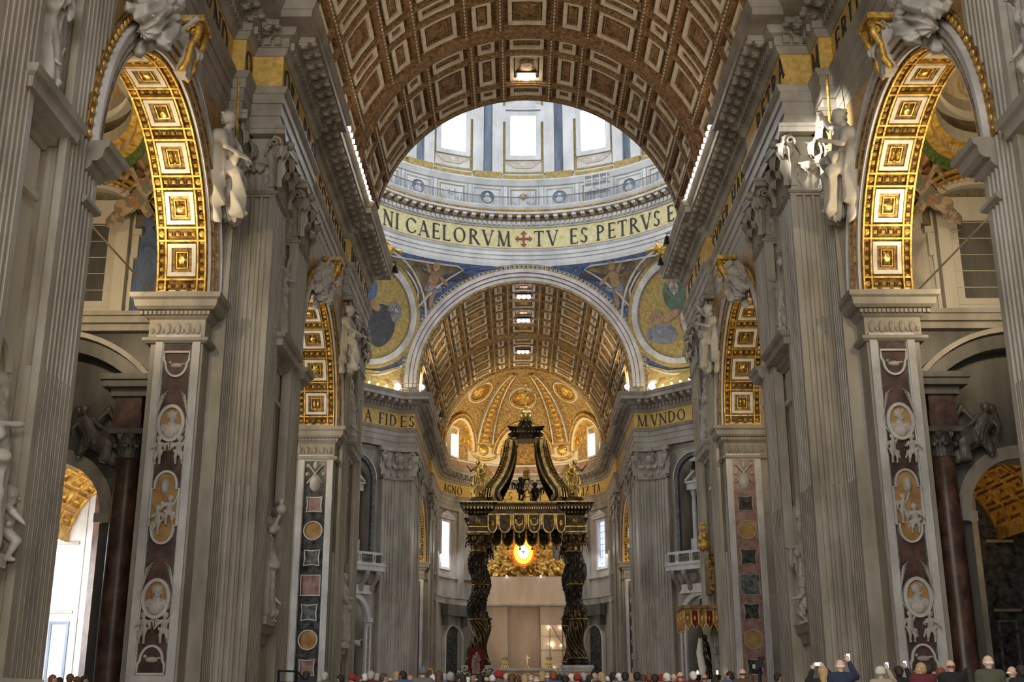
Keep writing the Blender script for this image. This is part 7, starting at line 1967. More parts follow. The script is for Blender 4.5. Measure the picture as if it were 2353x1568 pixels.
def saint(name, arm='book', h=.021, beard=True, seed=0.0):
    J = stand(head=V3(.03, -.05, 1.64), face=V3(.25, -.95, .05))
    if arm == 'out': J.update(er=V3(.42, -.10, 1.34), wr=V3(.66, -.16, 1.42), el=V3(-.34, -.02, 1.16), wl=V3(-.20, -.24, 1.20))
    elif arm == 'up': J.update(er=V3(.38, -.08, 1.32), wr=V3(.40, -.14, 1.62), el=V3(-.33, -.02, 1.14), wl=V3(-.14, -.25, 1.10))
    elif arm == 'tablet': J.update(er=V3(.33, -.10, 1.50), wr=V3(.20, -.22, 1.74), el=V3(-.34, -.08, 1.46), wl=V3(-.18, -.22, 1.72), head=V3(0, -.06, 1.63))
    else: J.update(er=V3(.33, -.06, 1.16), wr=V3(.08, -.28, 1.18), el=V3(-.33, -.06, 1.14), wl=V3(-.10, -.28, 1.04))
    J['kl'] = V3(-.13, -.16, .52)
    pr = robe_prims(J, .24) + person_prims(J, beard=beard)
    pr += [(J['sl'] + V3(-.02, .02, .02), V3(-.30, .06, .55), .09, .10, .04), (J['sr'] + V3(0, -.05, .02), V3(-.18, -.18, .88), .075, .08, .04), (V3(-.18, -.18, .88), V3(.26, -.05, .66), .08, .07, .04)]
    for q in 'lr': pr.append((J['e' + q], (J['e' + q] + J['w' + q]) / 2 - V3(0, 0, .10), .07, .075, .03))
    if arm == 'tablet': pr += [(V3(-.22, -.24, 1.84), V3(.22, -.24, 1.84), .09, .09, .02), (V3(-.22, -.24, 1.98), V3(.22, -.24, 1.98), .05, .05, .02)]
    if arm == 'book': pr.append((V3(-.02, -.30, 1.05), (.13, .035, .17)))
    curls(pr, J['head'], beard); return sdf_mesh(name, pr, h, .024, folds_fn(.018, 24, .05, 1.25, 2.2, seed))
def putto(name, up=True, h=.016, seed=0):
    J = dict(pelvis=V3(0, 0, .42), chest=V3(0, -.02, .60), neck=V3(0, 0, .72), head=V3(.02, -.04, .84), sl=V3(-.11, 0, .68), sr=V3(.11, 0, .68),
             el=V3(-.22, -.06, .60), wl=V3(-.28, -.16, .50), er=V3(.20, -.05, .82) if up else V3(.22, -.06, .58), wr=V3(.24, -.10, .98) if up else V3(.20, -.20, .55),
             hl=V3(-.07, 0, .40), hr=V3(.07, 0, .40), kl=V3(-.10, -.16, .26), kr=V3(.12, -.08, .22), al=V3(-.08, -.06, .05), ar=V3(.14, .06, .06))
    pr = [(J['pelvis'], J['chest'], .115, .115), (J['chest'], J['neck'], .105, .06), (J['sl'], J['sr'], .06, .06, .05)]
    for q in 'lr':
        pr += [(J['s' + q], J['e' + q], .052, .042), (J['e' + q], J['w' + q], .045, .03), (J['h' + q], J['k' + q], .082, .055), (J['k' + q], J['a' + q], .058, .036), (J['a' + q], J['a' + q] + V3(0, -.09, -.01), .034, .026)]
        hand(pr, J['w' + q], J['w' + q] - J['e' + q], V3(0, 0, 1), .75)
    head(pr, J['head'], V3(.1, -1, -.05), .098, False, 1.08)
    for k in range(8):
        a = 2 * PI * k / 8; pr.append((J['head'] + V3(.085 * cos(a), .03 + .07 * sin(a) * .6, .06 + .02 * sin(3 * a)), (.035, .035, .035)))
    pr += [(V3(-.16, -.04, .46), V3(.17, -.06, .38), .045, .055, .02), (V3(.17, -.06, .38), V3(.26, .02, .20), .05, .03, .02)]      # sash
    for q in (-1, 1): pr += [(V3(q * .07, .10, .66), V3(q * .27, .18, .74), .035, .05, .02), (V3(q * .27, .18, .74), V3(q * .30, .18, .50), .05, .02, .02), (V3(q * .16, .15, .70), V3(q * .20, .18, .48), .04, .02, .02)]
    return sdf_mesh(name, pr, h, .02)
def bust(name, tiara=False, h=.012):
    pr = [(V3(-.17, 0, .08), V3(.17, 0, .08), .10, .10), (V3(0, 0, .0), V3(0, -.02, .16), .17, .10), (V3(0, -.01, .12), V3(0, -.02, .30), .07, .055)]
    c = V3(0, -.04, .36); head(pr, c, V3(.35, -1, 0), .108, False, 1.0); curls(pr, c, False, 14)
    for k in range(5): pr.append((c + V3(-.02 + .022 * k, -.075, -.095 - .012 * (2 - abs(k - 2))), (.020, .022, .030)))
    pr += [(V3(-.14, -.09, .12), V3(.08, -.13, -.04), .035, .035), (V3(.15, -.08, .12), V3(.0, -.14, -.05), .035, .03)]
    return sdf_mesh(name, pr, h, .018, folds_fn(.007, 34, -1, .20, 6))
def reclining(name, h=.024, wings=False, seed=0.0, arm_up=True):
    """figure half lying against an arch: head at upper left, legs trailing to the right/down; about 2 m long"""
    J = dict(pelvis=V3(.15, 0, .62), chest=V3(-.08, -.08, .98), neck=V3(-.16, -.10, 1.20), head=V3(-.19, -.16, 1.36), sl=V3(-.32, -.10, 1.12), sr=V3(.03, -.12, 1.14),
             el=V3(-.46, -.16, .86), wl=V3(-.34, -.32, .66), er=V3(.26, -.20, 1.20) if arm_up else V3(.22, -.22, .96), wr=V3(.46, -.28, 1.38) if arm_up else V3(.42, -.34, .84),
             hl=V3(.10, -.06, .58), hr=V3(.22, 0, .60), kl=V3(.42, -.34, .55), kr=V3(.52, -.16, .38), al=V3(.40, -.30, .12), ar=V3(.74, -.14, .02), face=V3(.5, -.85, 0))
    pr = person_prims(J) + [(V3(.15, 0, .6), V3(.45, -.28, .50), .20, .16, .05), (V3(.45, -.25, .50), V3(.44, -.24, .14), .15, .14, .05), (V3(.2, .02, .58), V3(.66, -.10, .12), .19, .14, .05), (V3(-.28, .0, 1.05), V3(.2, .06, .5), .16, .18, .05), (V3(-.1, .05, .6), V3(-.3, .05, .3), .16, .10, .05)]
    if wings: pr += [(V3(-.12, .12, 1.1), V3(-.45, .2, 1.42), .06, .10, .04), (V3(-.45, .2, 1.42), V3(-.62, .2, .95), .11, .04, .04), (V3(-.3, .18, 1.25), V3(-.42, .2, .8), .09, .04, .04), (V3(.05, .12, 1.1), V3(.30, .2, 1.45), .05, .08, .04), (V3(.30, .2, 1.45), V3(.48, .2, 1.1), .08, .03, .04)]
    curls(pr, J['head']); return sdf_mesh(name, pr, h, .026, folds_fn(.020, 22, -1, 1.02, 5.0, seed))
def angel(name, h=.022):
    J = stand(er=V3(.34, -.12, 1.28), wr=V3(.40, -.28, 1.42), el=V3(-.32, -.12, 1.16), wl=V3(-.22, -.30, 1.04), head=V3(.02, -.05, 1.64))
    pr = robe_prims(J, .20) + person_prims(J)
    pr += [(V3(-.1, -.16, .9), V3(-.22, -.2, .25), .07, .09, .03), (V3(.18, -.05, .9), V3(.3, .05, .3), .07, .08, .03), (V3(.0, .1, .9), V3(.05, .3, .18), .12, .14, .04)]
    return sdf_mesh(name, pr, h, .03, folds_fn(.022, 26, 0, 1.3, 3.0))
def wing(name, h=.02):
    pr = [(V3(0, 0, 0), V3(.16, .10, .28), .05, .07)]
    for k in range(7):
        t = k / 6; pr.append((V3(.03 + .15 * t, .04 + .06 * t, .28 * t + .02), V3(.18 + .34 * t, .12 + .10 * t, -.62 + .52 * t), .055, .028, .012))
    return sdf_mesh(name, pr, h, .012)
def spandrel(name, seed, alt=False):
    J = stand(pelvis=V3(.0, .05, .82), chest=V3(-.02, -.04, 1.14), neck=V3(-.04, -.06, 1.36), head=V3(-.02, -.12, 1.50), sl=V3(-.20, -.04, 1.28), sr=V3(.16, -.04, 1.28), el=V3(-.36, -.12, 1.10), wl=V3(-.22, -.34, 1.14 if alt else .94),
              er=V3(.30, -.16, 1.36 if alt else 1.08), wr=V3(.20, -.30, 1.52 if alt else .86), hl=V3(-.1, 0, .78), hr=V3(.1, 0, .78), kl=V3(-.17, -.20, .66), kr=V3(.13, -.14, .54), al=V3(-.18, -.20, .10), ar=V3(.20, -.06, .0), face=V3(.4, -.9, -.1))
    pr = person_prims(J)
    pr += [(V3(-.1, .05, .80), V3(-.18, -.24, .66), .13, .11, .03), (V3(.1, .05, .8), V3(.14, -.18, .56), .13, .11, .03), (V3(-.18, -.24, .62), V3(-.20, -.22, .10), .10, .12, .03), (V3(.14, -.18, .5), V3(.24, -.04, -.05), .10, .14, .03), (V3(0, -.1, .6), V3(.0, -.08, .02), .11, .14, .03), (V3(.05, .02, .5), V3(.34, .08, -.2), .10, .07, .03), (V3(-.1, .06, .6), V3(-.3, .1, .0), .09, .09, .03),
           (V3(-.26, .02, 1.24), V3(.2, -.1, .74), .13, .13, .05), (V3(.2, .06, 1.2), V3(.26, .08, .4), .10, .14, .05), (V3(-.22, .08, 1.1), V3(-.26, .08, .3), .10, .14, .05), (V3(-.18, -.2, .9), V3(.24, -.2, .78), .09, .10, .04)]
    if alt:
        for k in range(10): pr.append((J['head'] + V3(.10 * cos(k), .06 + .05 * sin(k * 2.1), .0 - .035 * k), (.07, .07, .06)))
    curls(pr, J['head'], False, 20); return sdf_mesh(name, pr, .018, .02, folds_fn(.024, 30, -1, 1.14, 3.5, seed))
SAINTS = {'book': saint('saint_book', 'book'), 'out': saint('saint_out', 'out', seed=1.0), 'tablet': saint('saint_tablet', 'tablet', seed=2.0), 'up': saint('saint_up', 'up', beard=False, seed=3.0)}
PUTTO = {1: putto('putto_up', True), -1: putto('putto_low', False)}
BUST = bust('bust'); RECL = {0: reclining('reclining'), 1: reclining('reclining_winged', wings=True, seed=1.5, arm_up=False)}
ANG = angel('angel'); WING = wing('wing')
for kind, par, loc, q in JAMB:
    if kind == 'bust': inst('portrait_bust', BUST, 'statue_marble', par, Vector(loc) + Vector((0, .03, -.05)), 0, (1.75, .9, 1.75))
    else: inst('cherub', PUTTO[q], 'statue_marble', par, loc, q * .25, (1.15 * q, .8, 1.28))

def niche_statue(s, y, z, mesh, hgt, x, rz, label, putti=(), basew=1.1, plinth=True):
    if y < 30 and x < 14: y, x = y + 4.85, x + 2.1
    t = thing('saint_statue', label, 'statue', (s * x, y, z), 0, 'niche statues')
    inst('figure', SAINTS[mesh], 'statue_marble', t, (s * x, y, z + .25), -s * PI / 2 + rz, (hgt / 1.75) * 1.0)
    m = MB(s); m.box(x - .55, x + .75, y - basew / 1.2, y + basew / 1.2, z - .05, z + .3); m.build('statue_base', 'statue_marble', t)
    for (dx, dy, dz, k, rr, sc) in putti: inst('cherub', PUTTO[k], 'statue_marble', t, (s * (x + dx), y + dy, z + dz), -s * PI / 2 + rr, sc)
    return t
# shelves under the upper statues and consoles under the lower ones
for s in (-1, 1):
    sd = SIDE[s]
    for (yc, hw, tx) in ((29.78, 1.25, 'nearest'), (54.1, 1.6, 'middle'), (77.9, 1.55, 'farthest')):
        t = thing('niche_cornice', f'projecting moulded stone shelf between the two niches, {tx} pier on the {sd}', 'cornice', (s * 12, yc, 17), 0, 'stone shelves between the niches')
        dx = 2.1 if yc < 30 else 0
        path = [(12.5 + dx, yc + hw - .25), (12.3 + dx, yc + hw - .25), (12.3 + dx, yc - hw + .25), (12.5 + dx, yc - hw + .25)][::-1]
        m = MB(s); m.sweep(path, [(0, 16.9), (.08, 16.95), (.12, 17.1), (.30, 17.15), (.32, 17.35), (.72, 17.45), (.74, 17.75), (.86, 17.85), (.92, 18.05), (0, 18.1)]); m.build('moulding', 'wall_marble', t)
        m = MB(s); m.box(12.32 + dx, 12.5 + dx, yc - hw + .3, yc + hw - .3, 15.6, 16.9); m.box(12.22 + dx, 12.5 + dx, yc - hw + .3, yc + hw - .3, 15.3, 15.5); m.build('panel', 'cream_marble', t)
        zb = 5.0
        t = thing('statue_console', f'moulded stone ledge carrying the lower niche statue, {tx} pier on the {sd}', 'ledge', (s * 12, yc, zb), 0, 'ledges under the lower statues')
        m = MB(s); m.sweep([(12.5 + dx, yc + hw - .3), (12.35 + dx, yc + hw - .3), (12.35 + dx, yc - hw + .3), (12.5 + dx, yc - hw + .3)][::-1], [(0, zb - .9), (.1, zb - .85), (.15, zb - .45), (.3, zb - .4), (.35, zb - .1), (.4, zb), (0, zb)]); m.build('moulding', 'wall_marble', t)
        m = MB(s); m.pband(lambda u, v, h: (12.45 + dx - h, u, v), [(yc + (hw - .35) * cos(q), (10.2 if yc < 30 else 9.9) + (hw - .35) * sin(q)) for q in [PI * i / 20 for i in range(21)]], .18, -.02, .12); m.build('niche_arch', 'cream_marble', t)
niche_statue(-1, 24.85, 5.0, 'out', 4.7, 12.35, .35, 'white saint stretching out an open hand, lowest statue at the left edge', [(-.35, .95, .1, 1, .5, 2.1)])
niche_statue(1, 24.9, 5.0, 'book', 4.7, 12.5, 0, 'white bearded saint with a book in the lower niche at the right edge')
niche_statue(-1, 24.9, 18.1, 'book', 4.6, 12.4, 0, 'white draped saint in the upper niche at the left edge, above the shelf', [(-.35, .3, .0, 1, .2, 1.9)])
niche_statue(1, 24.9, 18.1, 'up', 4.6, 12.4, 0, 'white draped saint in the upper niche at the right edge, above the shelf', [(-.5, -.2, .25, 1, -.2, 2.4)])
niche_statue(-1, 54.0, 5.0, 'tablet', 4.6, 12.35, .4, 'white saint raising a tablet in the lower niche between the left pilasters', [(-.4, .55, .1, -1, .4, 1.7)])
niche_statue(1, 54.1, 5.0, 'book', 4.6, 12.5, -.2, 'white robed saint in the lower niche between the right pilasters', [(-.5, -.75, -.1, -1, -.4, 2.0), (-.35, -.75, 1.5, 1, -.2, 1.5)])
niche_statue(-1, 54.0, 18.1, 'up', 4.6, 12.5, 0, 'white statue high in the upper niche between the left pilasters')
niche_statue(1, 54.1, 18.1, 'out', 4.6, 12.5, -.2, 'white statue high in the upper niche between the right pilasters', [(-.4, -.5, .1, 1, 0, 1.7)])
niche_statue(-1, 77.8, 5.0, 'up', 4.4, 12.2, .2, 'small far white statue raising an arm, last lower niche on the left')
niche_statue(-1, 77.8, 18.1, 'book', 4.4, 12.3, 0, 'far white statue in the last upper niche on the left', [(-.4, -.3, .1, -1, .2, 1.8)])
niche_statue(1, 77.8, 18.1, 'book', 4.4, 12.3, 0, 'far white statue in the last upper niche on the right', [(-.4, -.3, .1, 1, -.2, 1.8)])
# statues of the crossing pier niches and reliefs of the shrines
for s in (-1, 1):
    F = Fd(s)
    t = thing('crossing_statue', f'tall marble statue in the ground niche of the {SIDE[s]} crossing pier', 'statue', F(5.15, 3.2, -1.4), 0, 'crossing pier statues')
    inst('figure', SAINTS['out' if s < 0 else 'up'], 'statue_marble', t, F(5.15, 3.2, -1.4), s * -PI / 4, 3.1)
    t = thing('shrine_relief', f'white reclining angels on the shrine pediment, {SIDE[s]} crossing pier', 'sculpture', F(5.15, 23.5, -1.8), 0, 'angels over the shrines')
    for q in (-1, 1): inst('reclining_angel', RECL[1], 'statue_marble', t, F(5.15 + q * 1.15, 22.9, -1.7), s * -PI / 4, (-q * s * 1.3, 1.3, 1.3))
# figures in the spandrels
SPA = {0: spandrel('spandrel_a', 0.0), 1: spandrel('spandrel_b', 2.0, True)}
for s in (-1, 1):
    sd = SIDE[s]
    for (y, z, sc, lean, lab, dr) in ((47.35, 21.9, 2.75, .46, 'white draped figure against the far haunch of the near arch', 1), (34.9, 23.4, 2.5, .75, 'white draped figure on the near haunch of the near arch, top edge', -1),
                                   (72.4, 22.0, 2.5, .38, 'grey draped figure against the far haunch of the second arch', 1), (61.0, 23.0, 2.2, .7, 'grey draped figure on the near haunch of the second arch', -1)):
        X = XC if y < 50 else XD
        t = thing('spandrel_figure', f'{lab}, {sd}', 'statue', (s * (X - .3), y, z), 0, 'spandrel figures')
        k = 0 if s * dr < 0 else 1
        o = inst('figure', SPA[k], 'statue_marble', t, (0, 0, 0), 0, 1)
        o.matrix_basis = Matrix.Translation((s * (X - .55), y, z)) @ Matrix.Rotation(dr * lean, 4, 'X') @ Matrix.Rotation(-s * PI / 2, 4, 'Z') @ Matrix.Diagonal((sc * (-dr * s), sc, sc, 1))
        if dr > 0 and y < 50:
            m = MB(); m.tube([(s * (X - .9), y - .6, z + 2.2), (s * (X - .7), y - .3, z + 6.6)], .07, 6); m.build('gilt_staff', 'gilt', t)
# keystone consoles, gilded
for s in (-1, 1):
    for (A, X, tx) in ((A1, XC, 'near'), (A2, XD, 'far')):
        yc, r = A; t = thing('keystone_console', f'gilded scroll console at the crown of the {tx} arch on the {SIDE[s]}', 'ornament', (s * X, yc, ZI + r), 0, 'gilded keystones')
        m = MB(s); m.smooth = True
        pts = [(X - .3, ZI + r - .1), (X - .55, ZI + r + .3), (X - .6, ZI + r + .9), (X - .85, ZI + r + 1.4), (X - .9, ZI + r + 1.9)]
        for w in (-.42, .42): m.tube([(a, yc + w, b) for a, b in pts], [.12, .14, .13, .15, .17], 8); m.tube([(X - .75 + .32 * (1 - i / 14) * cos(i * .7), yc + w, ZI + r + 1.6 + .32 * (1 - i / 14) * sin(i * .7)) for i in range(14)], .07, 6)
        m.build('scroll', 'gilt', t)
        m = MB(s); m.box(X - 1.1, X - .02, yc - .62, yc + .62, ZI + r + 1.95, ZI + r + 2.2); m.build('cap', 'gilt', t)
        m = MB(s); m.box(X - .5, X - .02, yc - .34, yc + .34, ZI + r - .1, ZI + r + 1.9); m.smooth = True; leaf(m, (X - .45, yc, ZI + r - .3), (0, 1, 0), (-1, 0, 0), .8, 1.3, .5); m.build('palmette', 'statue_marble', t)
# reclining figures over the aisle pediments, painted figures in the lunettes
for s in (-1, 1):
    t = thing('pediment_angel', f'dark stone angel reclining over the {SIDE[s]} aisle passage beside the red column', 'statue', (s * 19.4, 49.3, 11.9), 0, 'angels over the aisle passages')
    o = inst('figure', RECL[1], 'dark_marble', t, (s * 19.0, 49.4, 11.3), 0, (-s * 1.75, 1.4, 1.75))
    t = thing('painted_saint', f'painted standing {"woman in a blue cloak" if s < 0 else "bearded man in pale robes"} beside the {SIDE[s]} aisle window', 'painting', (s * 17.9, 50.7, 18.4), 0, 'painted figures of the aisle lunettes')
    inst('painted_figure', SAINTS['book' if s < 0 else 'out'], 'm_blue' if s < 0 else 'm_pale', t, (s * 17.75, 50.75, 18.5), 0, (2.5 * s, .35, 2.75))
    inst('painted_child', PUTTO[-1], 'm_olive' if s < 0 else 'm_green', t, (s * 17.2, 50.7, 18.4), 0, (2.0, .3, 2.0))
    t = thing('painted_angel', f'painted {"red" if s < 0 else "orange"} robed angel in the corner sail of the {SIDE[s]} aisle ceiling', 'painting', (s * 18.0, 47.6, 23.4), 0, 'painted angels of the aisle ceilings')
    inst('painted_figure', RECL[1], 'fresco_figure', t, (s * 17.7, 48.6, 22.0), 0, (s * 1.7, .25, 1.9))
# bronze canopy figures
for sx in (-1, 1):
    for cy in (BY0, BY1):
        fr = 'front' if cy < YC else 'rear'
        t = thing('gilded_angel', f'gilded bronze angel standing on the {fr} {"left" if sx < 0 else "right"} corner of the canopy', 'statue', (sx * BX, cy, 17.95), 0, 'angels on the canopy')
        m = MB(); m.box(sx * BX - .75, sx * BX + .75, cy - .75, cy + .75, 17.56, 17.8); m.box(sx * BX - .62, sx * BX + .62, cy - .62, cy + .62, 17.8, 17.98); m.build('plinth', 'bronze', t)
        inst('figure', ANG, 'bronze_gilt', t, (sx * BX, cy, 17.95), sx * .35, (sx * 1.88, 1.88, 1.88))
        for q in (-1, 1): inst('wing', WING, 'gilt_bright', t, (sx * BX - sx * .05, cy + .35, 20.4), 0 if q * sx < 0 else 0, (-sx * 2.1 * (1 if q > 0 else .3), 1.6, 2.0))
t = thing('cherub_group', 'dark bronze cherubs lifting the papal tiara and keys, middle of the canopy cornice', 'sculpture', (0, BY0 - .2, 17.6))
inst('cherub', PUTTO[1], 'bronze', t, (-.55, BY0 - .2, 17.75), .5, (1.9, 1.9, 2.1)); inst('cherub', PUTTO[-1], 'bronze', t, (.75, BY0 - .3, 17.2), -.6, (-2.0, 2.0, 2.2))
m = MB(); m.smooth = True; m.lathe((0, BY0 - .3, 19.55), [(.30, 0), (.34, .12), (.30, .2), (.32, .42), (.27, .5), (.28, .7), (.2, .85), (.05, .98), (.08, 1.05), (0, 1.12)], 14); m.build('tiara', 'bronze_gilt', t)
m = MB(); m.smooth = True; m.tube([(-.5, BY0 - .6, 17.7), (.25, BY0 - .5, 19.2)], .07, 6); m.tube([(.55, BY0 - .6, 17.75), (-.15, BY0 - .5, 19.2)], .07, 6); m.tube([(.1 + .34 * cos(a), BY0 - .65, 17.75 + .3 * sin(a)) for a in [2 * PI * i / 14 for i in range(15)]], .06, 6); m.build('keys', 'bronze_gilt', t)
# gilded figures at the foot of the glory
for (x, z, sc, k, fl, lab) in ((-4.6, 17.9, 2.2, 1, 1, 'far left'), (4.6, 17.9, 2.2, 1, -1, 'far right'), (-2.9, 18.3, 1.8, 0, 1, 'inner left'), (2.9, 18.3, 1.8, 0, -1, 'inner right')):
    t = thing('glory_angel', f'gilded angel at the {lab} of the golden cloud around the oval window', 'statue', (x, GY - 1.2, z), 0, 'angels of the golden cloud')
    inst('figure', RECL[k], 'gilt', t, (x, GY - 1.5, z), 0, (-fl * sc, sc, sc * .9))
# ================================================================= FURNISHINGS AND PEOPLE
# canopy and gilded frame at the right crossing pier, madonna with flowers, rails, camera on tripod
px, py = 10.85, 77.9
t = thing('shrine_canopy', 'small red and gold fringed canopy projecting from the far right nave pier', 'canopy', (px, py, 7))
m = MB(); m.box(px - 1.1, 12.4, py - 1.6, py + 1.6, 7.15, 7.3); m.box(px - 1.2, 12.4, py - 1.7, py + 1.7, 7.3, 7.5); m.build('roof', 'gilt_ground', t)
for (o, ux, nx, n, L) in (((px - 1.1, py - 1.6, 7.15), (1, 0, 0), (0, -1, 0), 5, 2.3), ((px - 1.1, py + 1.6, 7.15), (0, -1, 0), (-1, 0, 0), 7, 3.2)):
    for i in range(n):
        F0 = fplane(o, ux, (0, 0, 1), nx); c_ = L * (i + .5) / n; F = lambda u, v, h: F0(u + c_, v, h)
        m = MB(); m.mat('crimson' if i % 2 else 'gilt_ground'); P = [(-.21, 0), (-.21, -.75), (-.1, -.95), (0, -1.15), (.1, -.95), (.21, -.75), (.21, 0)]; m.ppoly(F, P[::-1], -.03, .03); m.mat('gilt'); m.pband(F, P, .05, .03, .06); m.pdome(F, 0, -.45, .08, .16, .03, .07, 8, 2); m.smooth = True; m.ball(F(0, -1.22, 0), .06, 6, 4); m.build('lappet', 'gilt', t)
t = thing('bronze_saint', 'dark bronze saint draped in white under the small fringed canopy', 'statue', (11.3, 77.9, FZ))
inst('figure', SAINTS['up'], 'bronze', t, (11.25, 77.9, 3.0), -PI / 2 + .3, 1.55)
m = MB(); m.box(10.7, 12.0, 77.1, 78.7, FZ, 3.0); m.build('pedestal', 'white_marble', t)
m = MB(); m.smooth = True; m.tube([(10.85, 77.2, 5.5), (10.75, 77.1, 4.6), (10.9, 77.1, 3.6), (10.8, 77.05, 2.9)], [.12, .22, .24, .18], 8); m.build('white_drape', 'soffit_white', t)
t = thing('gilt_picture_frame', 'gilded carved picture frame on the pier above the small fringed canopy', 'frame', (11.8, 77.9, 8))
m = MB(); m.box(11.6, 11.9, 76.9, 78.9, 8.3, 11.0); m.build('frame', 'bronze_aged', t)
m = MB(); m.smooth = True
for (y, z, r) in ((77.1, 11.4, .4), (77.7, 11.9, .45), (78.4, 11.5, .4), (77.6, 12.6, .3), (77.0, 12.0, .25)): m.ball((11.45, y, z), (r * .8, r, r), 9, 6)
m.build('carved_crest', 'gilt', t)
for (x, y, lab) in ((10.2, 74.6, 'left'), (11.4, 74.6, 'right')):
    t = thing('bronze_candelabrum', f'{lab} dark bronze lamp stand with a small flame before the canopied saint', 'lamp stand', (x, y, FZ), 0, 'lamp stands before the saint')
    m = MB(); m.smooth = True; m.lathe((x, y, FZ), [(.3, 0), (.12, .2), (.07, 1.2), (.16, 1.6), (.09, 2.0), (.2, 2.3), (.24, 2.5), (0, 2.5)], 12); m.build('stand', 'bronze', t)
    m = MB(); m.smooth = True; m.ball((x, y, FZ + 2.65), (.06, .06, .12), 8, 5); m.build('flame', 'lamp_glow', t)

mx, my = -4.05, 96.2
t = thing('madonna_shrine', 'small Madonna and child statue on a dark crimson arched panel, before the left column', 'statue', (mx, my, FZ))
F = fplane((mx, my + .5, 3.6), (1, 0, 0), (0, 0, 1), (0, -1, 0))
m = MB(); P = [(-.66, -.3), (-.66, 1.6)] + [(-.66 * cos(q), 1.6 + .66 * sin(q)) for q in [PI * i / 12 for i in range(1, 12)]] + [(.66, 1.6), (.66, -.3)]; m.ppoly(F, P[::-1], -.1, .05); m.build('crimson_panel', 'crimson', t)
inst('madonna', SAINTS['book'], 'rose_marble', t, (mx, my, 3.7), 0, (.95, .95, .98)); inst('child', PUTTO[1], 'rose_marble', t, (mx + .12, my - .22, 4.6), 0, .62)
m = MB(); m.box(mx - .8, mx + .8, my - .6, my + .6, FZ, 3.65); m.build('pedestal', 'wall_marble', t)
rr = random.Random(3)
for k, (x, z, rx, rz_, lab) in enumerate(((mx - .95, 3.7, .55, .5, 'left of'), (mx + .95, 3.7, .55, .5, 'right of'), (mx, 2.75, .85, .55, 'below'))):
    t = thing('flower_arrangement', f'mound of cream flowers and green leaves {lab} the Madonna statue', 'flowers', (x, my - .8, z), 0, 'flower arrangements')
    m = MB(); m.smooth = True
    for i in range(60): a, b = rr.random() * 2 * PI, rr.random() ** .5; m.ball((x + rx * b * cos(a), my - .8 - .3 * rr.random(), z + rz_ * b * sin(a)), (.10, .08, .09), 5, 4)
    o = m.build('foliage', 'leaf_green', t); o['kind'] = 'stuff'
    m = MB(); m.smooth = True
    for i in range(38): a, b = rr.random() * 2 * PI, rr.random() ** .5; m.ball((x + rx * b * cos(a), my - 1.08 - .12 * rr.random(), z + rz_ * b * sin(a)), .055, 5, 4)
    o = m.build('blossoms', 'blossom', t); o['kind'] = 'stuff'
    m = MB(); m.box(x - .2, x + .2, my - .95, my - .6, FZ, z - rz_ + .1); m.build('stand', 'wall_marble', t)
t = thing('framed_picture', 'small gilt framed picture on an easel, left of the Madonna flowers', 'picture', (-7.0, 97, FZ))
m = MB(); m.pring(fplane((-7.9, 97, 3.0), (1, 0, 0), (0, 0, 1), (0, -1, 0)), -.4, .4, -.05, 1.2, .1, .1, 0, .08); m.build('frame', 'gilt', t)
m = MB(); m.box(-8.25, -7.55, 97.0, 97.05, 3.0, 4.1); m.build('canvas', 'fresco', t)
m = MB(); m.tube([(-8.1, 97.1, FZ), (-7.9, 97.1, 4.0)], .03, 5); m.tube([(-7.7, 97.1, FZ), (-7.9, 97.1, 4.0)], .03, 5); m.build('easel', 'wood', t)
# barrier rail at right, steel rail at left
t = thing('wooden_barrier', 'low dark wooden barrier in front of the right crossing pier', 'barrier', (12.5, 96, FZ))
for z in (2.55, 2.05): m = MB(); m.box(8.8, 16.5, 95.9, 96.1, z, z + .14); m.build('rail', 'wood', t)
for i in range(6): m = MB(); m.box(8.9 + 1.5 * i, 9.05 + 1.5 * i, 95.9, 96.1, FZ, 2.7 if i % 3 else 3.6); m.build('post', 'wood', t)
t = thing('metal_barrier', 'dark metal crowd barrier at the foot of the second left pier', 'barrier', (-11.2, 56.5, FZ))
for k, (a, b) in enumerate((((-11.5, 55, 3.0), (-10.9, 56.2, 3.0)), ((-10.9, 56.2, 3.0), (-10.3, 57.5, 2.2)), ((-11.5, 55, 2.5), (-10.9, 56.2, 2.5)))): m = MB(); m.tube([a, b], .05, 6); m.build('rail', 'iron', t)
for (x, y, z) in ((-11.5, 55, 3.0), (-10.9, 56.2, 3.0)): m = MB(); m.tube([(x, y, FZ), (x, y, z)], .06, 6); m.build('post', 'iron', t)
# video camera on a tripod
cxp, cyp = 8.15, 45.0
t = thing('video_camera', 'black video camera on a tall tripod above the crowd, before the inlaid right pier', 'camera', (cxp, cyp, FZ))
m = MB(); m.box(cxp - .13, cxp + .14, cyp - .2, cyp + .25, 2.85, 3.12); m.box(cxp - .2, cxp - .05, cyp - .25, cyp, 2.75, 2.95); m.box(cxp + .02, cxp + .2, cyp - .1, cyp + .3, 3.1, 3.22); m.build('camera_body', 'iron', t)
m = MB(); m.smooth = True; m.tube([(cxp, cyp + .25, 2.98), (cxp, cyp + .5, 2.98)], .09, 10); m.build('lens', 'iron', t)
m = MB(); m.box(cxp - .3, cxp - .2, cyp - .3, cyp - .27, 2.8, 2.95); m.build('viewfinder_screen', 'steel', t)
m = MB(); m.tube([(cxp, cyp, 2.3), (cxp, cyp, 2.85)], .06, 8); m.build('centre_post', 'iron', t)
for q in range(3): a = 2 * PI * q / 3 + .5; m = MB(); m.tube([(cxp, cyp, 2.45), (cxp + .6 * cos(a), cyp + .6 * sin(a), FZ)], .035, 6); m.build('tripod_leg', 'iron', t)

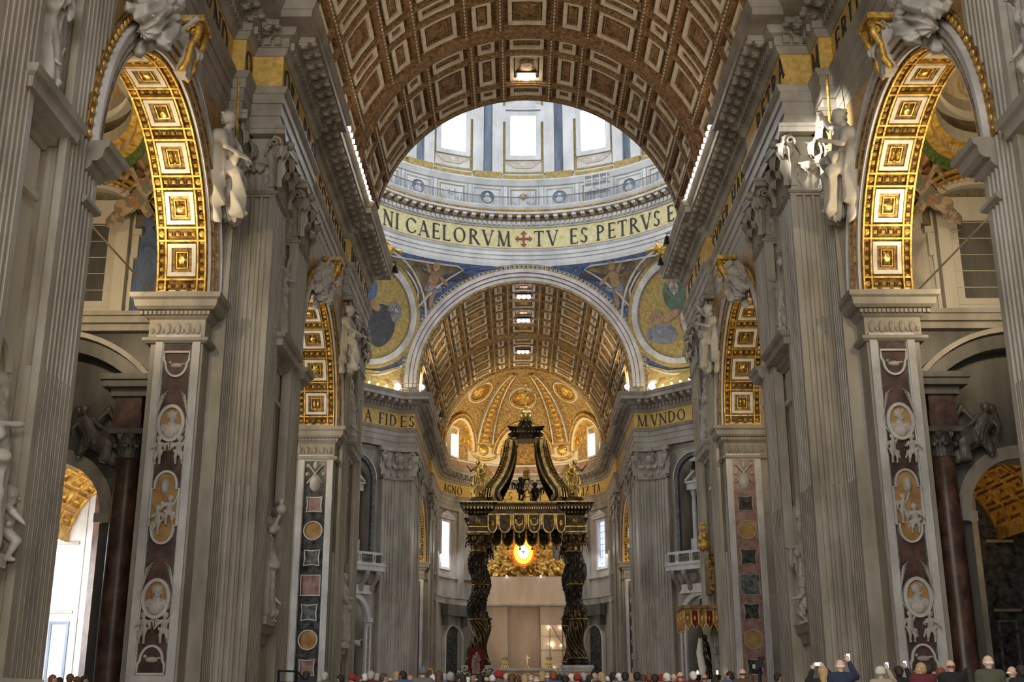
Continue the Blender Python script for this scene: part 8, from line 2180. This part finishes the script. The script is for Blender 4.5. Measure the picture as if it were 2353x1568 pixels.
# ---- people: one continuous body, clothing, hair
SK = {'pale': (.62, .42, .33), 'tan': (.48, .30, .21), 'brown': (.26, .15, .10)}
HC = {'grey': (.38, .37, .36), 'white': (.75, .73, .70), 'dark': (.025, .018, .015), 'brown': (.10, .055, .03), 'blond': (.42, .29, .14), 'red': (.22, .07, .03)}
CC = {'black': (.015, .015, .018), 'navy': (.02, .03, .07), 'green': (.07, .08, .05), 'maroon': (.12, .02, .03), 'grey': (.13, .13, .14), 'beige': (.38, .31, .23), 'brown': (.10, .06, .04), 'blue': (.06, .12, .26), 'white': (.6, .58, .55), 'red': (.30, .03, .03)}
for k, v in SK.items(): plain('skin_' + k, v, .55)
for k, v in HC.items(): plain('hair_' + k, v, .7)
for k, v in CC.items(): plain('cloth_' + k, v, .9)
def body(name, pose='down', h=.019):
    J = stand(face=V3(0, 1, 0), toe=V3(0, 1, 0), head=V3(0, .02, 1.64))
    if pose == 'phone': J.update(el=V3(-.30, .12, 1.46), wl=V3(-.16, .26, 1.72), er=V3(.30, .12, 1.46), wr=V3(.10, .26, 1.76), upl=V3(0, -1, .3), upr=V3(0, -1, .3))
    elif pose == 'one': J.update(er=V3(.32, .10, 1.44), wr=V3(.24, .24, 1.74), upr=V3(0, -1, .3))
    elif pose == 'turn': J.update(face=V3(.9, .3, 0), head=V3(.03, .02, 1.63))
    elif pose == 'left': J.update(face=V3(-.85, .4, -.1), head=V3(-.03, .03, 1.62))
    me = sdf_mesh('body_' + name, person_prims(J, hairf=0), h, .03)
    cl = []
    P = J['pelvis']; cl += [(P, J['chest'], .185, .195), (J['chest'], J['neck'] - V3(0, 0, .07), .18, .10), (J['sl'], J['sr'], .10, .10, .06), (P, P - V3(0, 0, .18), .19, .20)]
    for q in 'lr':
        cl += [(J['s' + q], J['e' + q], .088, .070), (J['e' + q], J['e' + q] + (J['w' + q] - J['e' + q]) * .86, .070, .052), (J['h' + q], J['k' + q], .12, .085), (J['k' + q], J['a' + q], .085, .065)]
    cl.append((J['neck'] - V3(.05, 0, .05), J['neck'] - V3(-.05, 0, .05), .085, .085, .03))
    ce = sdf_mesh('clothes_' + name, cl, .024, .04, folds_fn(.008, 30, -1, 1.4, 9))
    f = J['face'] / np.linalg.norm(J['face']); c = J['head']; H = {}
    H['short'] = sdf_mesh('hair_short_' + name, [(c - f * .03 + V3(0, 0, .035), (.108, .112, .108)), (c - f * .06 - V3(0, 0, .03), (.085, .085, .08))], .016, .02, folds_fn(.004, 70, -1, 3, 30))
    H['long'] = sdf_mesh('hair_long_' + name, [(c - f * .03 + V3(0, 0, .035), (.112, .116, .11)), (c - f * .06, c - f * .10 - V3(0, 0, .28), .10, .09), (c - f * .02 + np.cross(f, V3(0, 0, 1)) * .07, c - f * .05 + np.cross(f, V3(0, 0, 1)) * .08 - V3(0, 0, .2), .05, .05)], .018, .02, folds_fn(.005, 60, -1, 3, 12))
    H['cap'] = sdf_mesh('hat_' + name, [(c - f * .02 + V3(0, 0, .05), (.122, .126, .115)), (c - f * .02 + V3(0, 0, .0), (.118, .122, .04))], .017, .02)
    H['fringe'] = sdf_mesh('hair_fringe_' + name, [(c - f * .05 - V3(0, 0, .005), (.096, .072, .036))], .016, .02)
    return me, ce, H
BOD = {p: body(p, p) for p in ('down', 'phone', 'one', 'turn', 'left')}
HAIRN = {'short': '{} short hair', 'long': '{} long hair', 'cap': '{} cap', 'fringe': 'bald with {} fringe'}
POSE = {'down': '', 'phone': 'raising a phone, ', 'one': 'one arm up, ', 'turn': 'facing right, ', 'left': 'facing left, '}
def person(x, y, hgt, pose, style, hair, coat, skin, where, rz=0.0):
    lab = f'person in {coat}, {HAIRN[style].format(hair)}, {POSE[pose]}{where}'
    t = thing('person', lab, 'person', (x, y, FZ), 0, 'crowd of visitors'); k = hgt / 1.75
    me, ce, H = BOD[pose]
    inst('body', me, 'skin_' + skin, t, (x, y, FZ), rz, k)
    inst('coat', ce, 'cloth_' + coat, t, (x, y, FZ), rz, k)
    inst('hat' if style == 'cap' else 'hair', H[style], ('cloth_' if style == 'cap' else 'hair_') + hair, t, (x, y, FZ), rz, k)
    if pose in ('phone', 'one'):
        p = thing('phone', f'phone held up by the person in {coat}, {where}', 'phone', (x, y, FZ), 0, 'phones held up by visitors')
        m = MB(); cx, cz = x + (-.02 if pose == 'phone' else .25) * k, FZ + 1.83 * k; w = .08 if pose == 'phone' else .04
        m.box(cx - w, cx + w, y + .30 * k, y + .315 * k, cz - (.04 if pose == 'phone' else .07), cz + (.04 if pose == 'phone' else .07)); m.build('case', 'iron', p)
        m = MB(); m.box(cx - w * .9, cx + w * .9, y + .296 * k, y + .30 * k, cz - (.034 if pose == 'phone' else .06), cz + (.034 if pose == 'phone' else .06)); m.build('screen', 'screen_glow', p)
def at_px(px, D): return -.7 + D * (px - 1189.0 - .0) / (2705.37 * 1.040) * 1.0
# named visitors at the right foreground, by their place in the photograph
for (px, D, h_, pose, style, hair, coat, skin, where) in (
    (1888, 24.5, 1.60, 'phone', 'long', 'blond', 'black', 'pale', 'below the right pilaster'), (1929, 24.0, 1.72, 'one', 'fringe', 'white', 'navy', 'pale', 'right of a blond woman'),
    (2020, 26.0, 1.62, 'one', 'cap', 'white', 'beige', 'pale', 'left of the pier panel'), (2062, 26.5, 1.66, 'one', 'short', 'dark', 'black', 'tan', 'left under the pier panel'),
    (2088, 27.5, 1.62, 'down', 'long', 'brown', 'brown', 'pale', 'under the dove tablet'), (2115, 25.0, 1.70, 'left', 'short', 'blond', 'maroon', 'pale', 'under the pier panel'), (2130, 26.0, 1.72, 'down', 'short', 'dark', 'maroon', 'tan', 'right of the blond visitor'),
    (2158, 25.6, 1.60, 'down', 'long', 'red', 'grey', 'pale', 'right of the pier panel'), (2182, 25.0, 1.74, 'down', 'fringe', 'red', 'black', 'pale', 'beside the red column'), (2222, 26.2, 1.62, 'down', 'long', 'dark', 'black', 'tan', 'before the dark column'),
    (2270, 22.5, 1.74, 'down', 'fringe', 'white', 'green', 'pale', 'towards the right edge'), (2320, 23.5, 1.58, 'turn', 'fringe', 'white', 'grey', 'pale', 'at the right edge with glasses'), (2343, 23.0, 1.58, 'down', 'short', 'dark', 'black', 'tan', 'at the very right edge'),
    (1783, 33.0, 1.68, 'turn', 'short', 'dark', 'grey', 'tan', 'right of the video camera'), (1675, 32.0, 1.70, 'left', 'short', 'dark', 'blue', 'tan', 'left of the video camera'), (1703, 31.5, 1.74, 'down', 'fringe', 'brown', 'brown', 'pale', 'just left of the tripod'), (1720, 33, 1.62, 'down', 'short', 'brown', 'black', 'pale', 'at the tripod foot'),
    (1590, 33.5, 1.72, 'down', 'short', 'white', 'maroon', 'pale', 'under the small canopy'), (1560, 33.0, 1.70, 'down', 'fringe', 'red', 'red', 'pale', 'left of the small canopy'), (1615, 33.6, 1.66, 'down', 'fringe', 'brown', 'navy', 'tan', 'right of the small canopy'),
    (1640, 34.0, 1.62, 'turn', 'long', 'dark', 'brown', 'tan', 'before the far right pilaster'), (742, 32.5, 1.70, 'down', 'short', 'grey', 'grey', 'pale', 'under the inlaid left pier'), (700, 33.5, 1.74, 'down', 'short', 'dark', 'navy', 'tan', 'by the metal barrier'), (780, 34.0, 1.68, 'left', 'short', 'dark', 'blue', 'tan', 'right of the inlaid left pier'),
    (968, 30.5, 1.76, 'down', 'cap', 'grey', 'grey', 'pale', 'left of the Madonna flowers'), (115, 33.0, 1.66, 'turn', 'short', 'red', 'black', 'pale', 'in the left aisle'), (132, 34.0, 1.60, 'down', 'long', 'dark', 'black', 'tan', 'second in the left aisle'), (156, 33.5, 1.68, 'down', 'short', 'brown', 'navy', 'pale', 'third in the left aisle'), (172, 34, 1.64, 'left', 'short', 'brown', 'brown', 'pale', 'fourth in the left aisle'), (187, 34.5, 1.66, 'turn', 'short', 'dark', 'navy', 'tan', 'last in the left aisle')):
    x = at_px(px, D); person(x, D, h_, pose, style, hair, coat, skin, where)
# the dense crowd across the nave
rr = random.Random(11); used = set()
ZONE = [(800, 870, 'before the left crossing pier'), (870, 945, 'below the left bent pilaster'), (985, 1065, 'below the left tomb niche'), (1065, 1150, 'in front of the Madonna shrine'), (1150, 1210, 'before the left half of the altar'), (1210, 1275, 'before the right half of the altar'), (1275, 1345, 'in front of the right canopy column'), (1345, 1440, 'below the right tomb niche'), (1440, 1550, 'before the wooden barrier')]
styles = [('short', 'dark'), ('short', 'brown'), ('long', 'dark'), ('short', 'grey'), ('long', 'blond'), ('fringe', 'white'), ('short', 'white'), ('long', 'brown'), ('cap', 'red'), ('fringe', 'brown'), ('short', 'red')]
for z0, z1, nm in ZONE:
    n = max(4, int((z1 - z0) / 13))
    for i in range(n):
        px = z0 + (z1 - z0) * (i + .5) / n; D = 32.5 + 4.2 * rr.random()
        while True:
            st = rr.choice(styles); co = rr.choice(list(CC)); ps = rr.choice(['down', 'down', 'turn', 'left'])
            if (st, co, nm) not in used: used.add((st, co, nm)); break
        person(at_px(px, D), D, 1.62 + .14 * rr.random(), ps, st[0], st[1], co, rr.choice(['pale', 'pale', 'tan', 'brown']), nm)
